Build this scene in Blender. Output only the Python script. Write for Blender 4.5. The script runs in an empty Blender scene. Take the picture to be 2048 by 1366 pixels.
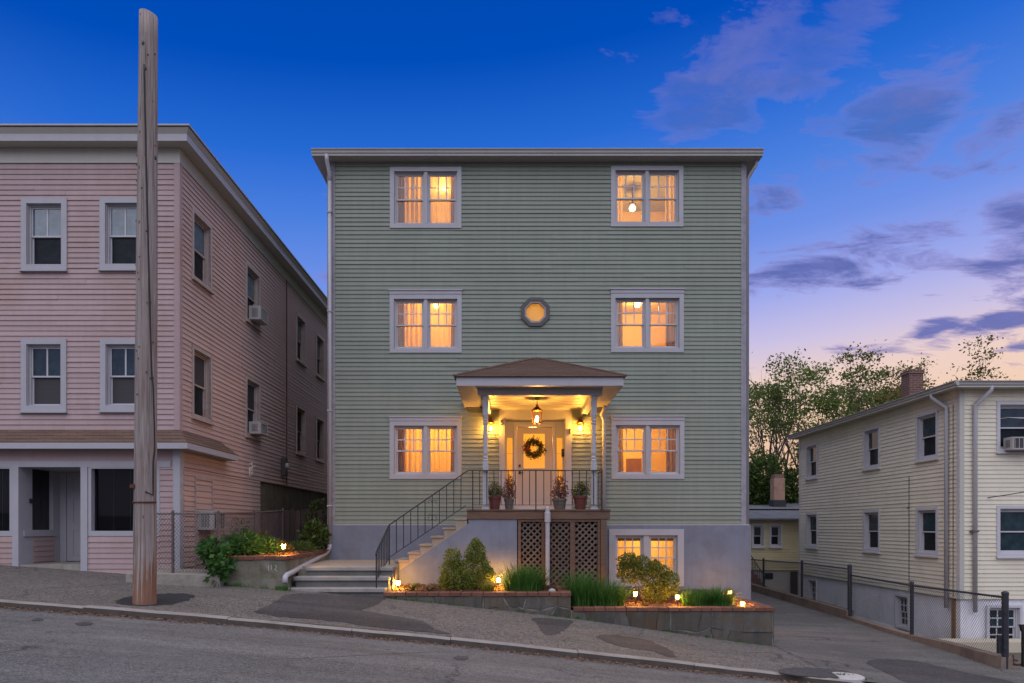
import bpy, math, random
import numpy as np
from mathutils import Vector, Matrix

random.seed(7)
RNG = np.random.default_rng(11)
SC = bpy.context.scene
COL = SC.collection
R = math.radians

# ------------------------------------------------------------------ camera, sky, light, exposure
cam_d = bpy.data.cameras.new('camera')
cam = bpy.data.objects.new('camera', cam_d)
COL.objects.link(cam)
cam.location = (0, 0, 0)                 # eye level is z = 0
cam.rotation_euler = (R(90), 0, 0)
cam_d.sensor_width = 36
cam_d.lens = 24
cam_d.shift_x = 0.0024
cam_d.shift_y = 0.1812
cam_d.clip_end = 3000
SC.camera = cam

SC.view_settings.view_transform = 'Standard'
SC.view_settings.look = 'None'
SC.view_settings.exposure = 0.0
SC.view_settings.gamma = 1.0
SC.view_settings.use_curve_mapping = False
SC.cycles.use_denoising = True
SC.cycles.max_bounces = 8
SC.cycles.transparent_max_bounces = 16
SC.cycles.sample_clamp_indirect = 6.0
SC.cycles.caustics_reflective = False
SC.cycles.caustics_refractive = False

SKY_STRENGTH = 1.0
SUN_STRENGTH = 3.3
world = bpy.data.worlds.new('World')
SC.world = world
world.use_nodes = True


class NT:
    """tiny helper for node trees"""
    def __init__(s, tree):
        s.t = tree
        s.n = tree.nodes
        s.l = tree.links

    def new(s, typ, **kw):
        n = s.n.new(typ)
        for k, v in kw.items():
            if k == 'ins':
                for a, b in v.items():
                    if hasattr(b, 'is_linked') or isinstance(b, bpy.types.NodeSocket):
                        s.l.new(b, n.inputs[a])
                    else:
                        n.inputs[a].default_value = b
            else:
                setattr(n, k, v)
        return n

    def math(s, op, a, b=None, c=None, clamp=False):
        n = s.n.new('ShaderNodeMath')
        n.operation = op
        n.use_clamp = clamp
        for i, v in enumerate((a, b, c)):
            if v is None:
                continue
            if isinstance(v, bpy.types.NodeSocket):
                s.l.new(v, n.inputs[i])
            else:
                n.inputs[i].default_value = v
        return n.outputs[0]

    def mix(s, fac, a, b, typ='MIX'):
        n = s.n.new('ShaderNodeMix')
        n.data_type = 'RGBA'
        n.blend_type = typ
        for i, v in ((0, fac), (6, a), (7, b)):
            if isinstance(v, bpy.types.NodeSocket):
                s.l.new(v, n.inputs[i])
            elif i == 0:
                n.inputs[i].default_value = v
            else:
                n.inputs[i].default_value = (v[0], v[1], v[2], 1)
        return n.outputs[2]

    def ramp(s, fac, stops, interp='LINEAR'):
        n = s.n.new('ShaderNodeValToRGB')
        cr = n.color_ramp
        cr.interpolation = interp
        while len(cr.elements) < len(stops):
            cr.elements.new(0.5)
        for e, (p, c) in zip(cr.elements, stops):
            e.position = p
            e.color = (c[0], c[1], c[2], 1) if hasattr(c, '__len__') else (c, c, c, 1)
        s.l.new(fac, n.inputs[0])
        return n.outputs[0]

    def noise(s, vec, scale, detail=4, rough=0.55, dist=0.0):
        n = s.n.new('ShaderNodeTexNoise')
        n.inputs['Scale'].default_value = scale
        n.inputs['Detail'].default_value = detail
        n.inputs['Roughness'].default_value = rough
        n.inputs['Distortion'].default_value = dist
        if vec is not None:
            s.l.new(vec, n.inputs['Vector'])
        return n.outputs['Fac']

    def mapping(s, vec, scale=(1, 1, 1), loc=(0, 0, 0), rot=(0, 0, 0)):
        n = s.n.new('ShaderNodeMapping')
        n.inputs['Scale'].default_value = scale
        n.inputs['Location'].default_value = loc
        n.inputs['Rotation'].default_value = rot
        s.l.new(vec, n.inputs['Vector'])
        return n.outputs[0]


def build_sky():
    w = NT(world.node_tree)
    bg = w.n['Background']
    tc = w.new('ShaderNodeTexCoord')
    d = tc.outputs['Generated']
    sep = w.new('ShaderNodeSeparateXYZ')
    w.l.new(d, sep.inputs[0])
    x, y, z = sep.outputs
    # the sunset lies to the right, behind the houses; the sky behind the viewer is pale and cool
    back = w.math('ADD', w.math('MULTIPLY', y, -1.6, clamp=True), w.math('MULTIPLY_ADD', x, -2.0, -0.9, clamp=True), clamp=True)
    zz = w.math('SUBTRACT', z, w.math('MULTIPLY', x, 0.085))
    base = w.ramp(zz, [
        (0.00, (0.75, 0.42, 0.25)),
        (0.11, (0.90, 0.62, 0.45)),
        (0.165, (0.86, 0.64, 0.57)),
        (0.215, (0.60, 0.54, 0.78)),
        (0.275, (0.34, 0.40, 0.84)),
        (0.345, (0.160, 0.285, 0.80)),
        (0.42, (0.070, 0.215, 0.74)),
        (0.49, (0.018, 0.140, 0.65)),
        (0.57, (0.000, 0.075, 0.49)),
        (0.75, (0.000, 0.048, 0.34))])
    cool = w.ramp(z, [(0.0, (0.50, 0.46, 0.56)), (0.24, (0.32, 0.38, 0.66)), (0.40, (0.075, 0.19, 0.62)), (0.54, (0.002, 0.068, 0.44)), (0.8, (0.001, 0.045, 0.32))])
    base = w.mix(back, base, cool)
    # cloud banks: soft streaks (azimuth, elevation, half widths, tilt, weight) broken up by noise
    az = w.math('ARCTAN2', x, y)
    el = w.math('ARCSINE', z)

    def ae(px, py):
        return math.atan((px - 1019) / 1365), math.atan((1054 - py) / math.hypot(1365, px - 1019))

    banks = [(1205, 105, 80, 45, 0.1, 0.50), (1330, 45, 60, 28, 0.2, 0.45), (1480, 130, 190, 75, -0.35, 0.62), (1680, 60, 150, 75, -0.3, 0.70), (1430, 215, 130, 38, -0.30, 0.75),
             (1820, 235, 120, 75, 0.05, 0.90), (2000, 262, 140, 38, -0.18, 0.85), (1580, 385, 100, 34, -0.22, 0.75), (1740, 355, 90, 30, -0.1, 0.65),
             (1660, 525, 170, 40, -0.08, 0.95), (1860, 455, 110, 48, 0.1, 0.80), (2020, 470, 90, 85, -0.1, 0.95), (1990, 545, 110, 24, -0.2, 0.60), (2050, 400, 40, 40, 0, 0.7),
             (1980, 650, 130, 22, -0.20, 1.05), (1850, 668, 110, 13, -0.16, 0.95), (1720, 690, 110, 9, -0.08, 0.75), (1885, 640, 45, 7, 0, 0.75), (2040, 694, 45, 8, 0, 0.8), (2100, 610, 90, 30, -0.2, 1.0), (2250, 500, 200, 60, 0.0, 0.9), (2300, 250, 220, 60, 0.0, 0.9)]
    acc = None
    for (px, py, sx, sy, tl, wt) in banks:
        a0, e0 = ae(px, py)
        kx_ = 1365 * (1 + ((px - 1019) / 1365) ** 2)
        sa = sx / kx_ * 1.15; se = sy / 1365 * math.cos(e0) ** 2 * 1.2
        du = w.math('SUBTRACT', az, a0)
        dv = w.math('SUBTRACT', w.math('SUBTRACT', el, e0), w.math('MULTIPLY', du, -tl))
        q = w.math('ADD', w.math('POWER', w.math('DIVIDE', du, sa), 2.0), w.math('POWER', w.math('DIVIDE', dv, se), 2.0))
        g = w.math('MULTIPLY', w.math('POWER', 2.7183, w.math('MULTIPLY', q, -0.8)), wt)
        acc = g if acc is None else w.math('MAXIMUM', acc, g)
    zc = w.math('ADD', z, 0.10)
    comb = w.new('ShaderNodeCombineXYZ')
    w.l.new(w.math('DIVIDE', x, zc), comb.inputs[0])
    w.l.new(w.math('DIVIDE', y, zc), comb.inputs[1])
    v = w.mapping(comb.outputs[0], scale=(1.1, 1.9, 1), loc=(3.1, 1.7, 0), rot=(0, 0, R(-18)))
    n1 = w.noise(v, 3.4, 10, 0.66, 0.4)
    n2 = w.noise(v, 0.8, 4, 0.55, 0.2)
    nz = w.math('ADD', w.math('MULTIPLY', n1, 0.65), w.math('MULTIPLY', n2, 0.35))
    s = w.math('ADD', w.math('MULTIPLY', acc, 0.40), w.math('MULTIPLY', w.math('SUBTRACT', nz, 0.5), 1.75))
    dens = w.ramp(s, [(0.15, 0.0), (0.235, 0.45), (0.38, 0.95)])
    hi = w.ramp(z, [(0.30, 1.0), (0.40, 0.95), (0.56, 0.74)])
    inner = w.noise(w.mapping(comb.outputs[0], scale=(1.0, 1.5, 1), loc=(9.0, 4.0, 0)), 5.5, 8, 0.65, 0.3)
    soft = w.ramp(z, [(0.36, 0.0), (0.48, 1.0)])
    thin = w.ramp(inner, [(0.34, 0.45), (0.60, 1.0)])
    dens = w.math('MULTIPLY', dens, w.math('ADD', w.math('SUBTRACT', 1.0, soft), w.math('MULTIPLY', soft, thin)))
    dens = w.math('MULTIPLY', dens, hi)
    ccol = w.ramp(z, [(0.10, (0.30, 0.27, 0.42)), (0.24, (0.125, 0.150, 0.44)), (0.36, (0.105, 0.140, 0.42)), (0.44, (0.055, 0.125, 0.42)), (0.56, (0.12, 0.165, 0.50))])
    rim = w.ramp(s, [(0.15, 0.9), (0.33, 0.0)])
    ccol = w.mix(w.ramp(inner, [(0.45, 0.0), (0.7, 0.55)]), ccol, (0.22, 0.22, 0.56))
    ccol = w.mix(w.math('MULTIPLY', rim, 0.8), ccol, (0.38, 0.28, 0.58))
    col = w.mix(dens, base, ccol)
    w.l.new(col, bg.inputs['Color'])
    bg.inputs['Strength'].default_value = SKY_STRENGTH


build_sky()

sun_d = bpy.data.lights.new('dusk_light', 'SUN')
sun_d.energy = SUN_STRENGTH
sun_d.angle = R(105)
sun_d.color = (1.0, 0.96, 0.93)
sun = bpy.data.objects.new('dusk_light', sun_d)
COL.objects.link(sun)
sun.rotation_euler = Vector((0.02, 0.44, -1.0)).to_track_quat('-Z', 'Y').to_euler()

# ------------------------------------------------------------------ mesh helpers
WC = {}                                   # world centre of every linked object


class Wall:
    """a vertical wall frame: origin, u along the wall, n outwards"""
    def __init__(s, ox, oy, ux, uy, nx, ny):
        s.o = (ox, oy); s.u = (ux, uy); s.n = (nx, ny)
        s.rot = math.atan2(uy, ux)

    def p(s, u, d, z):
        return (s.o[0] + s.u[0] * u + s.n[0] * d, s.o[1] + s.u[1] * u + s.n[1] * d, z)


class MB:
    def __init__(s):
        s.v = []; s.f = []

    def add(s, vs, fs):
        k = len(s.v)
        s.v += [tuple(q) for q in vs]
        s.f += [tuple(i + k for i in f) for f in fs]
        return s

    def hexa(s, c):
        """8 corners: bottom 4 (ccw), top 4"""
        return s.add(c, [(3, 2, 1, 0), (4, 5, 6, 7), (0, 1, 5, 4), (1, 2, 6, 5), (2, 3, 7, 6), (3, 0, 4, 7)])

    def box(s, x0, x1, y0, y1, z0, z1):
        return s.hexa([(x0, y0, z0), (x1, y0, z0), (x1, y1, z0), (x0, y1, z0),
                       (x0, y0, z1), (x1, y0, z1), (x1, y1, z1), (x0, y1, z1)])

    def wbox(s, W, u0, u1, d0, d1, z0, z1):
        """d0 < d1 outward"""
        return s.hexa([W.p(u0, d1, z0), W.p(u1, d1, z0), W.p(u1, d0, z0), W.p(u0, d0, z0),
                       W.p(u0, d1, z1), W.p(u1, d1, z1), W.p(u1, d0, z1), W.p(u0, d0, z1)])

    def quad(s, a, b, c, d):
        return s.add([a, b, c, d], [(0, 1, 2, 3)])

    def bar(s, a, b, w, h=None, up=(0, 0, 1)):
        """rectangular bar from a to b"""
        h = h or w
        a = Vector(a); b = Vector(b)
        t = (b - a).normalized()
        up = Vector(up)
        if abs(t.dot(up)) > 0.98:
            up = Vector((0, 1, 0))
        q = t.cross(up).normalized() * (w / 2)
        r = q.cross(t).normalized() * (h / 2)
        c = [a - q - r, a + q - r, a + q + r, a - q + r, b - q - r, b + q - r, b + q + r, b - q + r]
        return s.add(c, [(3, 2, 1, 0), (4, 5, 6, 7), (0, 1, 5, 4), (1, 2, 6, 5), (2, 3, 7, 6), (3, 0, 4, 7)])

    def tube(s, pts, rad, n=6, caps=True):
        pts = [Vector(q) for q in pts]
        if not hasattr(rad, '__len__'):
            rad = [rad] * len(pts)
        k0 = len(s.v)
        ref = None
        for i, q in enumerate(pts):
            t = (pts[min(i + 1, len(pts) - 1)] - pts[max(i - 1, 0)]).normalized()
            if ref is None:
                ref = Vector((0, 0, 1)) if abs(t.z) < 0.9 else Vector((1, 0, 0))
            e = t.cross(ref).normalized()
            g = e.cross(t).normalized()
            ref = g
            for j in range(n):
                a = 2 * math.pi * j / n
                s.v.append(tuple(q + (e * math.cos(a) + g * math.sin(a)) * rad[i]))
        for i in range(len(pts) - 1):
            for j in range(n):
                a = k0 + i * n + j; b = k0 + i * n + (j + 1) % n
                s.f.append((a, b, b + n, a + n))
        if caps:
            s.f.append(tuple(k0 + j for j in range(n))[::-1])
            s.f.append(tuple(k0 + (len(pts) - 1) * n + j for j in range(n)))
        return s

    def lathe(s, cx, cy, prof, n=16):
        """profile of (r, z) from bottom to top"""
        k0 = len(s.v)
        for r, z in prof:
            for j in range(n):
                a = 2 * math.pi * j / n
                s.v.append((cx + r * math.cos(a), cy + r * math.sin(a), z))
        for i in range(len(prof) - 1):
            for j in range(n):
                a = k0 + i * n + j; b = k0 + i * n + (j + 1) % n
                s.f.append((a, b, b + n, a + n))
        s.f.append(tuple(k0 + j for j in range(n))[::-1])
        s.f.append(tuple(k0 + (len(prof) - 1) * n + j for j in range(n)))
        return s

    def prism(s, poly, d):
        """poly: list of 3d points (planar), extruded by vector d"""
        n = len(poly); d = Vector(d)
        vs = [tuple(Vector(q)) for q in poly] + [tuple(Vector(q) + d) for q in poly]
        fs = [tuple(range(n))[::-1], tuple(range(n, 2 * n))] + [(i, (i + 1) % n, (i + 1) % n + n, i + n) for i in range(n)]
        return s.add(vs, fs)

    def build(s, name, m, parent=None, smooth=False, bevel=0):
        if not s.v:
            return None
        v = np.array(s.v, dtype=float)
        c = (v.min(0) + v.max(0)) / 2
        me = bpy.data.meshes.new(name)
        me.from_pydata((v - c).tolist(), [], s.f)
        me.update()
        if smooth:
            me.polygons.foreach_set('use_smooth', [True] * len(me.polygons))
        if m is not None:
            me.materials.append(m)
        o = link(name, me, c, parent)
        if bevel:
            b = o.modifiers.new('bevel', 'BEVEL'); b.width = bevel; b.segments = 2; b.limit_method = 'ANGLE'
        return o


def link(name, me, c, parent=None, rot=0.0, scale=None):
    o = bpy.data.objects.new(name, me)
    COL.objects.link(o)
    o.location = c
    if rot:
        o.rotation_euler = (0, 0, rot)
    if scale:
        o.scale = scale
    WC[o.name] = Matrix.Translation(Vector(c)) @ Matrix.Rotation(rot, 4, 'Z') @ (Matrix.Diagonal((*scale, 1)) if scale else Matrix())
    if parent is not None:
        o.parent = parent
        o.matrix_parent_inverse = WC[parent.name].inverted()
    return o


def thing(name, label, cat, loc, group=None):
    o = bpy.data.objects.new(name, None)
    COL.objects.link(o)
    o.empty_display_size = 0.2
    o.location = loc
    WC[o.name] = Matrix.Translation(Vector(loc))
    o['label'] = label; o['category'] = cat
    if group:
        o['group'] = group
    return o


def tag(o, label, cat, group=None):
    o['label'] = label; o['category'] = cat
    if group:
        o['group'] = group
    return o


def structure(o):
    o['kind'] = 'structure'
    return o


def stuff(o):
    o['kind'] = 'stuff'
    return o


# ------------------------------------------------------------------ materials
MATS = {}


def principled(name):
    m = bpy.data.materials.new(name)
    m.use_nodes = True
    t = NT(m.node_tree)
    return m, t, t.n['Principled BSDF']


def surf(name, c, rough=0.6, var=0.12, scale=3.0, streak=0.0, bump=0.0, bscale=60, per_obj=0.0, metal=0.0, spec=0.3, dirt=None, dirt_amt=0.0, dirt_scale=1.5, fine=0.0, island=0.0, grain=None):
    """paint, wood, plaster: base colour with large and fine variation, optional dirt and relief"""
    m, t, b = principled(name)
    geo = t.new('ShaderNodeNewGeometry')
    pos = geo.outputs['Position']
    n = t.noise(pos, scale, 5, 0.6)
    k = t.math('MULTIPLY_ADD', t.math('SUBTRACT', n, 0.5), 2 * var, 1.0)
    if streak:
        sv = t.mapping(pos, scale=(9, 9, 0.7))
        sn = t.noise(sv, 1.0, 4, 0.6)
        k = t.math('MULTIPLY', k, t.math('MULTIPLY_ADD', t.math('SUBTRACT', sn, 0.5), 2 * streak, 1.0))
    if grain:
        sv = t.mapping(pos, scale=grain)
        sn = t.noise(sv, 1.0, 6, 0.65, 0.6)
        k = t.math('MULTIPLY', k, t.math('MULTIPLY_ADD', t.math('SUBTRACT', sn, 0.5), 1.5, 1.0))
    if fine:
        fn = t.noise(pos, 140, 2, 0.6)
        k = t.math('MULTIPLY', k, t.math('MULTIPLY_ADD', t.math('SUBTRACT', fn, 0.5), 2 * fine, 1.0))
    if per_obj:
        oi = t.new('ShaderNodeObjectInfo')
        k = t.math('MULTIPLY', k, t.math('MULTIPLY_ADD', t.math('SUBTRACT', oi.outputs['Random'], 0.5), 2 * per_obj, 1.0))
    if island:
        k = t.math('MULTIPLY', k, t.math('MULTIPLY_ADD', t.math('SUBTRACT', geo.outputs['Random Per Island'], 0.5), 2 * island, 1.0))
    mul = t.new('ShaderNodeVectorMath', operation='SCALE')
    mul.inputs[0].default_value = c
    t.l.new(k, mul.inputs['Scale'])
    col = mul.outputs[0]
    if dirt is not None:
        dn = t.noise(pos, dirt_scale, 6, 0.65, 0.4)
        f = t.math('MULTIPLY', t.ramp(dn, [(0.48, 0.0), (0.68, 1.0)]), dirt_amt)
        col = t.mix(f, col, dirt)
    t.l.new(col, b.inputs['Base Color'])
    b.inputs['Roughness'].default_value = rough
    b.inputs['Metallic'].default_value = metal
    b.inputs['Specular IOR Level'].default_value = spec
    if bump:
        bn = t.noise(pos, bscale, 4, 0.6)
        bp = t.new('ShaderNodeBump')
        bp.inputs['Strength'].default_value = bump
        bp.inputs['Distance'].default_value = 0.02
        t.l.new(bn, bp.inputs['Height'])
        t.l.new(bp.outputs[0], b.inputs['Normal'])
    MATS[name] = m
    return m


def asphalt(name, c_lo, c_hi, grain=95, wearamt=1.0, patch=(0.05, 0.05, 0.05), patch_amt=0.25, cracks=0.6, crack_scale=0.55, bump=0.35, tint=None):
    m, t, b = principled(name)
    geo = t.new('ShaderNodeNewGeometry')
    pos = geo.outputs['Position']
    n1 = t.noise(pos, grain, 3, 0.75)
    n2 = t.noise(pos, grain * 0.32, 3, 0.6)
    f = t.math('ADD', t.math('MULTIPLY', n1, 0.75), t.math('MULTIPLY', n2, 0.25))
    col = t.ramp(f, [(0.42, c_lo), (0.58, c_hi)])
    big = t.noise(pos, 0.55, 5, 0.6, 0.5)
    col = t.mix(t.math('MULTIPLY', t.ramp(big, [(0.42, 0.0), (0.68, 1.0)]), patch_amt), col, patch)
    mid = t.noise(pos, 2.3, 4, 0.65)
    col = t.mix(t.math('MULTIPLY', t.ramp(mid, [(0.5, 0), (0.75, 1)]), 0.22), col, tint or c_hi)
    wear = t.noise(t.mapping(pos, scale=(0.22, 1.6, 1)), 1.0, 5, 0.65, 0.8)
    wk = t.new('ShaderNodeVectorMath', operation='SCALE')
    t.l.new(col, wk.inputs[0])
    t.l.new(t.ramp(wear, [(0.30, 1 - 0.26 * wearamt), (0.52, 1.0), (0.72, 1 + 0.24 * wearamt)]), wk.inputs['Scale'])
    col = wk.outputs[0]
    spot = t.ramp(t.noise(pos, 3.6, 3, 0.5, 1.0), [(0.68, 0.0), (0.74, 0.55)])
    col = t.mix(spot, col, tuple(q * 0.6 for q in c_lo))
    if cracks:
        wv = t.noise(pos, 1.7, 4, 0.6)
        wm = t.new('ShaderNodeVectorMath', operation='MULTIPLY_ADD')
        t.l.new(wv, wm.inputs[0]); wm.inputs[1].default_value = (0.9, 0.9, 0); t.l.new(pos, wm.inputs[2])
        vo = t.new('ShaderNodeTexVoronoi', feature='DISTANCE_TO_EDGE')
        vo.inputs['Scale'].default_value = crack_scale
        fl = t.mapping(wm.outputs[0], scale=(1, 1, 0))
        t.l.new(fl, vo.inputs['Vector'])
        line = t.ramp(vo.outputs['Distance'], [(0.0, 1.0), (0.011, 0.0)])
        mask = t.ramp(t.noise(pos, 0.45, 2, 0.5), [(0.44, 0), (0.54, 1)])
        line = t.math('MULTIPLY', t.math('MULTIPLY', line, mask), cracks)
        col = t.mix(line, col, (0.02, 0.018, 0.017))
    t.l.new(col, b.inputs['Base Color'])
    b.inputs['Roughness'].default_value = 0.85
    b.inputs['Specular IOR Level'].default_value = 0.25
    bp = t.new('ShaderNodeBump')
    bp.inputs['Strength'].default_value = bump
    bp.inputs['Distance'].default_value = 0.008
    t.l.new(n1, bp.inputs['Height'])
    t.l.new(bp.outputs[0], b.inputs['Normal'])
    return m


def emit_mat(name, c, s):
    m, t, b = principled(name)
    b.inputs['Base Color'].default_value = (0.8, 0.75, 0.6, 1)
    b.inputs['Emission Color'].default_value = (*c, 1)
    b.inputs['Emission Strength'].default_value = s
    return m


def clear_glass(name, tint=(0.96, 0.97, 0.98), refl=1.0, rough=0.02):
    m = bpy.data.materials.new(name)
    m.use_nodes = True
    t = NT(m.node_tree)
    t.n.remove(t.n['Principled BSDF'])
    tr = t.new('ShaderNodeBsdfTransparent'); tr.inputs[0].default_value = (*tint, 1)
    gl = t.new('ShaderNodeBsdfGlossy'); gl.inputs['Roughness'].default_value = rough
    fr = t.new('ShaderNodeFresnel'); fr.inputs[0].default_value = 1.45
    mx = t.new('ShaderNodeMixShader')
    t.l.new(t.math('MULTIPLY', fr.outputs[0], refl), mx.inputs[0])
    t.l.new(tr.outputs[0], mx.inputs[1]); t.l.new(gl.outputs[0], mx.inputs[2])
    t.l.new(mx.outputs[0], t.n['Material Output'].inputs[0])
    return m


def dark_glass(name, c, rough=0.04, wav=0.04, spec=0.5):
    """window pane over a dark room"""
    m, t, b = principled(name)
    geo = t.new('ShaderNodeNewGeometry')
    n = t.noise(geo.outputs['Position'], 5, 4, 0.6)
    col = t.mix(t.ramp(n, [(0.35, 0), (0.7, 1)]), tuple(q * 0.6 for q in c), tuple(q * 1.35 for q in c))
    t.l.new(col, b.inputs['Base Color'])
    b.inputs['Roughness'].default_value = rough
    b.inputs['Specular IOR Level'].default_value = spec
    bp = t.new('ShaderNodeBump'); bp.inputs['Strength'].default_value = wav; bp.inputs['Distance'].default_value = 0.05
    t.l.new(t.noise(geo.outputs['Position'], 1.6, 2, 0.5), bp.inputs['Height'])
    t.l.new(bp.outputs[0], b.inputs['Normal'])
    return m


def cloth(name, c, trans=0.6, see=0.15):
    m = bpy.data.materials.new(name)
    m.use_nodes = True
    t = NT(m.node_tree)
    t.n.remove(t.n['Principled BSDF'])
    d = t.new('ShaderNodeBsdfDiffuse'); d.inputs[0].default_value = (*c, 1)
    tl = t.new('ShaderNodeBsdfTranslucent'); tl.inputs[0].default_value = (*c, 1)
    tr = t.new('ShaderNodeBsdfTransparent'); tr.inputs[0].default_value = (1, 0.96, 0.9, 1)
    m1 = t.new('ShaderNodeMixShader'); m1.inputs[0].default_value = trans
    t.l.new(d.outputs[0], m1.inputs[1]); t.l.new(tl.outputs[0], m1.inputs[2])
    m2 = t.new('ShaderNodeMixShader'); m2.inputs[0].default_value = see
    t.l.new(m1.outputs[0], m2.inputs[1]); t.l.new(tr.outputs[0], m2.inputs[2])
    t.l.new(m2.outputs[0], t.n['Material Output'].inputs[0])
    return m


def leaf_mat(name, c1, c2, trans=0.35, c3=None):
    m = bpy.data.materials.new(name)
    m.use_nodes = True
    t = NT(m.node_tree)
    t.n.remove(t.n['Principled BSDF'])
    geo = t.new('ShaderNodeNewGeometry')
    r = geo.outputs['Random Per Island']
    stops = [(0.0, c1), (0.75, c2)] + ([(1.0, c3)] if c3 else [])
    col = t.ramp(r, stops)
    d = t.new('ShaderNodeBsdfPrincipled'); d.inputs['Roughness'].default_value = 0.55
    d.inputs['Specular IOR Level'].default_value = 0.25
    t.l.new(col, d.inputs['Base Color'])
    tl = t.new('ShaderNodeBsdfTranslucent'); t.l.new(col, tl.inputs[0])
    mx = t.new('ShaderNodeMixShader'); mx.inputs[0].default_value = trans
    t.l.new(d.outputs[0], mx.inputs[1]); t.l.new(tl.outputs[0], mx.inputs[2])
    t.l.new(mx.outputs[0], t.n['Material Output'].inputs[0])
    return m


def shingle_mat(name, c):
    m, t, b = principled(name)
    geo = t.new('ShaderNodeNewGeometry')
    pos = geo.outputs['Position']
    br = t.new('ShaderNodeTexBrick')
    br.inputs['Scale'].default_value = 1.0
    br.inputs['Color1'].default_value = (*[q * 0.7 for q in c], 1)
    br.inputs['Color2'].default_value = (*[q * 1.35 for q in c], 1)
    br.inputs['Mortar'].default_value = (*[q * 0.4 for q in c], 1)
    br.inputs['Mortar Size'].default_value = 0.008
    br.inputs['Brick Width'].default_value = 0.30
    br.inputs['Row Height'].default_value = 0.045
    v = t.new('ShaderNodeSeparateXYZ'); t.l.new(pos, v.inputs[0])
    cb = t.new('ShaderNodeCombineXYZ'); t.l.new(t.math('ADD', v.outputs[0], t.math('MULTIPLY', v.outputs[1], 0.6)), cb.inputs[0]); t.l.new(v.outputs[2], cb.inputs[1])
    t.l.new(cb.outputs[0], br.inputs['Vector'])
    g = t.noise(pos, 90, 3, 0.7)
    col = t.mix(0.35, br.outputs[0], t.ramp(g, [(0.35, tuple(q * 0.5 for q in c)), (0.65, tuple(q * 1.6 for q in c))]))
    t.l.new(col, b.inputs['Base Color'])
    b.inputs['Roughness'].default_value = 0.9
    return m


def brick_mat(name, c, mortar=(0.25, 0.22, 0.2), sc=1.0):
    m, t, b = principled(name)
    geo = t.new('ShaderNodeNewGeometry')
    pos = geo.outputs['Position']
    v = t.new('ShaderNodeSeparateXYZ'); t.l.new(pos, v.inputs[0])
    cb = t.new('ShaderNodeCombineXYZ'); t.l.new(t.math('ADD', v.outputs[0], v.outputs[1]), cb.inputs[0]); t.l.new(v.outputs[2], cb.inputs[1])
    br = t.new('ShaderNodeTexBrick')
    br.inputs['Scale'].default_value = sc
    br.inputs['Color1'].default_value = (*[q * 0.7 for q in c], 1)
    br.inputs['Color2'].default_value = (*[q * 1.3 for q in c], 1)
    br.inputs['Mortar'].default_value = (*mortar, 1)
    br.inputs['Mortar Size'].default_value = 0.008
    br.inputs['Brick Width'].default_value = 0.21
    br.inputs['Row Height'].default_value = 0.072
    t.l.new(cb.outputs[0], br.inputs['Vector'])
    t.l.new(t.mix(0.25, br.outputs[0], t.ramp(t.noise(pos, 12, 4, 0.6), [(0.3, (0.02, 0.02, 0.02)), (0.7, c)])), b.inputs['Base Color'])
    b.inputs['Roughness'].default_value = 0.9
    return m


def blind_mat(name, c, pitch=0.025):
    m, t, b = principled(name)
    geo = t.new('ShaderNodeNewGeometry')
    v = t.new('ShaderNodeSeparateXYZ'); t.l.new(geo.outputs['Position'], v.inputs[0])
    fr = t.math('FRACT', t.math('DIVIDE', v.outputs[2], pitch))
    col = t.ramp(fr, [(0.0, tuple(q * 0.35 for q in c)), (0.25, c), (0.8, tuple(q * 1.1 for q in c)), (1.0, tuple(q * 0.5 for q in c))])
    t.l.new(col, b.inputs['Base Color'])
    b.inputs['Roughness'].default_value = 0.7
    return m


WHITE = surf('white_paint', (0.375, 0.37, 0.395), 0.45, 0.05, 2.5, streak=0.05, dirt=(0.30, 0.27, 0.25), dirt_amt=0.25, dirt_scale=3)
WHITE_CLEAN = surf('white_vinyl', (0.46, 0.45, 0.47), 0.35, 0.03, 2.5)
TRIM_GREY = surf('grey_corner_trim', (0.26, 0.25, 0.28), 0.55, 0.18, 2.0, streak=0.35, dirt=(0.12, 0.11, 0.12), dirt_amt=0.5, dirt_scale=5)
CREAM = surf('cream_trim', (0.45, 0.43, 0.38), 0.5, 0.06, 2.0, streak=0.06)
PINK_LIT = surf('pink_siding_warm_lit', (0.46, 0.335, 0.30), 0.55, 0.08, 0.7, streak=0.08, per_obj=0.05, spec=0.25, dirt=(0.36, 0.21, 0.14), dirt_amt=0.40, dirt_scale=0.7)  # front siding made warmer and lighter: sunset light in the colour, plus rusty stains
GUTTERM = surf('grey_white_gutter', (0.36, 0.345, 0.33), 0.5, 0.08, 2.0, streak=0.1)
GREEN = surf('green_vinyl_siding', (0.212, 0.236, 0.192), 0.55, 0.09, 0.5, streak=0.13, per_obj=0.045, spec=0.25, dirt=(0.17, 0.19, 0.14), dirt_amt=0.25, dirt_scale=0.9)
PINK = surf('pink_siding', (0.385, 0.282, 0.275), 0.55, 0.09, 0.6, streak=0.12, per_obj=0.05, spec=0.25, dirt=(0.32, 0.20, 0.15), dirt_amt=0.45, dirt_scale=0.8)
YELLOW = surf('pale_yellow_siding', (0.67, 0.62, 0.49), 0.55, 0.05, 0.8, streak=0.06, per_obj=0.035, spec=0.25, dirt=(0.45, 0.39, 0.29), dirt_amt=0.25)
YELLOW2 = surf('yellow_siding', (0.52, 0.45, 0.27), 0.6, 0.06, 1.0, streak=0.06, per_obj=0.05)
STUCCO = surf('blue_grey_stucco', (0.172, 0.190, 0.240), 0.8, 0.16, 1.1, streak=0.14, bump=0.25, bscale=35, dirt=(0.14, 0.145, 0.175), dirt_amt=0.75, dirt_scale=1.6)
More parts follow.
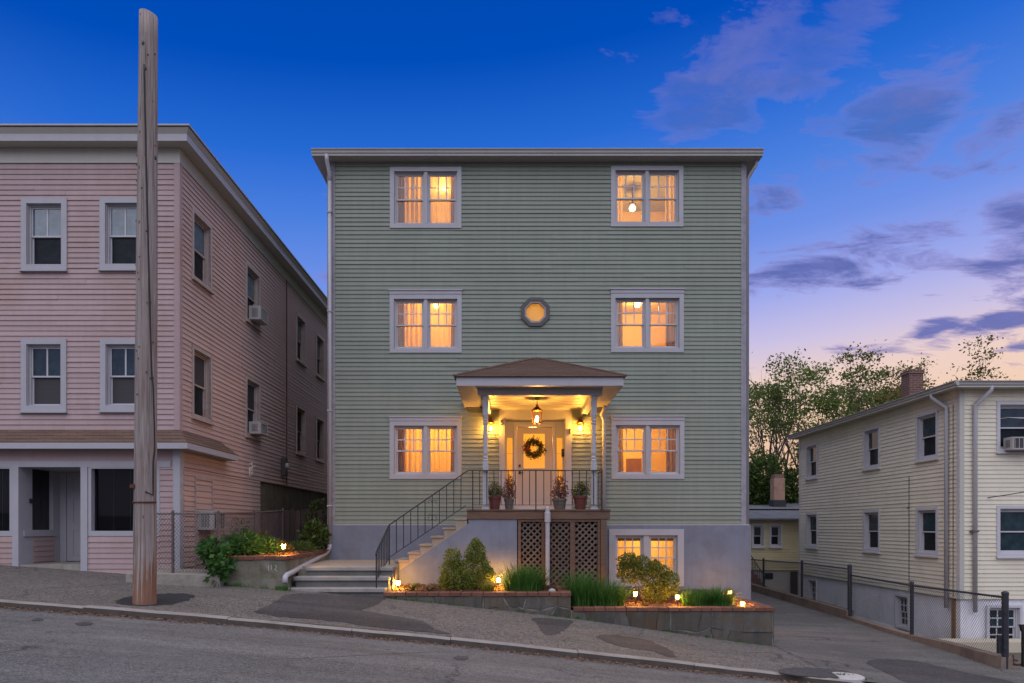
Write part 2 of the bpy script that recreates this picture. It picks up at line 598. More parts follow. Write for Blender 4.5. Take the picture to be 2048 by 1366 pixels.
CONC = surf('weathered_concrete', (0.30, 0.275, 0.235), 0.85, 0.18, 2.5, bump=0.35, bscale=45, dirt=(0.14, 0.12, 0.085), dirt_amt=0.65, dirt_scale=2.2, fine=0.15)
CONC_DARK = surf('mossy_concrete', (0.21, 0.195, 0.155), 0.9, 0.25, 2.0, streak=0.2, bump=0.4, bscale=30, dirt=(0.075, 0.075, 0.035), dirt_amt=0.75, dirt_scale=1.8, fine=0.2)
STEPCONC = surf('step_concrete', (0.31, 0.26, 0.205), 0.8, 0.15, 3.0, bump=0.25, bscale=45, dirt=(0.22, 0.17, 0.12), dirt_amt=0.55, dirt_scale=4)
GRANITE = surf('granite', (0.30, 0.28, 0.255), 0.75, 0.14, 3.0, bump=0.3, bscale=70, fine=0.35, dirt=(0.16, 0.15, 0.13), dirt_amt=0.5, dirt_scale=2.5)
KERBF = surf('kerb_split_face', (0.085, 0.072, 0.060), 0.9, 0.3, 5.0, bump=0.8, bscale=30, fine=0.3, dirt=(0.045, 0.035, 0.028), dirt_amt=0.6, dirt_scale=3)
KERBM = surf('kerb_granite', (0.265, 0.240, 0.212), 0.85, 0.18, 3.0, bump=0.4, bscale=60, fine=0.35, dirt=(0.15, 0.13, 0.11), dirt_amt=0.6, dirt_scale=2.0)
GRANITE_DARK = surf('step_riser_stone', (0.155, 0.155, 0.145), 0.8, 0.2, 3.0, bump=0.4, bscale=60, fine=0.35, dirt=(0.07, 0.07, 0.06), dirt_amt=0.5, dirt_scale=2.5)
STONE = surf('field_stone', (0.088, 0.083, 0.070), 0.85, 0.35, 5.0, streak=0.55, bump=0.5, bscale=30, per_obj=0.28, fine=0.2, dirt=(0.10, 0.062, 0.030), dirt_amt=0.75, dirt_scale=2.5)
MORTAR = surf('mortar', (0.205, 0.195, 0.170), 0.95, 0.2, 8.0, bump=0.5, bscale=60, dirt=(0.08, 0.075, 0.05), dirt_amt=0.5)
BRICK = surf('red_brick', (0.165, 0.068, 0.045), 0.8, 0.22, 12.0, bump=0.35, bscale=90, per_obj=0.22, dirt=(0.085, 0.05, 0.04), dirt_amt=0.6, dirt_scale=5)
DECKWOOD = surf('stained_deck_wood', (0.118, 0.068, 0.045), 0.65, 0.2, 3.0, grain=(3, 3, 60), per_obj=0.12)
LATTICE = surf('weathered_lattice_wood', (0.110, 0.083, 0.068), 0.75, 0.2, 5.0, per_obj=0.18, fine=0.12)
IRON = surf('black_iron', (0.018, 0.017, 0.018), 0.45, 0.2, 8.0, spec=0.5)
FENCE_BLACK = surf('black_coated_steel', (0.022, 0.024, 0.032), 0.45, 0.25, 9.0, spec=0.5)
FENCE_GREY = surf('rusty_galvanised_steel', (0.12, 0.10, 0.10), 0.6, 0.3, 9.0, metal=0.3, dirt=(0.13, 0.06, 0.045), dirt_amt=0.8, dirt_scale=12)
MULCH = surf('bark_mulch', (0.085, 0.045, 0.028), 0.95, 0.4, 14.0, bump=1.0, bscale=45, fine=0.4)
CHIPS = surf('mulch_chips', (0.135, 0.068, 0.038), 0.9, 0.3, 14.0, island=0.7)
SOIL = surf('dark_soil', (0.05, 0.04, 0.03), 0.95, 0.4, 9.0, bump=0.8, bscale=30)
LITTER = surf('dry_leaf_litter', (0.16, 0.085, 0.05), 0.9, 0.3, 9.0, island=0.6)
ROADM = asphalt('road_asphalt', (0.050, 0.048, 0.046), (0.168, 0.162, 0.154), 55, patch=(0.14, 0.135, 0.13), patch_amt=0.45, cracks=0.7, crack_scale=0.30, tint=(0.24, 0.215, 0.18))
WALKM = asphalt('sidewalk_asphalt', (0.046, 0.041, 0.036), (0.200, 0.178, 0.156), 42, wearamt=0.35, patch=(0.10, 0.088, 0.075), patch_amt=0.4, cracks=0.7, crack_scale=0.42, bump=0.5)
DRIVEM = asphalt('driveway_asphalt', (0.060, 0.056, 0.052), (0.175, 0.164, 0.150), 70, patch=(0.07, 0.066, 0.06), patch_amt=0.5, cracks=0.9, crack_scale=0.36)
PATCHM = asphalt('asphalt_patch', (0.034, 0.031, 0.030), (0.096, 0.088, 0.085), 50, patch=(0.035, 0.032, 0.031), patch_amt=0.5, cracks=0.0)
PATCH2 = asphalt('asphalt_patch_fresh', (0.018, 0.018, 0.019), (0.050, 0.049, 0.050), 80, patch=(0.02, 0.02, 0.02), patch_amt=0.4, cracks=0.0)
GROUNDM = surf('yard_ground', (0.10, 0.092, 0.075), 0.95, 0.3, 2.0, bump=0.6, bscale=20, dirt=(0.05, 0.06, 0.025), dirt_amt=0.7, dirt_scale=0.7)
SHINGLE = shingle_mat('brown_shingles', (0.130, 0.078, 0.055))
ROOFGREY = shingle_mat('grey_roofing', (0.10, 0.105, 0.115))
ROOFDARK = surf('tar_roofing', (0.035, 0.036, 0.04), 0.8, 0.2, 3)
CHIMNEY = brick_mat('chimney_brick', (0.165, 0.070, 0.050))
CHIMNEY2 = surf('chimney_render', (0.34, 0.21, 0.15), 0.9, 0.2, 3.0, dirt=(0.16, 0.08, 0.06), dirt_amt=0.6, dirt_scale=3)
GLASS = clear_glass('window_glass')
FROST = cloth('frosted_pane', (0.90, 0.82, 0.48), 0.75, 0.10)
PANE_UP = dark_glass('dark_pane', (0.026, 0.042, 0.056), spec=0.45)
PANE_BLUE = dark_glass('blind_and_sky_pane', (0.070, 0.112, 0.148), spec=0.8)  # blue-grey blind behind glass; on the side wall a painted sky reflection
PANE_LOW = dark_glass('screened_pane', (0.014, 0.017, 0.022), rough=0.35, spec=0.12)
PANE_TEAL = dark_glass('teal_blind_pane', (0.018, 0.040, 0.050), rough=0.15, spec=0.3)
PANE_SHOP = dark_glass('shop_pane', (0.013, 0.014, 0.017), spec=0.5)
BLINDS = blind_mat('window_blinds', (0.042, 0.040, 0.043))
SHEER = cloth('sheer_curtain', (0.80, 0.62, 0.36), 0.66, 0.20)
DRAPE = cloth('drape_cloth', (0.36, 0.25, 0.18), 0.40, 0.02)
ROOM = surf('room_plaster', (0.68, 0.50, 0.27), 0.9, 0.04, 1.0)
FLOORW = surf('room_floor', (0.25, 0.14, 0.07), 0.6, 0.15, 3.0)
PAINTING = surf('picture_canvas', (0.22, 0.10, 0.045), 0.8, 0.3, 6.0)
BULB = emit_mat('lamp_globe', (1.0, 0.78, 0.42), 9)
LANTERN_GLOW = emit_mat('lantern_bulb', (1.0, 0.74, 0.36), 30)
PATH_GLOW = emit_mat('path_light_lens', (1.0, 0.76, 0.42), 7)
COPPER = surf('aged_copper', (0.20, 0.085, 0.035), 0.4, 0.2, 8.0, metal=0.8)
DOORM = surf('door_paint', (0.44, 0.375, 0.335), 0.45, 0.03, 2)
POLEWOOD = None
TERRACOTTA = surf('red_pot', (0.165, 0.045, 0.035), 0.5, 0.12, 6.0)
POTGREY = surf('grey_brown_pot', (0.15, 0.125, 0.095), 0.7, 0.2, 9.0)
PLASTIC_W = surf('ac_plastic', (0.36, 0.35, 0.34), 0.5, 0.06, 4.0, dirt=(0.3, 0.27, 0.24), dirt_amt=0.4)
GRILLE = surf('ac_grille', (0.06, 0.055, 0.055), 0.6, 0.2, 9.0)
BARK = surf('bark', (0.105, 0.085, 0.070), 0.9, 0.3, 6.0, bump=0.5, bscale=20)
LEAF_TREE = leaf_mat('tree_leaves', (0.070, 0.110, 0.028), (0.15, 0.21, 0.045), 0.45, (0.24, 0.27, 0.05))
LEAF_TREE2 = leaf_mat('olive_leaves', (0.075, 0.085, 0.022), (0.17, 0.155, 0.04), 0.45, (0.27, 0.20, 0.05))
LEAF_DARK = leaf_mat('dark_leaves', (0.030, 0.058, 0.014), (0.075, 0.125, 0.026), 0.35, (0.12, 0.17, 0.03))
LEAF_SHRUB = leaf_mat('shrub_leaves', (0.085, 0.115, 0.020), (0.215, 0.250, 0.045), 0.35, (0.34, 0.35, 0.07))
LEAF_SHRUB2 = leaf_mat('golden_shrub_leaves', (0.095, 0.115, 0.020), (0.215, 0.225, 0.040), 0.35, (0.32, 0.31, 0.06))
LEAF_BROAD = leaf_mat('broad_leaves', (0.030, 0.085, 0.020), (0.065, 0.170, 0.035), 0.3, (0.10, 0.22, 0.05))
LEAF_RED = leaf_mat('red_flower_leaves', (0.15, 0.04, 0.03), (0.30, 0.10, 0.06), 0.3, (0.12, 0.13, 0.03))
LEAF_GREEN_RED = leaf_mat('mixed_flower_leaves', (0.05, 0.09, 0.02), (0.10, 0.14, 0.03), 0.3, (0.30, 0.10, 0.05))
LEAF_OCHRE = leaf_mat('ochre_leaves', (0.08, 0.08, 0.02), (0.15, 0.11, 0.03), 0.3, (0.25, 0.13, 0.06))
GRASSM = leaf_mat('grass_blades', (0.030, 0.095, 0.018), (0.070, 0.190, 0.030), 0.35, (0.12, 0.24, 0.05))
WREATHM = leaf_mat('wreath_leaves', (0.030, 0.035, 0.015), (0.075, 0.075, 0.030), 0.2, (0.16, 0.10, 0.04))
REDBOW = surf('red_berries', (0.22, 0.03, 0.025), 0.5, 0.2, 30.0)
WIREM = surf('cable_rubber', (0.02, 0.02, 0.022), 0.6, 0.1, 5)
RUST = surf('rusty_iron', (0.10, 0.04, 0.025), 0.8, 0.3, 30.0)
STONE_W = surf('pale_stone', (0.42, 0.40, 0.38), 0.8, 0.25, 20.0, bump=0.4, bscale=40)
WOODFENCE = surf('old_fence_boards', (0.045, 0.032, 0.028), 0.9, 0.25, 4.0, per_obj=0.2, streak=0.2)
FIELDWALL = surf('rough_foundation', (0.150, 0.125, 0.085), 0.95, 0.4, 2.5, streak=0.3, bump=0.8, bscale=14, dirt=(0.045, 0.042, 0.022), dirt_amt=0.8, dirt_scale=1.6)


def pole_wood():
    m, t, b = principled('pole_wood')
    geo = t.new('ShaderNodeNewGeometry')
    pos = geo.outputs['Position']
    v = t.mapping(pos, scale=(30, 30, 0.8))
    g = t.noise(v, 1.0, 8, 0.7, 0.9)
    col = t.ramp(g, [(0.30, (0.050, 0.042, 0.040)), (0.42, (0.20, 0.170, 0.155)), (0.58, (0.315, 0.275, 0.250)), (0.78, (0.43, 0.375, 0.34))])
    big = t.noise(t.mapping(pos, scale=(5, 5, 0.8)), 1.0, 4, 0.6)
    col = t.mix(t.math('MULTIPLY', t.ramp(big, [(0.5, 0), (0.72, 1)]), 0.55), col, (0.20, 0.135, 0.115))
    # the butt of the pole has lost its grey skin: raw orange wood
    sep = t.new('ShaderNodeSeparateXYZ'); t.l.new(pos, sep.inputs[0])
    h = t.math('ADD', sep.outputs[2], t.math('MULTIPLY', t.math('SUBTRACT', g, 0.5), 3.6))
    raw = t.ramp(t.math('MULTIPLY_ADD', h, -1.0, 0.0), [(0.42, 0.0), (0.80, 1.0)])
    rawc = t.ramp(g, [(0.30, (0.035, 0.014, 0.008)), (0.45, (0.20, 0.072, 0.025)), (0.7, (0.30, 0.135, 0.060))])
    col = t.mix(t.math('MULTIPLY', raw, 0.68), col, rawc)
    # knots and spur holes
    vo = t.new('ShaderNodeTexVoronoi'); vo.inputs['Scale'].default_value = 3.2
    t.l.new(t.mapping(pos, scale=(1.6, 1.6, 0.8)), vo.inputs['Vector'])
    col = t.mix(t.ramp(vo.outputs['Distance'], [(0.05, 0.8), (0.10, 0.0)]), col, (0.03, 0.022, 0.02))
    t.l.new(col, b.inputs['Base Color'])
    b.inputs['Roughness'].default_value = 0.9
    b.inputs['Specular IOR Level'].default_value = 0.15
    bp = t.new('ShaderNodeBump'); bp.inputs['Strength'].default_value = 0.7; bp.inputs['Distance'].default_value = 0.02
    t.l.new(g, bp.inputs['Height']); t.l.new(bp.outputs[0], b.inputs['Normal'])
    return m


POLEWOOD = pole_wood()

# ------------------------------------------------------------------ terrain
F = 1365.0


def P(px, py, D):
    """a point at depth D seen at a position measured in the photograph"""
    return ((px - 1019) * D / F, D, (1054 - py) * D / F)


def X(px, D):
    return (px - 1019) * D / F


def Z(py, D):
    return (1054 - py) * D / F


_BX = [-80, -40, -9.9, -5.35, -4.2, -2.39, 1.16, 4.99, 7, 8.9, 20, 80]
_BZ = [2.6, 1.4, -0.76, -1.09, -1.18, -1.33, -1.71, -2.265, -2.42, -2.53, -3.2, -5.5]
_KX = [-80, -40, -7.69, -5.65, -3.87, -0.76, 2.5, 4.99, 7, 9, 20, 80]
_KZ = [2.8, 1.6, -1.085, -1.235, -1.38, -1.665, -2.015, -2.286, -2.47, -2.63, -3.5, -6.0]


def _sm(x, xs, zs):
    o = np.linspace(-0.7, 0.7, 7)
    return float(np.mean(np.interp(x + o, xs, zs)))


def zb(x):
    return _sm(x, _BX, _BZ)


def zk(x):
    return _sm(x, _KX, _KZ)


DK = 10.3      # back edge of the kerb
DB = 12.88     # front of the planters


def zwalk(x, y):
    t = min(max((y - DK) / (DB - DK), 0), 1.25)
    return zk(x) * (1 - t) + zb(x) * t


KERB_W = 0.14
KERB_H = 0.10


def zroad(x, y):
    a = zk(x) - KERB_H
    t = (DK - KERB_W - y)
    return a + 0.020 * min(t, 4.5) - 0.020 * max(t - 4.5, 0)


def zdrive(x, y):
    a = zwalk(x, min(y, DB + 0.6))
    t = min(max((y - 13.2) / 5.0, 0), 1)
    return a * (1 - t) + (-2.42 + 0.012 * (y - 18.2)) * t


def sheet(name, xs, ys, fz, m):
    xs = list(xs); ys = list(ys)
    vs = [(x, y, fz(x, y)) for y in ys for x in xs]
    n = len(xs)
    fs = [(j * n + i, j * n + i + 1, (j + 1) * n + i + 1, (j + 1) * n + i) for j in range(len(ys) - 1) for i in range(n - 1)]
    b = MB(); b.add(vs, fs)
    return b.build(name, m, smooth=True)


FINE_X = np.concatenate([np.arange(-80, -14, 3.0), np.arange(-14, 14, 0.5), np.arange(14, 80.1, 3.0)])


def zground(x, y):
    if y < DK:
        return zroad(x, max(y, -9)) - 0.25
    return min(zb(x) - 0.45, -0.4) - 0.35 * (1 if x > 9 else 0)


structure(sheet('ground', np.concatenate([[-700, -300, -150], FINE_X, [150, 300, 700]]), [-700, -200, -40, -12, 0, 8, 10.2, 12, 14, 16, 20, 26, 40, 80, 200, 700], zground, GROUNDM))
structure(sheet('road', FINE_X, list(np.arange(-9, 10.2, 0.8)) + [DK - KERB_W], zroad, ROADM))
structure(sheet('sidewalk', [x for x in FINE_X if x <= 5.6] + [5.9], [DK, 10.8, 11.4, 12.0, 12.5, DB, 13.5], zwalk, WALKM))
structure(sheet('driveway', np.arange(5.0, 9.02, 0.4), np.arange(DK - 0.1, 27.4, 0.5), lambda x, y: zdrive(x, y) + 0.006, DRIVEM))
structure(sheet('verge', np.concatenate([np.arange(9.0, 14, 0.5), np.arange(14, 80.1, 6.0)]), [DK - 0.1, 11, 12, 13], lambda x, y: zwalk(x, y), WALKM))
structure(sheet('side_yard', np.arange(9.05, 30, 1.0), np.arange(13.0, 40, 3.0), lambda x, y: -2.85, GROUNDM))


def kerb():
    k = bpy.data.objects.new('kerb', None); COL.objects.link(k); WC[k.name] = Matrix()
    structure(k)
    rnd = random.Random(3)
    x = -16.0
    joints = [-16]
    while x < 5.0:
        x += rnd.uniform(1.5, 2.6); joints.append(x)
    # the stones whose joints can be seen in the photograph
    joints = [-16, -14.2, -12, -10.1, -8.2, -6.35, -4.2, -2.35, -0.88, 1.02, 2.75, 4.0, 5.35]
    for a, b in zip(joints[:-1], joints[1:]):
        a += 0.005; b -= 0.005
        m = MB()
        n = 4
        j = rnd.uniform(-0.008, 0.008)
        ring = []
        for i in range(n + 1):
            xx = a + (b - a) * i / n
            z = zk(xx) + j + rnd.uniform(-0.004, 0.004)
            f = DK - KERB_W + rnd.uniform(-0.006, 0.006)
            dz = 0.02 if b > 5.2 and i == n else 0
            ring.append([(xx, f, z - 0.3), (xx, f, z - 0.02 - dz), (xx, f + 0.02, z - dz), (xx, DK, z - dz), (xx, DK, z - 0.3)])
        vs = [p for r in ring for p in r]
        fs = []
        for i in range(n):
            for q in range(4):
                s0 = i * 5 + q
                fs.append((s0, s0 + 5, s0 + 6, s0 + 1))
        fs.append((4, 3, 2, 1, 0)); fs.append(tuple(n * 5 + q for q in range(5)))
        m.add(vs, fs)
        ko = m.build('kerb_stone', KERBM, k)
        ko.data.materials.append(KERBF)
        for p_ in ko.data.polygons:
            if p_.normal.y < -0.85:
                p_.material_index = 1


kerb()


def blob_patch(name, pts, fz, m, lift=0.005, jitter=0.05, sub=8, seed=1):
    """thin sheet of asphalt following the ground, uneven outline"""
    rnd = random.Random(seed)
    out = []
    n = len(pts)
    for i in range(n):
        p0, p1, p2, p3 = (Vector(pts[(i + q - 1) % n]) for q in range(4))
        for s in range(sub):
            t = s / sub
            q = 0.5 * ((2 * p1) + (-p0 + p2) * t + (2 * p0 - 5 * p1 + 4 * p2 - p3) * t * t + (-p0 + 3 * p1 - 3 * p2 + p3) * t ** 3)
            out.append((q.x + rnd.uniform(-jitter, jitter), q.y + rnd.uniform(-jitter, jitter)))
    c = (sum(p[0] for p in out) / len(out), sum(p[1] for p in out) / len(out))
    vs = []
    R_ = 4
    for r in range(R_ + 1):
        f = r / R_
        for p in out:
            x = c[0] + (p[0] - c[0]) * f; y = c[1] + (p[1] - c[1]) * f
            vs.append((x, y, fz(x, y) + lift))
    k = len(out)
    fs = [(r * k + i, r * k + (i + 1) % k, (r + 1) * k + (i + 1) % k, (r + 1) * k + i) for r in range(R_) for i in range(k)]
    b = MB(); b.add(vs, fs)
    return structure(b.build(name, m))


def ground_pt(px, py, fz, lo=4.0, hi=30.0):
    """where the sight line through a photo position meets the ground"""
    for _ in range(60):
        mid = (lo + hi) / 2
        x, y, z = P(px, py, mid)
        if z > fz(x, y):
            lo = mid
        else:
            hi = mid
    x, y, z = P(px, py, lo)
    return (x, y)


def patch(pix, fz, m, name='asphalt_patch', **kw):
    return blob_patch(name, [ground_pt(a, b, fz) for a, b in pix], fz, m, **kw)


patch([(232, 1203), (262, 1193), (340, 1187), (385, 1190), (380, 1198), (350, 1207), (320, 1211), (290, 1212), (250, 1210)], zwalk, PATCH2, seed=2, jitter=0.035)
patch([(575, 1190), (640, 1187), (690, 1190), (740, 1193), (770, 1197), (745, 1212), (725, 1222), (780, 1232), (845, 1243), (870, 1258), (895, 1268), (760, 1255), (640, 1240), (515, 1227), (540, 1210)], zwalk, PATCHM, seed=3, jitter=0.035)
patch([(1068, 1236), (1140, 1241), (1137, 1250), (1125, 1262), (1100, 1270), (1083, 1262), (1076, 1248)], zwalk, PATCHM, seed=4, jitter=0.035)
patch([(1195, 1272), (1230, 1270), (1280, 1277), (1325, 1292), (1350, 1308), (1345, 1316), (1310, 1303), (1260, 1297), (1215, 1285)], zwalk, PATCHM, seed=5, jitter=0.035)
patch([(1560, 1340), (1620, 1336), (1690, 1342), (1700, 1352), (1660, 1356), (1570, 1350)], zdrive, PATCHM, seed=6, lift=0.012, jitter=0.035)
patch([(1735, 1322), (1820, 1322), (1930, 1345), (2047, 1372), (2047, 1400), (1850, 1375), (1770, 1345)], zdrive, PATCHM, seed=7, lift=0.012, jitter=0.03)
patch([(63, 1240), (75, 1237), (88, 1239), (80, 1242), (68, 1242)], zroad, PATCHM, seed=8, jitter=0.01)
patch([(150, 1247), (170, 1245), (187, 1247), (178, 1251), (158, 1251)], zroad, PATCHM, seed=9, jitter=0.01)
patch([(908, 1314), (925, 1312), (938, 1316), (928, 1320), (912, 1319)], zroad, PATCHM, seed=10, jitter=0.01)

# cracked slab in front of the pink house's side yard
b = MB()
b.prism([(-7.0, 12.45, -0.86), (-6.3, 12.42, -0.86), (-5.7, 12.50, -0.88), (-5.36, 12.62, -0.90), (-5.36, 13.35, -0.84), (-7.0, 13.35, -0.80)], (0, 0, -0.35))
structure(b.build('concrete_slab', CONC))

# round utility cover by the end of the kerb
gx, gy = ground_pt(1690, 1354, zdrive)
b = MB()
zz = zdrive(gx, gy)
b.lathe(gx, gy, [(0.27, zz - 0.08), (0.27, zz + 0.016), (0.255, zz + 0.024), (0.02, zz + 0.026)], 24)
tag(b.build('utility_cover', STONE_W), 'round pale concrete utility cover beside the end of the kerb', 'utility cover')

# leaf litter along the gutter
def litter():
    b = MB()
    rnd = random.Random(5)
    for i in range(5200):
        x = rnd.uniform(-9, 6)
        y = DK - KERB_W - abs(rnd.gauss(0, 0.10)) - 0.005
        dens = 0.5 + 0.5 * math.sin(x * 1.3) * math.sin(x * 0.61 + 1)
        if rnd.random() > 0.25 + dens:
            continue
        z = zroad(x, y) + 0.006 + rnd.uniform(0, 0.012)
        a = rnd.uniform(0, 6.28); l = rnd.uniform(0.008, 0.028); w = l * 0.5
        ca, sa = math.cos(a), math.sin(a)
        t = rnd.uniform(-0.01, 0.015)
        b.quad((x - ca * l, y - sa * l, z), (x + sa * w, y - ca * w, z + t), (x + ca * l, y + sa * l, z + 0.004), (x - sa * w, y + ca * w, z))
    stuff(b.build('leaf_litter', LITTER))


litter()

# ------------------------------------------------------------------ siding, walls, windows
SID = {}


def board_mesh(h, lip, m):
    key = (h, lip, m.name)
    if key not in SID:
        b = MB()
        # unit length along x, front towards -y; bottom lip stands proud with a rolled edge
        prof = [(0.0, h + 0.004), (-0.003, h), (-lip, 0.012), (-lip, 0.001), (-lip * 0.9, -0.001), (0.0, 0.010)]
        n = len(prof)
        vs = [(0, y, z) for y, z in prof] + [(1, y, z) for y, z in prof]
        fs = [(i, i + n, i + n + 1, i + 1) for i in range(n - 1)]
        fs += [tuple(range(n)), tuple(range(n, 2 * n))[::-1]]
        me = bpy.data.meshes.new('siding_board')
        me.from_pydata(vs, [], fs); me.update()
        me.materials.append(m)
        SID[key] = me
    return SID[key]


def free_spans(a, b, z0, z1, holes, slack=0.02):
    cuts = sorted((h[0], h[1]) for h in holes if h[2] < z1 - slack and h[3] > z0 + slack)
    out = []
    c = a
    for p, q in cuts:
        if p > c:
            out.append((c, min(p, b)))
        c = max(c, q)
    if c < b:
        out.append((c, b))
    return [(p, q) for p, q in out if q - p > 0.03]


def siding(W, parent, u0, u1, z0, z1, holes, h, mat, lip=0.017, budget=300, bottom=None):
    """courses of siding boards; each board is an object until the budget is used up, the rest one mesh"""
    me = board_mesh(h, lip, mat)
    rest = MB()
    k = 0
    n = int(math.ceil((z1 - z0) / h))
    rnd = random.Random(int(z0 * 100) + int(u0 * 10))
    prof = [(v.co.y, v.co.z) for v in me.vertices[:6]]
    for i in range(n):
        za = z0 + i * h
        zt = min(za + h, z1)
        if zt - za < 0.03:
            continue
        spans = []
        for p, q in free_spans(u0, u1, za, zt, holes):
            while q - p > 4.2:
                c = p + rnd.uniform(2.2, 3.6)
                spans.append((p, c - 0.002)); p = c
            spans.append((p, q))
        for p, q in spans:
            if bottom and za + h * 0.5 < bottom((p + q) / 2):
                continue
            if k < budget:
                o = link('siding_board', me, W.p(p, 0.0, za), parent, W.rot, (q - p, rnd.uniform(0.82, 1.18), (zt - za) / h))
                k += 1
            else:
                s = (zt - za) / h
                vs = [W.p(p, -y, za + z * s) for y, z in prof] + [W.p(q, -y, za + z * s) for y, z in prof]
                rest.add(vs, [(j, j + 6, j + 7, j + 1) for j in range(5)] + [tuple(range(6)), tuple(range(6, 12))[::-1]])
    if rest.v:
        stuff(rest.build('siding_courses', mat, parent))
    return k


def wall_with_holes(W, u0, u1, z0, z1, holes, thick, name, mat, parent, d=-0.001):
    us = sorted({u0, u1, *[min(max(h[i], u0), u1) for h in holes for i in (0, 1)]})
    b = MB()
    for a, c in zip(us[:-1], us[1:]):
        if c - a < 1e-4:
            continue
        hs = sorted((h[2], h[3]) for h in holes if h[0] < (a + c) / 2 < h[1])
        z = z0
        for p, q in hs:
            if p > z:
                b.wbox(W, a, c, d - thick, d, z, p)
            z = max(z, q)
        if z < z1:
            b.wbox(W, a, c, d - thick, d, z, z1)
    return b.build(name, mat, parent)


def frame_ring(b, W, u0, u1, z0, z1, w, d0, d1, wb=None, wt=None):
    wb = w if wb is None else wb
    wt = w if wt is None else wt
    b.wbox(W, u0, u0 + w, d0, d1, z0, z1)
    b.wbox(W, u1 - w, u1, d0, d1, z0, z1)
    b.wbox(W, u0 + w, u1 - w, d0, d1, z0, z0 + wb)
    b.wbox(W, u0 + w, u1 - w, d0, d1, z1 - wt, z1)
    return b


def sash_pair(W, par, u0, u1, z0, z1, up_mat, low_mat, cols, rows, frame=WHITE_CLEAN, both=False, zm=None, low_frame=None, sw=0.036):
    """double-hung: two sashes, their panes and muntins as children of the window"""
    zm = zm or (z0 + z1) / 2 - 0.01
    for (a, c, d, pm, munt) in ((zm - 0.016, z1, -0.075, up_mat, True), (z0, zm + 0.018, -0.105, low_mat, both)):
        b = frame_ring(MB(), W, u0, u1, a, c, sw, d - 0.028, d, wb=sw if a == z0 else 0.032, wt=0.034)
        b.build('sash', frame, par)
        g0, g1, h0, h1 = u0 + sw, u1 - sw, a + (sw if a == z0 else 0.032), c - 0.034
        MB().wbox(W, g0, g1, d - 0.016, d - 0.012, h0, h1).build('pane', pm, par)
        if munt and (cols > 1 or rows > 1):
            for i in range(1, cols):
                u = g0 + (g1 - g0) * i / cols
                MB().wbox(W, u - 0.015, u + 0.015, d - 0.0105, d - 0.003, h0, h1).build('muntin', frame, par)
            for j in range(1, rows):
                z = h0 + (h1 - h0) * j / rows
                MB().wbox(W, g0, g1, d - 0.0100, d - 0.004, z - 0.015, z + 0.015).build('muntin', frame, par)


def window(W, house, u0, u1, z0, z1, tw=0.12, units=1, up=PANE_UP, low=PANE_LOW, cols=2, rows=1, head=0.0, sill=0.05, casing=WHITE, sash=WHITE_CLEAN, both=False, label=None, mull=0.085, sw=0.036, frame=0.028, proud=0.035):
    """outer size includes the casing; returns the hole it needs and the casing part"""
    hole = (u0 + tw, u1 - tw, z0 + tw, z1 - tw - head)
    b = MB()
    frame_ring(b, W, u0, u1, z0, z1 - (0.11 if head else 0), tw, 0.0, proud, wt=tw + head - (0.11 if head else 0))
    if head:
        b.wbox(W, u0 - 0.004, u1 + 0.004, 0.0, proud + 0.012, z1 - 0.109, z1 - 0.028)
        b.wbox(W, u0 - 0.02, u1 + 0.02, 0.0, proud + 0.035, z1 - 0.027, z1)
    # jambs lining the hole
    h0, h1, k0, k1 = hole
    b.wbox(W, h0, h0 + 0.012, -0.20, 0.0, k0, k1)
    b.wbox(W, h1 - 0.012, h1, -0.20, 0.0, k0, k1)
    b.wbox(W, h0 + 0.012, h1 - 0.012, -0.20, 0.0, k0, k0 + 0.012)
    b.wbox(W, h0 + 0.012, h1 - 0.012, -0.20, 0.0, k1 - 0.012, k1)
    o = b.build('window', casing, house)
    if label:
        o['label'] = label
    if sill:
        MB().wbox(W, u0 - 0.015, u1 + 0.015, 0.0, proud + 0.04, z0 - sill, z0 - 0.001).build('sill', casing, o)
    h0 += 0.012; h1 -= 0.012; k0 += 0.012; k1 -= 0.012
    spans = [(h0, h1)]
    if units == 2:
        m = (h0 + h1) / 2
        MB().wbox(W, m - mull / 2, m + mull / 2, -0.145, proud - 0.02, k0, k1).build('mullion', casing, o)
        spans = [(h0, m - mull / 2), (m + mull / 2, h1)]
    for a, c in spans:
        fr = frame_ring(MB(), W, a, c, k0, k1, frame, -0.14, -0.045)
        fr.build('window_frame', sash, o)
        sash_pair(W, o, a + frame, c - frame, k0 + frame, k1 - frame, up, low, cols, rows, sash, both, sw=sw)
    return hole, o


def point(name, loc, watts, col, rad=0.05, parent=None):
    d = bpy.data.lights.new(name, 'POINT')
    d.energy = watts; d.color = col; d.shadow_soft_size = rad
    o = bpy.data.objects.new(name, d)
    COL.objects.link(o)
    o.location = loc
    if parent is not None:
        o.parent = parent
        o.matrix_parent_inverse = WC[parent.name].inverted()
    return o


WARM = (1.0, 0.51, 0.085)
WARM2 = (1.0, 0.47, 0.08)

# ================================================================== GREEN HOUSE
DG = 16.6
KG = DG / F
GX0, GX1 = X(655, DG), X(1492, DG)          # outer corners
GF = 0.075                                   # foot of the siding
GT = 8.87                                    # soffit
GBACK = 28.0
green = thing('green_house', 'sage green three storey house with lit windows and a small entrance porch', 'house', (0.66, DG, -2.2))
WG = Wall(0, DG, 1, 0, 0, -1)                # u is x here


def gz(py):
    return (1054 - py) * KG


def gx(px):
    return (px - 1019) * KG


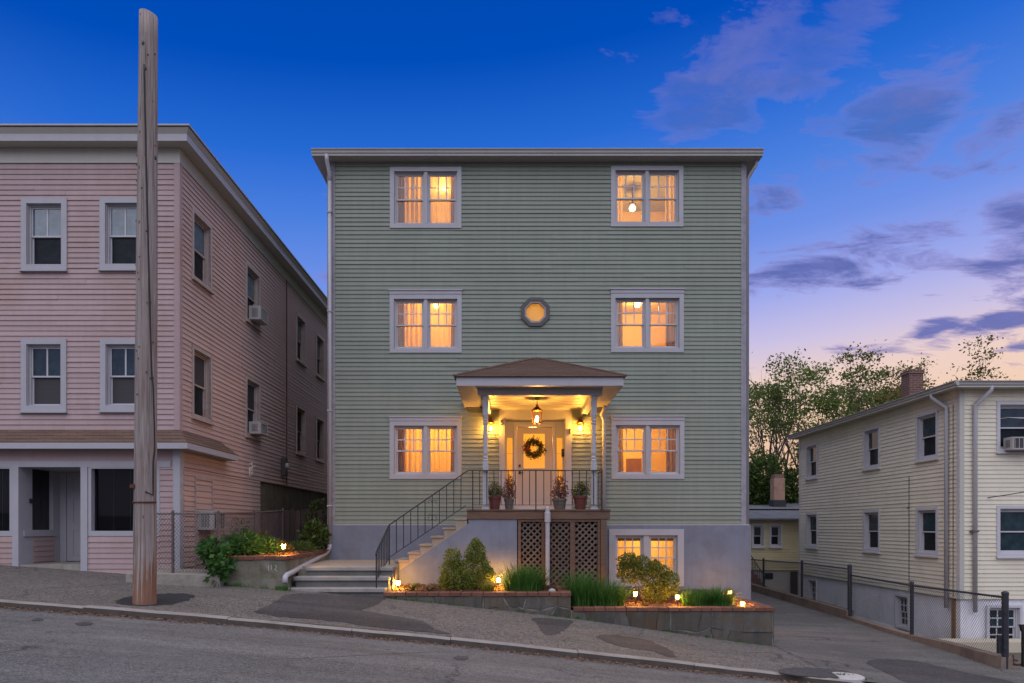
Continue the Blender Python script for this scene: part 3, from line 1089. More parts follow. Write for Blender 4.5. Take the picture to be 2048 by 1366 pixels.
g_windows = []   # (hole, part, key)
spec = [
    ('ul', 780, 923, 335, 457, 0.0, 'upper left lit double window with sheer curtains'),
    ('ur', 1221.5, 1366, 333, 454, 0.0, 'upper right lit double window with a ceiling lamp inside'),
    ('ml', 779.5, 923.5, 580, 706, 0.12, 'middle left lit double window with sheer curtains'),
    ('mr', 1221.5, 1367, 578, 705, 0.12, 'middle right lit double window with dark side drapes'),
    ('ll', 779.5, 923, 833, 958, 0.12, 'lower left lit double window beside the porch'),
    ('lr', 1222.5, 1368, 832, 958, 0.12, 'lower right lit double window with a framed picture inside'),
]
G_HOLES = []
for key, a, b_, t, bt, head, lab in spec:
    hole, o = window(WG, green, gx(a), gx(b_), gz(bt), gz(t), tw=0.105, units=2, up=GLASS, low=GLASS, cols=3, rows=2, head=head, sill=0.0, label=lab)
    MB().wbox(WG, gx(a) - 0.01, gx(b_) + 0.01, 0, 0.055, gz(bt) - 0.012, gz(bt) + 0.018).build('sill', WHITE, o) if False else None
    G_HOLES.append(hole); g_windows.append((key, hole, o))
# octagon window
OX, OZ, OR = gx(1070.5), gz(625), 0.345
G_OCT = (OX - 0.25, OX + 0.25, OZ - 0.25, OZ + 0.25)
# door opening behind the porch
DX0, DX1 = gx(1009.4), gx(1130.6)
DZ0, DZ1 = 0.372, gz(838)
G_DOOR = (DX0, DX1, DZ0 - 0.3, DZ1)
# casing around the door also interrupts the siding
G_DOORC = (gx(998.3), gx(1142.7), DZ0 - 0.3, gz(819))
ALLH = G_HOLES + [G_OCT, G_DOOR]
wallp = wall_with_holes(WG, GX0 + 0.19, GX1 - 0.13, GF - 0.02, GT, ALLH, 0.2, 'front_wall', GREEN, green)
siding(WG, wallp, GX0 + 0.19, GX1 - 0.13, GF, GT - 0.02, G_HOLES + [G_DOORC, (OX - 0.22, OX + 0.22, OZ - 0.22, OZ + 0.22)], 0.1034, GREEN, lip=0.020)
# corner trim, side and back walls, inner floor decks keep the shell light-tight
MB().wbox(WG, GX0, GX0 + 0.189, -0.2, 0.024, GF - 0.03, GT - 0.002).build('corner_trim', TRIM_GREY, green)
MB().wbox(WG, GX1 - 0.129, GX1, -0.2, 0.024, GF - 0.03, GT - 0.002).build('corner_trim', TRIM_GREY, green)
MB().box(GX0, GX0 + 0.2, DG + 0.201, GBACK, -2.5, GT).build('side_wall', GREEN, green)
MB().box(GX1 - 0.2, GX1, DG + 0.201, GBACK, -2.9, GT).build('side_wall', GREEN, green)
MB().box(GX0 + 0.2, GX1 - 0.2, GBACK - 0.2, GBACK, -2.5, GT).build('back_wall', GREEN, green)

# roof: soffit, gutter, low hip
e = 0.30
b = MB()
b.box(GX0 - e, GX1 + e, DG - e, GBACK + e, GT, GT + 0.035)
b.build('soffit', GUTTERM, green)
b = MB()
GUT = [(0.0, 0.0), (-0.05, 0.0), (-0.075, 0.03), (-0.08, 0.07), (-0.11, 0.10), (-0.11, 0.115), (0.0, 0.115)]


def gutter(b, x0, x1, y, z):
    vs = [(x0, y + p, z + q) for p, q in GUT] + [(x1, y + p, z + q) for p, q in GUT]
    n = len(GUT)
    b.add(vs, [(i, i + n, (i + 1) % n + n, (i + 1) % n) for i in range(n)] + [tuple(range(n)), tuple(range(n, 2 * n))[::-1]])


gutter(b, GX0 - e, GX1 + e, DG - e + 0.055, GT + 0.036)
b.build('gutter', GUTTERM, green)
b = MB()
hx0, hx1, hy0, hy1 = GX0 - e + 0.06, GX1 + e - 0.06, DG - e + 0.06, GBACK + e
b.prism([(hx0, hy0, GT + 0.155), (hx1, hy0, GT + 0.155), (hx1, hy1, GT + 0.155), (hx0, hy1, GT + 0.155)], (0, 0, 0.035))
b.add([(hx0, hy0, GT + 0.19), (hx1, hy0, GT + 0.19), (hx1, hy1, GT + 0.19), (hx0, hy1, GT + 0.19), ((hx0 + hx1) / 2, (hy0 + hy1) / 2, GT + 0.9)], [(0, 1, 4), (1, 2, 4), (2, 3, 4), (3, 0, 4)])
b.build('roof', ROOFDARK, green)
b = MB()
b.box(GX0 - e + 0.055, GX1 + e, DG - e + 0.056, DG - e + 0.09, GT + 0.036, GT + 0.153)
b.build('fascia', WHITE, green)

# foundation with the basement window
BW = (gx(1217), gx(1366), gz(1172), gz(1058))
WF = Wall(0, DG - 0.05, 1, 0, 0, -1)
bh, bo = window(WF, green, BW[0], BW[1], BW[2], BW[3], tw=0.15, units=2, up=GLASS, low=GLASS, cols=3, rows=2, sill=0.0, both=True, label='lit basement double window behind the golden shrub', mull=0.14)
wall_with_holes(WF, GX0 + 0.02, GX1 + 0.10, -2.9, GF - 0.031, [bh], 0.25, 'foundation', STUCCO, green)
MB().wbox(WG, GX0 + 0.19, GX1 + 0.07, 0, 0.035, GF - 0.03, GF - 0.005).build('starter_strip', WHITE, green)

# octagonal window: ring, sash and pane
b = MB()
def octo(r, d):
    return [WG.p(OX + r * math.cos(R(22.5 + 45 * i)), d, OZ + r * math.sin(R(22.5 + 45 * i))) for i in range(8)]
def octring(b, r0, r1, d0, d1):
    A, B_, C, D_ = octo(r0, d1), octo(r1, d1), octo(r0, d0), octo(r1, d0)
    vs = A + B_ + C + D_
    fs = []
    for i in range(8):
        j = (i + 1) % 8
        fs += [(i, j, 8 + j, 8 + i), (16 + i, 24 + i, 24 + j, 16 + j), (8 + i, 8 + j, 24 + j, 24 + i), (i, 16 + i, 16 + j, j)]
    b.add(vs, fs)
octring(b, 0.285, 0.375, -0.002, 0.06)
oct_o = b.build('octagonal_window', surf('grey_octagon_trim', (0.085, 0.078, 0.082), 0.5, 0.12, 6), green)
b = MB(); octring(b, 0.235, 0.2845, -0.06, 0.045)
b.build('sash', surf('taupe_sash', (0.30, 0.26, 0.24), 0.5, 0.1, 6), oct_o)
MB().prism(octo(0.238, -0.03), (0, 0.005, 0)).build('pane', FROST, oct_o)

# rooms behind the lit windows
def room(hole, depth=2.6, side=0.55, below=0.75, above=0.42, W=WG, d0=-0.2, name='room'):
    u0, u1, z0, z1 = hole
    a, c, lo, hi = u0 - side, u1 + side, z0 - below, z1 + above
    b = MB()
    p = lambda u, d, z: W.p(u, d, z)
    b.quad(p(a, -depth, lo), p(c, -depth, lo), p(c, -depth, hi), p(a, -depth, hi))
    b.quad(p(a, d0, lo), p(a, -depth, lo), p(a, -depth, hi), p(a, d0, hi))
    b.quad(p(c, d0, lo), p(c, d0, hi), p(c, -depth, hi), p(c, -depth, lo))
    b.quad(p(a, d0, hi), p(a, -depth, hi), p(c, -depth, hi), p(c, d0, hi))
    o = b.build(name, ROOM, green)
    MB().quad(p(a, d0, lo), p(c, d0, lo), p(c, -depth, lo), p(a, -depth, lo)).build('floor', FLOORW, o)
    return a, c, lo, hi


def ceiling_lamp(x, y, z, label, watts, r=0.14):
    t = thing('ceiling_lamp', label, 'ceiling lamp', (x, y, z), 'ceiling lamps behind the lit windows')
    MB().lathe(x, y, [(0.10, z - 0.03), (0.11, z - 0.015), (0.09, z)], 16).build('lamp_base', COPPER, t)
    prof = [(max(r * math.sin(math.pi * i / 8), 0.004), z - 0.03 - r * 0.9 * (1 - math.cos(math.pi * (8 - i) / 8))) for i in range(9)]
    MB().lathe(x, y, [(q, w) for q, w in prof], 16).build('globe', BULB, t, smooth=True)
    point('room_light', (x, y, z - 0.03 - 2.0 * r - 0.05), watts, WARM, 0.08, t)
    return t


def curtain(W, u0, u1, z0, z1, d, amp, wl, mat, name, label, cat, group, seed=1, taper=0.0):
    rnd = random.Random(seed)
    n = max(12, int((u1 - u0) / wl * 8))
    ph = rnd.uniform(0, 6)
    cols = []
    b = MB()
    rows = 5
    for j in range(rows):
        t = j / (rows - 1)
        z = z0 + (z1 - z0) * t
        for i in range(n + 1):
            s = i / n
            u = u0 + (u1 - u0) * s
            uu = u + taper * (1 - t) * (s - 0.5)
            a = amp * (1 + 0.5 * math.sin(s * 9 + ph)) * (1.15 - 0.3 * t)
            w = a * math.sin(2 * math.pi * (u - u0) / wl + ph + 0.9 * math.sin(s * 7 + ph)) + 0.3 * a * math.sin(5.1 * math.pi * (u - u0) / wl + 2 * ph)
            b.v.append(W.p(uu, d + w, z))
    for j in range(rows - 1):
        for i in range(n):
            k = j * (n + 1) + i
            b.f.append((k, k + 1, k + n + 2, k + n + 1))
    o = b.build(name, mat, None, smooth=True)
    return tag(o, label, cat, group)


place = {'ul': 'upper left', 'ur': 'upper right', 'ml': 'middle left', 'mr': 'middle right', 'll': 'lower left', 'lr': 'lower right'}
lampx = {'ul': 0.30, 'ur': -0.13, 'ml': 0.12, 'mr': 0.0, 'll': 0.25, 'lr': -0.25}
WATTS = {'ul': 110, 'ur': 84, 'ml': 118, 'mr': 92, 'll': 130, 'lr': 110}
for key, hole, o in g_windows:
    a, c, lo, hi = room(hole)
    m = (hole[0] + hole[1]) / 2
    p = place[key]
    if key == 'ur':
        lz = hole[3] - 0.22
        yy = DG + 1.25
        t = ceiling_lamp(m + lampx[key], yy, lz, 'glowing round ceiling lamp inside the %s window of the green house' % p, WATTS[key], 0.085)
        MB().box(m + lampx[key] - 0.012, m + lampx[key] + 0.012, yy - 0.012, yy + 0.012, lz, hi - 0.002).build('stem', COPPER, t)
    else:
        ceiling_lamp(m + lampx[key], DG + 1.3, hi - 0.004, 'glowing round ceiling lamp inside the %s window of the green house' % p, WATTS[key], 0.10)
    z0, z1 = hole[2] - 0.15, hole[3] + 0.08
    if key in ('ul', 'ml', 'll'):
        curtain(WG, hole[0] - 0.05, hole[1] + 0.05, z0, z1, -0.36, 0.034, 0.12, SHEER, 'sheer_curtain', 'pale sheer curtain drawn across the %s window of the green house' % p, 'curtain', 'curtains in the lit windows', seed=hash(key) % 50)
        wds = (0.21, 0.17)
    else:
        wds = (0.22, 0.27)
    if key != 'ur':
        dm = DRAPE
    else:
        dm = SHEER
    curtain(WG, hole[0] - 0.10, hole[0] + wds[0], z0, z1, -0.28, 0.030, 0.085, dm, 'drape', 'gathered drape at the left edge of the %s lit window' % p, 'drape', 'curtains in the lit windows', seed=3, taper=0.02)
    curtain(WG, hole[1] - wds[1], hole[1] + 0.10, z0, z1, -0.28, 0.025, 0.085, dm, 'drape', 'gathered drape at the right edge of the %s lit window' % p, 'drape', 'curtains in the lit windows', seed=8, taper=0.02)
    if key == 'lr':
        t = thing('framed_picture', 'framed brown picture on the back wall inside the lower right window', 'picture', (m + 0.13, DG + 2.59, hole[2] + 0.1))
        Wp = Wall(0, DG + 2.59, 1, 0, 0, -1)
        frame_ring(MB(), Wp, m - 0.16, m + 0.42, hole[2] + 0.10, hole[2] + 0.72, 0.07, 0, 0.03).build('picture_frame', ROOM, t)
        MB().wbox(Wp, m - 0.09, m + 0.35, 0, 0.012, hole[2] + 0.17, hole[2] + 0.65).build('canvas', PAINTING, t)
# basement room, octagon room, hall
room(bh, 2.4, 0.5, 0.5, 0.25, WF)
ceiling_lamp((bh[0] + bh[1]) / 2, DG + 1.0, bh[3] + 0.246, 'glowing ceiling lamp inside the basement window of the green house', 55, 0.09)
for i, (u0, u1) in enumerate(((bh[0] + 0.06, (bh[0] + bh[1]) / 2 - 0.1), ((bh[0] + bh[1]) / 2 + 0.1, bh[1] - 0.06))):
    tag(MB().wbox(WF, u0, u1, -0.20, -0.165, bh[3] - 0.14, bh[3] - 0.03).build('window_blind', blind_mat('raised_blind', (0.35, 0.22, 0.10))), 'raised window blind at the top of the %s basement pane' % ('left', 'right')[i], 'blind', 'raised basement blinds')
sh = cloth('basement_shade', (0.88, 0.70, 0.42), 0.75, 0.03)
for i, (u0, u1) in enumerate(((bh[0] + 0.05, (bh[0] + bh[1]) / 2 - 0.09), ((bh[0] + bh[1]) / 2 + 0.09, bh[1] - 0.05))):
    curtain(WF, u0, u1, bh[2] - 0.1, bh[3] - 0.02, -0.26, 0.004, 0.12, sh, 'roller_blind', 'amber roller blind in the %s half of the basement window' % ('left', 'right')[i], 'roller blind', 'amber basement blinds', seed=i)
room((OX - 0.2, OX + 0.2, OZ - 0.2, OZ + 0.2), 1.4, 0.4, 0.5, 0.5)
point('room_light', (OX, DG + 0.9, OZ + 0.3), 17, WARM, 0.08, oct_o)
room((DX0 + 0.05, DX1 - 0.05, DZ0, DZ1), 3.2, 0.02, 0.0, 0.02, d0=-0.36, name='hallway')
point('hall_light', ((DX0 + DX1) / 2, DG + 1.6, DZ1 - 0.3), 62, (1.0, 0.55, 0.14), 0.10, green)

# long white downspout on the left corner with its elbow and the sloping outlet
b = MB()
xl = gx(661.5)
yl = DG - 0.085
b.tube([(xl - 0.02, DG - 0.30, GT + 0.03), (xl - 0.02, DG - 0.28, GT - 0.10), (xl, yl, GT - 0.32), (xl, yl, GT - 0.5)], 0.048, 10)
b.tube([(xl, yl, GT - 0.5), (xl, yl, -0.42)], 0.044, 10)
ea = P(655, 1100, DG - 0.15)
eb = P(643, 1113, 15.9)
ec = P(574, 1150, 12.75)
ed = P(570, 1166, 12.60)
b.tube([(xl, yl, -0.42), (xl - 0.005, yl - 0.02, -0.52), (xl - 0.03, yl - 0.12, -0.60), (xl - 0.06, 16.2, -0.66), ec, (ec[0], ec[1] - 0.1, ec[2] - 0.03), ed], 0.052, 10)
o = b.build('downspout', WHITE, green, smooth=True)
o['label'] = 'white downspout down the left corner with a long sloping outlet'
for zz in (7.6, 5.2, 2.8, 0.5):
    MB().box(xl - 0.056, xl + 0.056, yl - 0.054, yl + 0.05, zz, zz + 0.03).build('pipe_strap', WHITE, o)
# short leader at the right eave
b = MB()
b.tube([(GX1 + 0.22, DG - 0.12, GT + 0.02), (GX1 + 0.21, DG - 0.1, GT - 0.12), (GX1 + 0.09, DG - 0.03, GT - 0.32), (GX1 + 0.05, DG + 0.05, GT - 0.42), (GX1 + 0.05, DG + 0.05, -2.0)], 0.04, 8)
b.build('downspout', WHITE, green, smooth=True)

# ------------------------------------------------------------------ porch
DP = 14.4                                     # porch front
KP = DP / F
def pp(px): return (px - 1019) * KP
def pz(py): return (1054 - py) * KP
DK_Z = 0.372                                  # deck height
PX0, PX1 = pp(934), pp(1220)
# deck: planks running along the front, fascia beam
rows = 15
for i in range(rows):
    y0 = DP - 0.02 + (DG - 0.06 - DP) * i / rows
    y1 = DP - 0.02 + (DG - 0.06 - DP) * (i + 1) / rows - 0.006
    MB().box(PX0 - 0.01, PX1 + 0.01, y0, y1, DK_Z - 0.032, DK_Z).build('deck_plank', DECKWOOD, green)
b = MB()
b.box(PX0, PX1, DP, DP + 0.045, DK_Z - 0.205, DK_Z - 0.033)
b.box(PX1 - 0.045, PX1, DP + 0.046, DG - 0.06, DK_Z - 0.205, DK_Z - 0.033)
b.box(PX0, PX0 + 0.045, DP + 0.046, DG - 0.06, DK_Z - 0.205, DK_Z - 0.033)
b.build('rim_beam', DECKWOOD, green, bevel=0.004)

# stucco wall under the stair and deck
SX = [(pp(a), pz(b_)) for a, b_ in ((911, 1036), (887.5, 1055), (864, 1072), (840, 1088.5), (817.5, 1104.5), (790, 1120))]
wl = pp(786)
wr = pp(1034)
b = MB()
yf = DP + 0.05
ys0 = yf - 0.022
poly = [(wl, ys0, -1.6), (wr, ys0, -1.6), (wr, ys0, DK_Z - 0.207), (PX0 + 0.02, ys0, DK_Z - 0.207), (pp(937), ys0, pz(1047)), (wl, ys0, pz(1150))]
b.prism(poly, (0, 1.25, 0))
b.build('stair_wall', STUCCO, green)
# stepped concrete stringer and treads
prev = (PX0, DK_Z)
b = MB()
pts = [(PX0, yf - 0.012, DK_Z - 0.21)]
pts2 = []
last_x = PX0
for i, (sx, sz) in enumerate(SX):
    nx = sx
    # riser block
    b.box(nx, last_x + 0.001, yf - 0.010 - 0.0005 * i, yf + 1.22, -1.3, sz - 0.045)
    MB().box(nx - 0.03, last_x - 0.002, yf - 0.035, yf + 1.26, sz - 0.043, sz).build('step_tread', STEPCONC, green, bevel=0.006)
    last_x = nx
b.build('stair_stringer', STEPCONC, green)

# lattice skirt: frame posts and diagonal slats
fy = DP + 0.06
lat_bot = -1.45
def post(p0, p1, name='lattice_post', z1=DK_Z - 0.207, dy=0.0, dep=0.05):
    return MB().box(pp(p0), pp(p1), fy - 0.03 + dy, fy + dep, lat_bot, z1).build(name, DECKWOOD, green, bevel=0.003)
post(1036, 1042); post(1083, 1090); post(1140.5, 1150); post(1195.5, 1201)
post(1201.6, 1213, 'corner_post', dy=-0.02, dep=0.12)
post(1094, 1100.5)
MB().box(pp(1036), pp(1201), fy - 0.034, fy - 0.008, DK_Z - 0.26, DK_Z - 0.2075).build('lattice_rail', DECKWOOD, green)
for (a, c) in ((1042.3, 1082.7), (1100.8, 1140.2), (1150.3, 1195.2)):
    u0, u1 = pp(a), pp(c)
    z1, z0 = DK_Z - 0.262, -1.35
    panel = MB().box(u0, u1, fy + 0.046, fy + 0.05, z0, z0 + 0.05).build('lattice_panel', LATTICE, green)
    sp = 0.132
    for sgn in (1, -1):
        yy = fy + (0.008 if sgn > 0 else 0.018)
        w = u1 - u0
        n = int((z1 - z0 + w) / sp) + 2
        for k in range(-1, n):
            # line z = zc + sgn*(u-u0)
            zc = z0 - (w if sgn > 0 else 0) + k * sp + 0.02
            ua, ub = u0, u1
            za = zc; zb_ = zc + sgn * w
            # clip in z
            def clip(ua, za, ub, zb_):
                lo, hi = z0 - 0.0, z1
                t0, t1 = 0.0, 1.0
                dz = zb_ - za
                for lim, s in ((lo, 1), (hi, -1)):
                    if abs(dz) < 1e-9:
                        continue
                    t = (lim - za) / dz
                    inc = (dz > 0) == (s > 0)
                    if inc: t0 = max(t0, t)
                    else: t1 = min(t1, t)
                return t0, t1
            t0, t1 = clip(ua, za, ub, zb_)
            if t1 - t0 < 0.05:
                continue
            A = (ua + w * t0, yy, za + (zb_ - za) * t0); B_ = (ua + w * t1, yy, za + (zb_ - za) * t1)
            MB().bar(A, B_, 0.008, 0.036, up=(0, 0, 1)).build('slat', LATTICE, panel)
# darkness under the deck: back boarding
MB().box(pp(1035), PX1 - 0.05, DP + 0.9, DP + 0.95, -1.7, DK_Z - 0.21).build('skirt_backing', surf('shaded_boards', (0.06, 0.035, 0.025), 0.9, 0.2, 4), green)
MB().box(PX1 - 0.10, PX1 - 0.06, DP + 0.10, DG - 0.06, -1.9, DK_Z - 0.207).build('skirt_side', LATTICE, green)

# porch roof
ZC = 2.84                                     # porch ceiling
RX0, RX1 = X(912.5, 14.0), X(1247, 14.0)
RY = 14.0
FZ0, FZ1 = 2.90, 3.075
b = MB()
b.box(RX0, RX1, RY, RY + 0.03, FZ0, FZ1)
b.box(RX0, RX0 + 0.03, RY + 0.031, DG - 0.03, FZ0, FZ1)
b.box(RX1 - 0.03, RX1, RY + 0.031, DG - 0.03, FZ0, FZ1)
b.build('porch_fascia', WHITE, green)
b = MB()
bx0, bx1 = pp(955), pp(1204)
b.box(RX0 + 0.031, bx0 + 0.1, RY + 0.031, DG - 0.03, FZ0 + 0.012, FZ0 + 0.03)
b.box(bx1 - 0.1, RX1 - 0.031, RY + 0.031, DG - 0.03, FZ0 + 0.012, FZ0 + 0.03)
b.box(bx0 + 0.1005, bx1 - 0.1005, RY + 0.031, DP + 0.02, FZ0 + 0.012, FZ0 + 0.03)
o = b.build('porch_soffit', WHITE, green)
for i in range(17):                            # beaded soffit grooves as battens
    x = RX0 + 0.2 + i * (RX1 - RX0 - 0.4) / 16
    MB().box(x - 0.006, x + 0.006, RY + 0.032, DP - 0.032, FZ0 + 0.004, FZ0 + 0.0115).build('soffit_bead', WHITE, o)
b = MB()
b.box(bx0, bx1, DP - 0.03, DP + 0.13, 2.775, FZ0 + 0.011)
b.build('porch_beam', WHITE, green)
for (x0, x1) in ((pp(963), pp(977)), (pp(1182), pp(1196))):
    MB().box(x0, x1, DP + 0.131, DG - 0.03, 2.70, FZ0 + 0.011).build('porch_side_beam', WHITE, green)
MB().box(pp(977) + 0.001, pp(1182) - 0.001, DP + 0.131, DG - 0.03, ZC, ZC + 0.03).build('porch_ceiling', CREAM, green)
for i in range(6):
    y = DP + 0.4 + i * 0.33
    MB().box(pp(977) + 0.002, pp(1182) - 0.002, y, y + 0.012, ZC - 0.006, ZC - 0.0005).build('ceiling_bead', CREAM, green)
# shingled hip roof in stepped courses
ax = X(1072, 15.7); ay = RY - 0.05 + 1.75; az_ = 3.86
ex0, ex1, ey, ez = RX0 - 0.045, RX1 + 0.045, RY - 0.05, FZ1 + 0.002
n = 16
roofb = MB()
def hipface(A, B_, C1, C2):
    """courses between eave A-B and ridge C1-C2"""
    A, B_, C1, C2 = map(Vector, (A, B_, C1, C2))
    nrm = (B_ - A).cross(C1 - A).normalized()
    if nrm.z < 0: nrm = -nrm
    for i in range(n):
        t0, t1 = i / n, (i + 1) / n
        a0 = A.lerp(C1, t0); b0 = B_.lerp(C2, t0); a1 = A.lerp(C1, t1 + 0.01); b1 = B_.lerp(C2, t1 + 0.01)
        lo = nrm * 0.020; hi_ = nrm * 0.006
        roofb.add([a0, b0, b0 + lo, a0 + lo, a1 + hi_, b1 + hi_], [(0, 1, 2, 3), (3, 2, 5, 4)])
hipface((ex0, ey, ez), (ex1, ey, ez), (ax - 0.06, ay, az_), (ax + 0.06, ay, az_))
hipface((ex0, DG - 0.03, ez), (ex0, ey, ez), (ax - 0.06, DG - 0.03, az_), (ax - 0.06, ay, az_))
hipface((ex1, ey, ez), (ex1, DG - 0.03, ez), (ax + 0.06, ay, az_), (ax + 0.06, DG - 0.03, az_))
roofb.quad((ex0, ey, ez), (ex1, ey, ez), (ex1, DG - 0.03, ez), (ex0, DG - 0.03, ez))
o = roofb.build('porch_roof', SHINGLE, green)
b = MB()
b.tube([(ex0, ey, ez + 0.02), (ax - 0.06, ay, az_ + 0.02), ], 0.03, 5)
b.tube([(ex1, ey, ez + 0.02), (ax + 0.06, ay, az_ + 0.02)], 0.03, 5)
b.tube([(ax, ay, az_ + 0.02), (ax, DG - 0.03, az_ + 0.02)], 0.04, 5)
b.build('ridge_cap', SHINGLE, o)

# turned posts
def turned_post(px):
    x = pp(px); y = DP + 0.06; w = 0.058
    b = MB()
    z0, z1 = DK_Z, 2.775
    b.box(x - 0.075, x + 0.075, y - 0.075, y + 0.075, z0, z0 + 0.05)
    b.box(x - w, x + w, y - w, y + w, z0 + 0.05, z0 + 1.02)
    b.box(x - w, x + w, y - w, y + w, z1 - 0.42, z1)
    zt = z0 + 1.02; L = z1 - 0.42 - zt
    prof = [(0.050, 0), (0.058, 0.02), (0.044, 0.05), (0.056, 0.08), (0.042, 0.12), (0.054, 0.17), (0.050, 0.35), (0.043, 0.72), (0.040, 0.80), (0.054, 0.83), (0.041, 0.86), (0.056, 0.90), (0.044, 0.93), (0.058, 0.97), (0.050, 1.0)]
    b.lathe(x, y, [(r, zt + L * t) for r, t in prof], 16)
    return b.build('porch_post', WHITE, green)
turned_post(970.8); turned_post(1188)

# porch downspout at the right, and the white pipe in front of the lattice
b = MB()
xd = gx(1207)
b.tube([(RX1 - 0.06, DG - 0.25, FZ0 + 0.03), (RX1 - 0.06, DG - 0.24, FZ0 - 0.06), (RX1 - 0.12, DG - 0.16, FZ0 - 0.20), (xd, DG - 0.09, FZ0 - 0.30), (xd, DG - 0.09, FZ0 - 0.42), (xd, DG - 0.09, DK_Z - 0.4)], 0.050, 10)
b.build('downspout', WHITE, green, smooth=True)
b = MB()
xm = X(1095, 14.3)
b.lathe(xm, 14.3, [(0.042, -1.36), (0.046, -0.2), (0.048, 0.10), (0.064, 0.105), (0.064, 0.30), (0.050, 0.32), (0.046, 0.40), (0.030, 0.43)], 12)
o = b.build('drain_pipe', WHITE, green, smooth=False)
o['label'] = 'white vertical drain pipe in front of the lattice'

# ------------------------------------------------------------------ entrance door
WD = Wall(0, DG, 1, 0, 0, -1)
rec = -0.30
b = MB()                                       # outer casing
cx0, cx1 = gx(998.3), gx(1142.7)
b.wbox(WD, cx0, DX0, 0.0, 0.05, DK_Z, gz(819))
b.wbox(WD, DX1, cx1, 0.0, 0.05, DK_Z, gz(819))
b.wbox(WD, DX0 + 0.0005, DX1 - 0.0005, 0.0, 0.05, DZ1, gz(819))
b.wbox(WD, cx0 - 0.02, cx1 + 0.02, 0.0, 0.075, gz(819) + 0.001, gz(819) + 0.03)
b.wbox(WD, DX0, DX0 + 0.02, rec, -0.0005, DK_Z, DZ1 - 0.001)
b.wbox(WD, DX1 - 0.02, DX1, rec, -0.0005, DK_Z, DZ1 - 0.001)
b.wbox(WD, DX0 + 0.0205, DX1 - 0.0205, rec, -0.0005, DZ1 - 0.02, DZ1 - 0.001)
b.build('entrance_surround', WHITE, green)
# door unit: frame, sidelights, transom panel
yk = (DG + 0.3) / F
def dx(px): return (px - 1019) * yk
def dz(py): return (1054 - py) * yk
DBOT = DK_Z + 0.13
fx0, fx1 = dx(1028), dx(1110.5)
sx0, sx1 = DX0 + 0.02, DX1 - 0.02
b = MB()
b.wbox(WD, fx0, dx(1034), rec - 0.06, rec + 0.05, DK_Z, dz(849))
b.wbox(WD, dx(1105), fx1, rec - 0.06, rec + 0.05, DK_Z, dz(849))
b.wbox(WD, dx(1034) + 0.0005, dx(1105) - 0.0005, rec - 0.06, rec + 0.05, dz(854.5), dz(849))
b.wbox(WD, dx(1034) + 0.0005, dx(1105) - 0.0005, rec - 0.06, rec + 0.10, DK_Z, DBOT - 0.002)
b.wbox(WD, sx0, sx1, rec - 0.06, rec, dz(849) + 0.001, DZ1 - 0.02)
for (a, c) in ((sx0, fx0 - 0.0005), (fx1 + 0.0005, sx1)):
    m_ = (a + c) / 2
    gl0, gl1 = m_ - 0.075, m_ + 0.075
    gl0 = max(gl0, a + 0.02); gl1 = min(gl1, c - 0.02)
    b.wbox(WD, a, gl0, rec - 0.06, rec, DK_Z, dz(849))
    b.wbox(WD, gl1, c, rec - 0.06, rec, DK_Z, dz(849))
    b.wbox(WD, gl0, gl1, rec - 0.06, rec, dz(875), dz(849))
    b.wbox(WD, gl0, gl1, rec - 0.06, rec, DK_Z, DK_Z + 0.60)
o = b.build('door_frame', WHITE_CLEAN, green)
for (a, c) in ((sx0, fx0 - 0.0005), (fx1 + 0.0005, sx1)):
    m_ = (a + c) / 2
    gl0, gl1 = max(m_ - 0.075, a + 0.02), min(m_ + 0.075, c - 0.02)
    MB().wbox(WD, gl0, gl1, rec - 0.04, rec - 0.035, DK_Z + 0.60, dz(875)).build('sidelight_pane', FROST, o)
    for q in (0.34, 0.68):
        zz = DK_Z + 0.60 + (dz(875) - DK_Z - 0.60) * q
        MB().wbox(WD, gl0, gl1, rec - 0.034, rec - 0.026, zz - 0.006, zz + 0.006).build('muntin', WHITE_CLEAN, o)
# door leaf
d0, d1, e0, e1 = dx(1034) + 0.006, dx(1105) - 0.006, DBOT, dz(855)
gl = (dx(1046.5), dx(1090), dz(937), dz(867))
b = MB()
b.wbox(WD, d0, gl[0], rec - 0.045, rec, e0, e1)
b.wbox(WD, gl[1], d1, rec - 0.045, rec, e0, e1)
b.wbox(WD, gl[0], gl[1], rec - 0.045, rec, gl[3], e1)
b.wbox(WD, gl[0], gl[1], rec - 0.045, rec, e0, gl[2])
door = b.build('door', DOORM, green)
frame_ring(MB(), WD, gl[0] - 0.02, gl[1] + 0.02, gl[2] - 0.02, gl[3] + 0.02, 0.024, rec + 0.001, rec + 0.015).build('pane_moulding', DOORM, door)
MB().wbox(WD, gl[0], gl[1], rec - 0.03, rec - 0.024, gl[2], gl[3]).build('pane', FROST, door)
for (a, c) in ((d0 + 0.10, (d0 + d1) / 2 - 0.04), ((d0 + d1) / 2 + 0.04, d1 - 0.10)):
    bb = frame_ring(MB(), WD, a, c, e0 + 0.14, gl[2] - 0.13, 0.022, rec + 0.001, rec + 0.010)
    bb.wbox(WD, a + 0.05, c - 0.05, rec + 0.0005, rec + 0.008, e0 + 0.19, gl[2] - 0.18)
    bb.build('door_panel', DOORM, door)
b = MB()
hx = d0 + 0.06
b.wbox(WD, hx - 0.025, hx + 0.025, rec, rec + 0.03, dz(934), dz(929))
b.wbox(WD, hx - 0.025, hx + 0.025, rec, rec + 0.025, dz(948), dz(942))
b.tube([WD.p(hx, rec + 0.01, dz(945)), WD.p(hx, rec + 0.07, dz(945)), WD.p(hx + 0.02, rec + 0.08, dz(945)), WD.p(hx + 0.09, rec + 0.08, dz(946))], 0.012, 6)
b.build('handle', IRON, door)

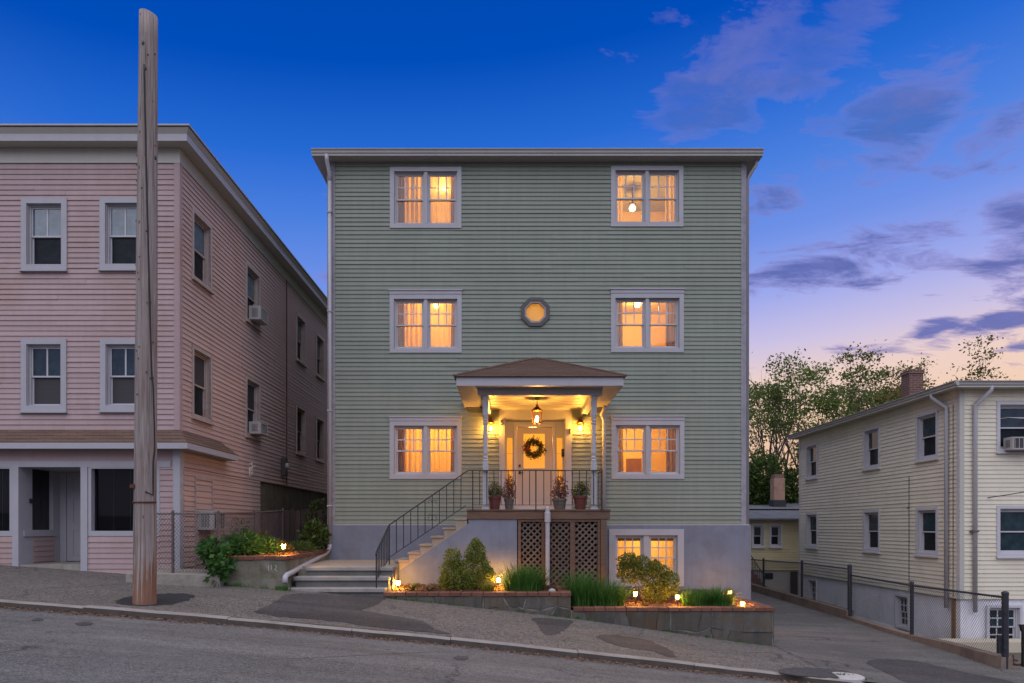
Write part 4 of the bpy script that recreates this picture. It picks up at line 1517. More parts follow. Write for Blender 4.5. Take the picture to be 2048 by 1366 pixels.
# house numerals, letter box
def glyph(strokes, W, u, z, s, d, w, name, label, cat, mat=IRON):
    b = MB()
    for st in strokes:
        for p, q in zip(st[:-1], st[1:]):
            b.bar(W.p(u + p[0] * s, d, z + p[1] * s), W.p(u + q[0] * s, d, z + q[1] * s), w, w)
    return tag(b.build(name, mat), label, cat)


glyph([[(0.5, 1), (0, 1), (0, 0.58), (0.4, 0.58), (0.55, 0.35), (0.4, 0.05), (0, 0.0)]], WD, gx(1002), gz(850), 0.10, 0.062, 0.022, 'house_numeral', 'small dark numeral on the left casing of the entrance', 'numeral')
glyph([[(0.2, 1), (0.2, 0)]], WD, gx(1137), gz(869), 0.13, 0.062, 0.030, 'name_plate', 'narrow dark plate on the right casing of the entrance', 'plate')
b = MB()
b.prism([(DX1 - 0.022, DG + 0.20, gz(912)), (DX1 - 0.022, DG + 0.06, gz(912)), (DX1 - 0.022, DG + 0.04, gz(905)), (DX1 - 0.022, DG + 0.06, gz(897)), (DX1 - 0.022, DG + 0.20, gz(897))], (-0.06, 0, 0))
tag(b.build('letter_box', IRON), 'small black letter box on the right reveal beside the entrance door', 'letter box')

# pendant lantern under the porch ceiling
def lantern(x, y, ztop, h, w, name, label, cat, watts, hang=None, wall=None, group=None):
    t = thing(name, label, cat, (x, y, ztop - h), group)
    z0 = ztop - h
    zc = z0 + h * 0.66
    wt, wb = w * 0.52, w * 0.40
    fr = MB()
    for sx, sy in ((1, 1), (1, -1), (-1, 1), (-1, -1)):
        fr.bar((x + sx * wb, y + sy * wb, z0 + 0.01), (x + sx * wt, y + sy * wt, zc), 0.012)
    for s_ in (-1, 1):
        fr.box(x - wb - 0.012, x + wb + 0.012, y + s_ * wb - 0.009, y + s_ * wb + 0.009, z0, z0 + 0.018)
        fr.box(x + s_ * wb - 0.009, x + s_ * wb + 0.009, y - wb + 0.01, y + wb - 0.01, z0, z0 + 0.018)
    fr.box(x - 0.02, x + 0.02, y - wb, y + wb, z0 + 0.002, z0 + 0.016)
    fr.build('lantern_frame', COPPER, t)
    MB().lathe(x, y, [(w * 0.66, zc - 0.006), (w * 0.64, zc + 0.012), (w * 0.42, zc + h * 0.12), (w * 0.20, zc + h * 0.20), (w * 0.13, zc + h * 0.25), (w * 0.18, zc + h * 0.28), (w * 0.06, ztop)], 14).build('lantern_cap', COPPER, t, smooth=True)
    gl_ = MB()
    for i in range(4):
        s0 = ((1, -1), (1, 1), (-1, 1), (-1, -1))[i]; s1 = ((1, 1), (-1, 1), (-1, -1), (1, -1))[i]
        k = 0.93
        gl_.quad((x + s0[0] * wb * k, y + s0[1] * wb * k, z0 + 0.02), (x + s1[0] * wb * k, y + s1[1] * wb * k, z0 + 0.02), (x + s1[0] * wt * k, y + s1[1] * wt * k, zc - 0.008), (x + s0[0] * wt * k, y + s0[1] * wt * k, zc - 0.008))
    gl_.build('lantern_glass', LANT_GLASS, t)
    r = w * 0.17
    MB().lathe(x, y, [(r * 0.5, z0 + 0.02), (r * 0.6, z0 + h * 0.14), (r, z0 + h * 0.24), (r * 0.9, z0 + h * 0.34), (0.004, z0 + h * 0.42)], 10).build('bulb', LANTERN_GLOW, t, smooth=True)
    if hang:
        b = MB(); b.tube([(x, y, ztop - 0.005), (x, y, hang)], 0.009, 6); b.lathe(x, y, [(0.065, hang - 0.02), (0.06, hang - 0.008), (0.03, hang)], 12)
        b.build('hanging_rod', COPPER, t)
    if wall:
        b = MB(); b.tube([(x, y, ztop - 0.02), (x, y + 0.02, ztop + 0.03), (x, wall - 0.02, ztop + 0.02), (x, wall, ztop - 0.06)], 0.010, 6)
        b.box(x - 0.04, x + 0.04, wall - 0.015, wall, ztop - 0.16, ztop + 0.04)
        b.build('wall_bracket', COPPER, t)
    point('lantern_light', (x, y, z0 + h * 0.26), watts, WARM2, r * 1.9, t)
    return t


LANT_GLASS = clear_glass('lantern_glass', (1.0, 0.9, 0.7), 0.6)
lantern(X(1074, 15.0), 15.0, 2.70, 0.43, 0.20, 'pendant_lantern', 'lit copper lantern hanging from the porch ceiling before the door', 'lantern', 150, hang=ZC - 0.007)
lantern(gx(1159.5), DG - 0.13, gz(838), 0.33, 0.145, 'wall_lantern', 'lit wall lantern right of the entrance door', 'lantern', 120, wall=DG - 0.022, group='wall lanterns beside the door')
lantern(gx(982), DG - 0.13, gz(838), 0.33, 0.145, 'wall_lantern', 'lit wall lantern left of the door, partly behind the white post', 'lantern', 120, wall=DG - 0.022, group='wall lanterns beside the door')

# ------------------------------------------------------------------ foliage helpers
def leaves(b, pts, size, rnd, up=0.3, aspect=0.55, out=None):
    """leaf-shaped quads around given points"""
    n = len(pts)
    d = RNG.normal(size=(n, 3)); d[:, 2] = d[:, 2] * 0.7 + up
    if out is not None:
        d += out * 1.0
    d /= np.linalg.norm(d, axis=1)[:, None] + 1e-9
    r = RNG.normal(size=(n, 3))
    s = np.cross(d, r); s /= np.linalg.norm(s, axis=1)[:, None] + 1e-9
    L = size * RNG.uniform(0.6, 1.35, size=(n, 1))
    p = np.asarray(pts)
    nrm = np.cross(d, s)
    a = p; c = p + d * L
    m1 = p + d * L * 0.45 + s * L * aspect * 0.5 + nrm * L * 0.08
    m2 = p + d * L * 0.45 - s * L * aspect * 0.5 + nrm * L * 0.08
    k = len(b.v)
    V = np.stack([a, m1, c, m2], axis=1).reshape(-1, 3)
    b.v += V.tolist()
    b.f += [(k + 4 * i, k + 4 * i + 1, k + 4 * i + 2, k + 4 * i + 3) for i in range(n)]


def lump_points(n, lobes, shell=0.45):
    """points in the outer part of several ellipsoid lobes (x,y,z,rx,ry,rz)"""
    lobes = np.array(lobes, dtype=float)
    w = lobes[:, 3] * lobes[:, 4] * lobes[:, 5]
    w = w ** 0.67
    idx = RNG.choice(len(lobes), size=n, p=w / w.sum())
    d = RNG.normal(size=(n, 3)); d /= np.linalg.norm(d, axis=1)[:, None]
    rad = 1 - shell * RNG.random(n) ** 1.6
    rad *= 1 + 0.13 * np.sin(d[:, 0] * 9 + idx) * np.cos(d[:, 2] * 8 + idx * 2) + RNG.normal(size=n) * 0.05
    c = lobes[idx]
    return c[:, :3] + d * rad[:, None] * c[:, 3:], d


def twigs(b, base, lobes, rnd, n=14, r=0.012):
    for i in range(n):
        l = lobes[rnd.randrange(len(lobes))]
        q = Vector((l[0] + rnd.uniform(-.6, .6) * l[3], l[1] + rnd.uniform(-.6, .6) * l[4], l[2] + rnd.uniform(-.2, .7) * l[5]))
        a = Vector(base) + Vector((rnd.uniform(-.05, .05), rnd.uniform(-.05, .05), 0))
        mid = a.lerp(q, 0.5) + Vector((rnd.uniform(-.05, .05), rnd.uniform(-.05, .05), 0.05))
        b.tube([a, mid, q], [r, r * 0.7, r * 0.3], 5, caps=False)


def shrub(name, label, base, lobes, n, size, mat, group=None, cat='shrub', up=0.35, aspect=0.55, ntw=16):
    t = thing(name, label, cat, base, group)
    rnd = random.Random(len(label))
    b = MB(); twigs(b, base, lobes, rnd, ntw); b.build('branch', BARK, t)
    pts, d = lump_points(n, lobes)
    pts[:, 2] = np.maximum(pts[:, 2], base[2] + 0.01)
    b = MB(); leaves(b, pts, size, rnd, up, aspect, out=d * 0.9); b.build('foliage', mat, t)
    return t


def grass_clump(label, base, r, h, n, mat=None, spread=0.55, group='ornamental grass clumps in the beds', w=0.010):
    rnd = random.Random(int(base[0] * 100) + n)
    b = MB()
    for i in range(n):
        a = rnd.uniform(0, 6.283); q = r * 0.78 * math.sqrt(rnd.random())
        x0, y0 = base[0] + q * math.cos(a), base[1] + q * math.sin(a) * 0.8
        L = h * rnd.uniform(0.65, 1.12)
        lean = spread * rnd.uniform(0.1, 1.0) * (0.40 + q / r)
        a2 = a + rnd.uniform(-0.7, 0.7)
        ca, sa = math.cos(a2), math.sin(a2)
        px_, py_ = -sa, ca
        k = len(b.v)
        segs = 4
        for s in range(segs + 1):
            t = s / segs
            rr = lean * L * (t ** 1.8) * 1.3
            zz = base[2] + L * (t - 0.32 * lean * t * t)
            ww = w * (1 - 0.9 * t) * rnd.uniform(0.85, 1.1)
            b.v.append((x0 + ca * rr + px_ * ww, y0 + sa * rr + py_ * ww, zz))
            b.v.append((x0 + ca * rr - px_ * ww, y0 + sa * rr - py_ * ww, zz))
        for s in range(segs):
            b.f.append((k + 2 * s, k + 2 * s + 1, k + 2 * s + 3, k + 2 * s + 2))
    o = b.build('ornamental_grass', mat or GRASSM)
    return tag(o, label, 'grass clump', group)


# ------------------------------------------------------------------ porch objects
def pot(x, y, z, r, h, mat, label, leafm, lr, lh, n, leafcol_label):
    t = thing('potted_plant', label, 'potted plant', (x, y, z), 'potted plants on the porch')
    MB().lathe(x, y, [(r * 0.72, z), (r * 0.95, z + h * 0.82), (r * 1.06, z + h * 0.83), (r * 1.06, z + h), (r * 0.92, z + h), (r * 0.88, z + h * 0.93)], 18).build('pot', mat, t)
    lobes = [(x, y, z + h + lh * 0.45, lr, lr, lh * 0.55), (x - lr * 0.5, y, z + h + lh * 0.2, lr * 0.6, lr * 0.6, lh * 0.3), (x + lr * 0.45, y - 0.03, z + h + lh * 0.25, lr * 0.6, lr * 0.6, lh * 0.3), (x + lr * 0.1, y, z + h + lh * 0.8, lr * 0.55, lr * 0.55, lh * 0.3)]
    rnd = random.Random(int(x * 100))
    b = MB(); twigs(b, (x, y, z + h * 0.9), lobes, rnd, 10, 0.006); b.build('stem', BARK, t)
    pts, d = lump_points(n, lobes, 0.8)
    b = MB(); leaves(b, pts, 0.042, rnd, 0.4, 0.6, out=d * 0.6); b.build('foliage', leafm, t)


yp = 14.78
pot(X(989.5, yp), yp, DK_Z, 0.135, 0.29, TERRACOTTA, 'red pot with low green and red plant beside the left porch post', LEAF_GREEN_RED, 0.20, 0.27, 620, '')
pot(X(1018, yp + 0.12), yp + 0.12, DK_Z, 0.105, 0.24, POTGREY, 'grey pot with tall red foliage left of the entrance door', LEAF_RED, 0.15, 0.48, 720, '')
pot(X(1119, yp), yp, DK_Z, 0.155, 0.24, POTGREY, 'wide grey brown pot with tall reddish plant right of the entrance door', LEAF_RED, 0.19, 0.46, 850, '')
pot(X(1160.5, yp - 0.03), yp - 0.03, DK_Z, 0.150, 0.30, TERRACOTTA, 'red pot with bushy green plant beside the right porch post', LEAF_GREEN_RED, 0.20, 0.28, 700, '')

# wreath
wy = DG + 0.3 - 0.06
wx, wz = (1067.6 - 1019) * wy / F, (1054 - 897) * wy / F
t = thing('wreath', 'round leafy wreath with a red bow hanging on the entrance door', 'wreath', (wx, wy, wz))
b = MB()
th = RNG.uniform(0, 2 * math.pi, 1700); rr = RNG.normal(0.168, 0.042, 1700)
pts = np.stack([wx + rr * np.cos(th), wy + RNG.uniform(-0.045, 0.03, 1700), wz + rr * np.sin(th)], 1)
out = np.stack([np.cos(th), np.full(1700, -0.5), np.sin(th)], 1)
leaves(b, pts, 0.048, None, 0.0, 0.5, out=out * 0.8)
b.build('foliage', WREATHM, t)
b = MB()
b.tube([(wx + 0.165 * math.cos(a), wy, wz + 0.165 * math.sin(a)) for a in np.linspace(0, 2 * math.pi, 25)], 0.022, 6)
b.build('wreath_ring', BARK, t)
b = MB()
rnd = random.Random(4)
for i in range(26):
    q = (wx - 0.155 + rnd.gauss(0, 0.045), wy - 0.055 + rnd.uniform(-0.01, 0.01), wz + rnd.gauss(0, 0.045))
    b.lathe(q[0], q[1], [(0.004, q[2] - 0.016), (0.016, q[2] - 0.004), (0.016, q[2] + 0.006), (0.004, q[2] + 0.016)], 7)
b.build('bow', REDBOW, t)
b = MB(); b.box(wx - 0.012, wx + 0.012, wy - 0.02, wy - 0.012, wz + 0.17, wz + 0.34)
b.build('ribbon', IRON, t)

# ------------------------------------------------------------------ railings (house parts)
def baluster(a, b_, w=0.013, name='baluster', par=None):
    return MB().bar(a, b_, w).build(name, IRON, par)


yr = DP - 0.035
zt, zl = pz(941), pz(1010)
rail = MB()
x0r, x1r = pp(936.5), pp(1204)
rail.box(x0r, x1r, yr - 0.02, yr + 0.02, zt - 0.012, zt + 0.008)
rail.box(x0r + 0.08, x1r, yr - 0.008, yr + 0.008, zl - 0.006, zl + 0.006)
# side rail to the wall at the right
rail.box(x1r - 0.012, x1r + 0.012, yr + 0.019, DG - 0.03, zt - 0.008, zt + 0.008)
rail.box(x1r - 0.008, x1r + 0.008, yr + 0.009, DG - 0.03, zl - 0.006, zl + 0.006)
# stair slope
sa, sb = (pp(779), yr, pz(1050)), (x0r, yr, zt)
rail.bar((sb[0], yr, sb[2] - 0.001), sa, 0.036, 0.022)
la, lb = (pp(781), yr, pz(1113.5)), (pp(932), yr, pz(1011))
rail.bar(lb, la, 0.016, 0.016)
xr2 = -2.53
lend = (xr2, 12.97, Z(1104.5, 12.97))
rail.bar(sa, lend, 0.034, 0.016)
lla, llb = (xr2, yr, pz(1113.5) - 0.02), (xr2, 12.97, Z(1160, 12.97))
rail.bar(lla, llb, 0.012)
# curled end of the handrail
rail.tube([lend, (xr2, 12.93, lend[2] - 0.01), (xr2, 12.915, lend[2] - 0.04), (xr2, 12.93, lend[2] - 0.06)], 0.014, 6)
railing = rail.build('railing', IRON, green)
for px_ in (945.6, 1071.5, 1203):
    MB().box(pp(px_) - 0.013, pp(px_) + 0.013, yr - 0.012, yr + 0.012, DK_Z - 0.02, zt - 0.009).build('rail_post', IRON, railing)
px_ = 959.5
while px_ < 1200:
    if abs(px_ - 1071.5) > 4:
        MB().box(pp(px_) - 0.0088, pp(px_) + 0.0088, yr - 0.0088, yr + 0.0088, zl, zt - 0.009).build('baluster', IRON, railing)
    px_ += 14.2
for i in range(5):
    yy = yr + 0.2 + i * 0.36
    MB().box(x1r - 0.0088, x1r + 0.0088, yy - 0.0088, yy + 0.0088, zl, zt - 0.009).build('baluster', IRON, railing)
n = 11
for i in range(1, n):
    t = i / n
    xx = sa[0] + (sb[0] - sa[0]) * t
    zt_ = sa[2] + (sb[2] - sa[2]) * t
    s = (xx - la[0]) / (lb[0] - la[0])
    zl_ = la[2] + (lb[2] - la[2]) * min(s, 1)
    MB().box(xx - 0.0088, xx + 0.0088, yr - 0.0088, yr + 0.0088, zl_, zt_ - 0.006).build('baluster', IRON, railing)
    if i == 6:
        # the scrolled baluster
        b = MB()
        zc = (zl_ + zt_) / 2
        for sx in (1, -1):
            for (oz, s2) in ((0.18, 1), (-0.12, 1), (-0.12, -1)):
                pts = []
                for k in range(12):
                    a = k / 11 * 4.6
                    r = 0.055 * (1 - k / 14)
                    pts.append((xx + sx * (0.062 + r * math.cos(a + math.pi)), yr, zc + oz + s2 * (0.02 + r * math.sin(a))))
                b.tube(pts, 0.005, 4)
        b.build('scroll', IRON, railing)
MB().box(xr2 - 0.012, xr2 + 0.012, yr - 0.012, yr + 0.012, -0.80, sa[2] - 0.006).build('rail_post', IRON, railing)
MB().box(xr2 - 0.012, xr2 + 0.012, 12.958, 12.982, -1.165, lend[2] - 0.006).build('rail_post', IRON, railing)
for i in range(1, 8):
    t = i / 8
    y = yr + (12.97 - yr) * t
    z1 = sa[2] + (lend[2] - sa[2]) * t
    z0 = lla[2] + (llb[2] - lla[2]) * t
    MB().box(xr2 - 0.0088, xr2 + 0.0088, y - 0.0088, y + 0.0088, z0, z1 - 0.006).build('baluster', IRON, railing)

# ------------------------------------------------------------------ lower stone steps and landing
steps = thing('stone_steps', 'three wide granite steps rising from the sidewalk to the landing', 'steps', (-3.3, 12.9, -1.3))
LX0, LX1 = -4.20, -2.33
MB().box(LX0, LX1 + 0.0, 13.55, DG - 0.06, -1.5, -0.835).build('landing_base', CONC_DARK, steps)
MB().box(LX0 - 0.2, LX1 + 0.0, 13.79, DG - 0.055, -0.834, -0.792).build('landing', STEPCONC, steps)
for (y0, y1, z, xl_, xr_) in ((13.46, 13.788, -0.788, -4.02, -2.30), (13.16, 13.53, -0.962, -4.17, -2.335), (12.86, 13.23, -1.158, -4.28, -2.355)):
    m = MB(); m.box(xl_, xr_, y0, y1, z - 0.075, z)
    m.build('step_slab', GRANITE, steps, bevel=0.012)
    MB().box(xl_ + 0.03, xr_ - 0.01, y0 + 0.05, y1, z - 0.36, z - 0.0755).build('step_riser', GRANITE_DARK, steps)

# ------------------------------------------------------------------ planters
BRK = {}


def brick_row(parent, ax_, ay_, bx_, by_, z, depth, L=0.205, h=0.068, rnd=random.Random(9), over=0.03):
    """a course of header bricks from a to b, laid as a cap; depth goes to the left of the direction"""
    d = Vector((bx_ - ax_, by_ - ay_)); tot = d.length; d.normalize()
    n = max(1, round(tot / L))
    l = tot / n
    key = (round(l, 3), round(depth, 3), h)
    if key not in BRK:
        b = MB()
        g = 0.005; c = 0.007
        x0, x1, y0, y1 = -l / 2 + g, l / 2 - g, -depth / 2, depth / 2
        vs = [(x0, y0, 0), (x1, y0, 0), (x1, y1, 0), (x0, y1, 0), (x0, y0, h - c), (x1, y0, h - c), (x1, y1, h - c), (x0, y1, h - c), (x0 + c, y0 + c, h), (x1 - c, y0 + c, h), (x1 - c, y1 - c, h), (x0 + c, y1 - c, h)]
        fs = [(3, 2, 1, 0), (0, 1, 5, 4), (1, 2, 6, 5), (2, 3, 7, 6), (3, 0, 4, 7), (4, 5, 9, 8), (5, 6, 10, 9), (6, 7, 11, 10), (7, 4, 8, 11), (8, 9, 10, 11)]
        me = bpy.data.meshes.new('brick'); me.from_pydata(vs, [], fs); me.update(); me.materials.append(BRICK)
        BRK[key] = me
    rot = math.atan2(d.y, d.x)
    nx, ny = -d.y, d.x
    for i in range(n):
        t = (i + 0.5) * l
        cx, cy = ax_ + d.x * t + nx * (depth / 2 - over), ay_ + d.y * t + ny * (depth / 2 - over)
        link('brick', BRK[key], (cx + rnd.uniform(-.003, .003), cy + rnd.uniform(-.004, .004), z - h + rnd.uniform(-.003, .003)), parent, rot + rnd.uniform(-0.012, 0.012))


def stone_face(parent, x0, x1, y, ztop, zbot_f, seed, nx=(0.17, 0.33), rows=3, side=None):
    """irregular veneer stones on a wall face; jittered shared corners, joints recessed"""
    rnd = random.Random(seed)
    xs = [x0]
    while xs[-1] < x1 - 0.3:
        xs.append(xs[-1] + rnd.uniform(*nx))
    xs[-1] = x1
    H = ztop - min(zbot_f(x0), zbot_f(x1)) + 0.05
    rh = H / rows
    grid = {}
    for j in range(rows + 1):
        for i, x in enumerate(xs):
            jx = 0 if i in (0, len(xs) - 1) else rnd.uniform(-0.09, 0.09)
            jz = 0 if j == 0 else rnd.uniform(-0.055, 0.055)
            grid[i, j] = (x + jx, ztop - j * rh + jz)
    for j in range(rows):
        i = 0
        while i < len(xs) - 1:
            w = 1
            if rnd.random() < 0.18 and i < len(xs) - 2:
                w = 2
            poly = [grid[i, j]] + [grid[i + w, j]] + [grid[i + w, j + 1]] + [grid[i, j + 1]]
            # extra bulge corners for an uneven outline
            q = []
            for a, b_ in zip(poly, poly[1:] + poly[:1]):
                q.append(a)
                q.append(((a[0] + b_[0]) / 2 + rnd.uniform(-.018, .018), (a[1] + b_[1]) / 2 + rnd.uniform(-.018, .018)))
            c = (sum(p[0] for p in q) / 8, sum(p[1] for p in q) / 8)
            if c[1] + rh * 0.5 > zbot_f(c[0]) - 0.02:
                pr = rnd.uniform(0.010, 0.020)
                def shr(p, s):
                    dx_, dz_ = p[0] - c[0], p[1] - c[1]
                    l = math.hypot(dx_, dz_) + 1e-6
                    k = max(0, (l - s) / l)
                    return (c[0] + dx_ * k, c[1] + dz_ * k)
                A = [shr(p, 0.007) for p in q]; B_ = [shr(p, 0.018) for p in q]
                tilt = rnd.uniform(-0.05, 0.05); tilt2 = rnd.uniform(-0.05, 0.05)
                vs = [(p[0], y, p[1]) for p in A] + [(p[0], y - pr - tilt * (p[0] - c[0]) - tilt2 * (p[1] - c[1]), p[1]) for p in B_]
                if side:
                    vs = [side(v) for v in vs]
                fs = [(k, (k + 1) % 8, (k + 1) % 8 + 8, k + 8) for k in range(8)] + [tuple(range(8, 16))]
                m = MB(); m.add(vs, fs); m.build('stone', STONE, parent)
            i += w


CAPM = -1.232
CAPR = -1.515
MX0, MX1 = X(769, DB), X(1141, DB)
RX_ = X(1546, DB)
mid = thing('stone_planter', 'stone planter bed with brick cap under the lattice and the conical shrub', 'planter', (-0.6, DB, -1.6), 'raised planter beds')
b = MB()
b.box(MX0, MX1, DB + 0.002, DB + 0.2, -2.4, CAPM - 0.07)
b.box(MX1 - 0.22, MX1, DB + 0.201, DP + 0.02, -2.4, CAPM - 0.07)
b.build('planter_wall', MORTAR, mid)
stone_face(mid, MX0 + 0.01, MX1, DB + 0.001, CAPM - 0.072, lambda x: zb(x), 21, rows=2)
brick_row(mid, MX0 - 0.02, DB, MX1 + 0.02, DB, CAPM, 0.24)
brick_row(mid, MX1 - 0.0, DB + 0.215, MX1 - 0.0, DP - 0.02, CAPM, 0.24)
right = thing('stone_planter', 'longer lower stone planter bed with brick cap beside the driveway', 'planter', (3.1, DB, -2.1), 'raised planter beds')
b = MB()
b.box(MX1 + 0.001, RX_, DB + 0.002, DB + 0.2, -3.0, CAPR - 0.07)
b.box(RX_ - 0.22, RX_, DB + 0.201, DG - 0.06, -3.0, CAPR - 0.07)
b.build('planter_wall', MORTAR, right)
stone_face(right, MX1 + 0.02, RX_, DB + 0.001, CAPR - 0.072, lambda x: zb(x), 33, rows=2)
stone_face(right, 0, 3.6, 0, CAPR - 0.072, lambda x: -2.4, 12, rows=3, side=lambda v: (RX_ - v[1], DB + v[0], v[2]))
brick_row(right, MX1 + 0.05, DB, RX_ + 0.03, DB, CAPR, 0.24)
brick_row(right, RX_ + 0.0, DB + 0.215, RX_ + 0.0, DG - 0.08, CAPR, 0.24)
left = thing('concrete_planter', 'old concrete planter with brick cap between pink house and steps', 'planter', (-4.8, 12.85, -1.1), 'raised planter beds')
CAPL = -0.545
LXA, LXB = -5.36, -4.22
b = MB()
b.box(LXA, LXB, 12.83, 13.03, -1.8, CAPL - 0.07)
b.prism([(LXB, 13.031, -1.8), (LXB - 0.2, 13.031, -1.8), (GX0 - 0.16, DG + 0.0, -1.8), (GX0 + 0.03, DG + 0.0, -1.8)], (0, 0, 1.8 + CAPL - 0.07))
b.box(LXA, LXA + 0.18, 13.031, 16.8, -1.8, CAPL - 0.07)
b.build('planter_wall', CONC_DARK, left)
brick_row(left, LXA - 0.02, 12.83, LXB + 0.02, 12.83, CAPL, 0.23)
brick_row(left, LXB + 0.01, 13.03, GX0 + 0.02, DG - 0.03, CAPL, 0.23)
# worn white paint marks on the concrete
wm = surf('worn_white_paint', (0.42, 0.40, 0.37), 0.9, 0.35, 30)
WLp = Wall(0, 12.83, 1, 0, 0, -1)
glyph([[(0, 1), (0, 0)], [(0.55, 1.05), (0.55, 0.1)], [(1.2, 1.0), (1.5, 0.9), (1.45, 0.5), (1.2, 0.2), (1.5, 0.0), (1.7, -0.1)]], WLp, X(537, 12.83), Z(1141, 12.83), 0.10, 0.002, 0.012, 'painted_number', 'worn white painted number on the concrete planter face', 'painted number', wm)

# soil
def bed(name, poly, z, parent, seed):
    b = MB()
    rnd = random.Random(seed)
    x0, x1, y0, y1 = poly
    xs = np.linspace(x0, x1, max(3, int((x1 - x0) / 0.12))); ys = np.linspace(y0, y1, max(3, int((y1 - y0) / 0.12)))
    vs = [(x, y, z + rnd.uniform(-0.015, 0.02) + 0.05 * min(1, (y - y0))) for y in ys for x in xs]
    n = len(xs)
    b.add(vs, [(j * n + i, j * n + i + 1, (j + 1) * n + i + 1, (j + 1) * n + i) for j in range(len(ys) - 1) for i in range(n - 1)])
    o = stuff(b.build(name, MULCH, parent, smooth=True))
    c = MB()
    pts = np.stack([RNG.uniform(x0, x1, 2600), RNG.uniform(y0, y0 + min(1.4, y1 - y0), 2600), np.full(2600, 0.0)], 1)
    pts[:, 2] = z + 0.012 + 0.05 * np.minimum(1, pts[:, 1] - y0) + RNG.uniform(0, 0.015, 2600)
    leaves(c, pts, 0.045, rnd, 0.1, 0.35)
    stuff(c.build('mulch_chips', CHIPS, parent))


bed('mulch', (MX0 + 0.02, MX1 - 0.2, DB + 0.19, DP + 0.06), CAPM - 0.05, mid, 1)
bed('mulch', (MX1 + 0.0, RX_ - 0.2, DB + 0.19, DG - 0.08), CAPR - 0.05, right, 2)
bed('mulch', (LXA + 0.15, LXB - 0.1, 13.02, 16.9), CAPL - 0.05, left, 3)

# path lights
LENS = cloth('frosted_lens', (0.62, 0.50, 0.32), 0.7, 0.6)


def path_light(px, py, D, zbase, label, watts=2.2):
    x = X(px, D); z = Z(py, D)
    t = thing('path_light', label, 'path light', (x, D, zbase), 'low path lights in the beds')
    h = 0.115; w = 0.043
    MB().tube([(x, D, zbase - 0.05), (x, D, z - h / 2)], 0.011, 6).build('stake', IRON, t)
    MB().lathe(x, D, [(w * 0.75, z - h / 2), (w * 0.98, z + h * 0.28), (w * 0.6, z + h * 0.30)], 8).build('lens', LENS, t)
    fr = MB()
    for k in range(4):
        a = R(45 + 90 * k)
        fr.bar((x + w * 0.8 * math.cos(a), D + w * 0.8 * math.sin(a), z - h / 2), (x + w * 1.03 * math.cos(a), D + w * 1.03 * math.sin(a), z + h * 0.3), 0.006)
    fr.build('cage', IRON, t)
    MB().lathe(x, D, [(w * 1.25, z + h * 0.305), (w * 1.15, z + h * 0.38), (w * 0.5, z + h * 0.52), (0.006, z + h * 0.56)], 10).build('lamp_cap', IRON, t)
    point('path_glow', (x, D - 0.0, z + 0.0), watts * 1.15, WARM2, 0.02, t)
    # light thrown forwards past the lens
    return t


SOILM, SOILR, SOILL = CAPM - 0.04, CAPR - 0.04, CAPL - 0.04
path_light(796, 1165, 13.75, SOILM, 'lit path light at the left end of the planter beside the steps', 70)
path_light(997, 1159, 13.85, SOILM, 'lit path light between the conical shrub and the tall grass', 75)
path_light(1271, 1187, 13.45, SOILR, 'lit path light under the left side of the golden shrub', 38)
path_light(1355, 1193, 13.35, SOILR, 'lit path light between the golden shrub and the right grass', 38)
path_light(1460, 1184, 15.5, SOILR, 'lit path light half hidden behind the rightmost grass clump', 36)
path_light(1485, 1207, 13.45, SOILR, 'lit path light at the far right corner of the lower planter', 40)
path_light(567, 1092, 13.35, SOILL, 'lit path light in the left bed on the concrete planter', 45)

# plants of the middle bed
x = X(930, 13.75)
shrub('conical_shrub', 'two peaked golden green shrub in front of the stair wall', (x, 13.75, SOILM), [
    (X(906, 13.7), 13.7, Z(1148, 13.7), 0.26, 0.26, 0.30), (X(905, 13.7), 13.7, Z(1118, 13.7), 0.16, 0.16, 0.22),
    (X(950, 13.8), 13.8, Z(1140, 13.8), 0.34, 0.30, 0.36), (X(951, 13.8), 13.8, Z(1107, 13.8), 0.20, 0.18, 0.24), (X(951, 13.8), 13.8, Z(1090, 13.8), 0.10, 0.10, 0.14),
    (X(925, 13.6), 13.6, Z(1160, 13.6), 0.42, 0.26, 0.20), (X(972, 13.75), 13.75, Z(1152, 13.75), 0.18, 0.2, 0.2), (X(892, 13.65), 13.65, Z(1165, 13.65), 0.14, 0.15, 0.14)],
    12000, 0.042, LEAF_SHRUB)
x = X(1290, 13.9)
shrub('golden_shrub', 'loose golden shrub growing before the lit basement window', (x, 13.9, SOILR), [
    (X(1262, 14.0), 14.0, Z(1142, 14.0), 0.28, 0.26, 0.26), (X(1257, 14.0), 14.0, Z(1122, 14.0), 0.20, 0.2, 0.16), (X(1285, 14.1), 14.1, Z(1132, 14.1), 0.22, 0.2, 0.2),
    (X(1310, 13.9), 13.9, Z(1155, 13.9), 0.32, 0.28, 0.28), (X(1310, 13.9), 13.9, Z(1138, 13.9), 0.16, 0.16, 0.18), (X(1337, 13.85), 13.85, Z(1168, 13.85), 0.22, 0.22, 0.24), (X(1312, 13.75), 13.75, Z(1185, 13.75), 0.26, 0.2, 0.18)],
    11000, 0.042, LEAF_SHRUB2)


def seat(px, py_base, D, zsoil):
    return (X(px, D), D, zsoil)


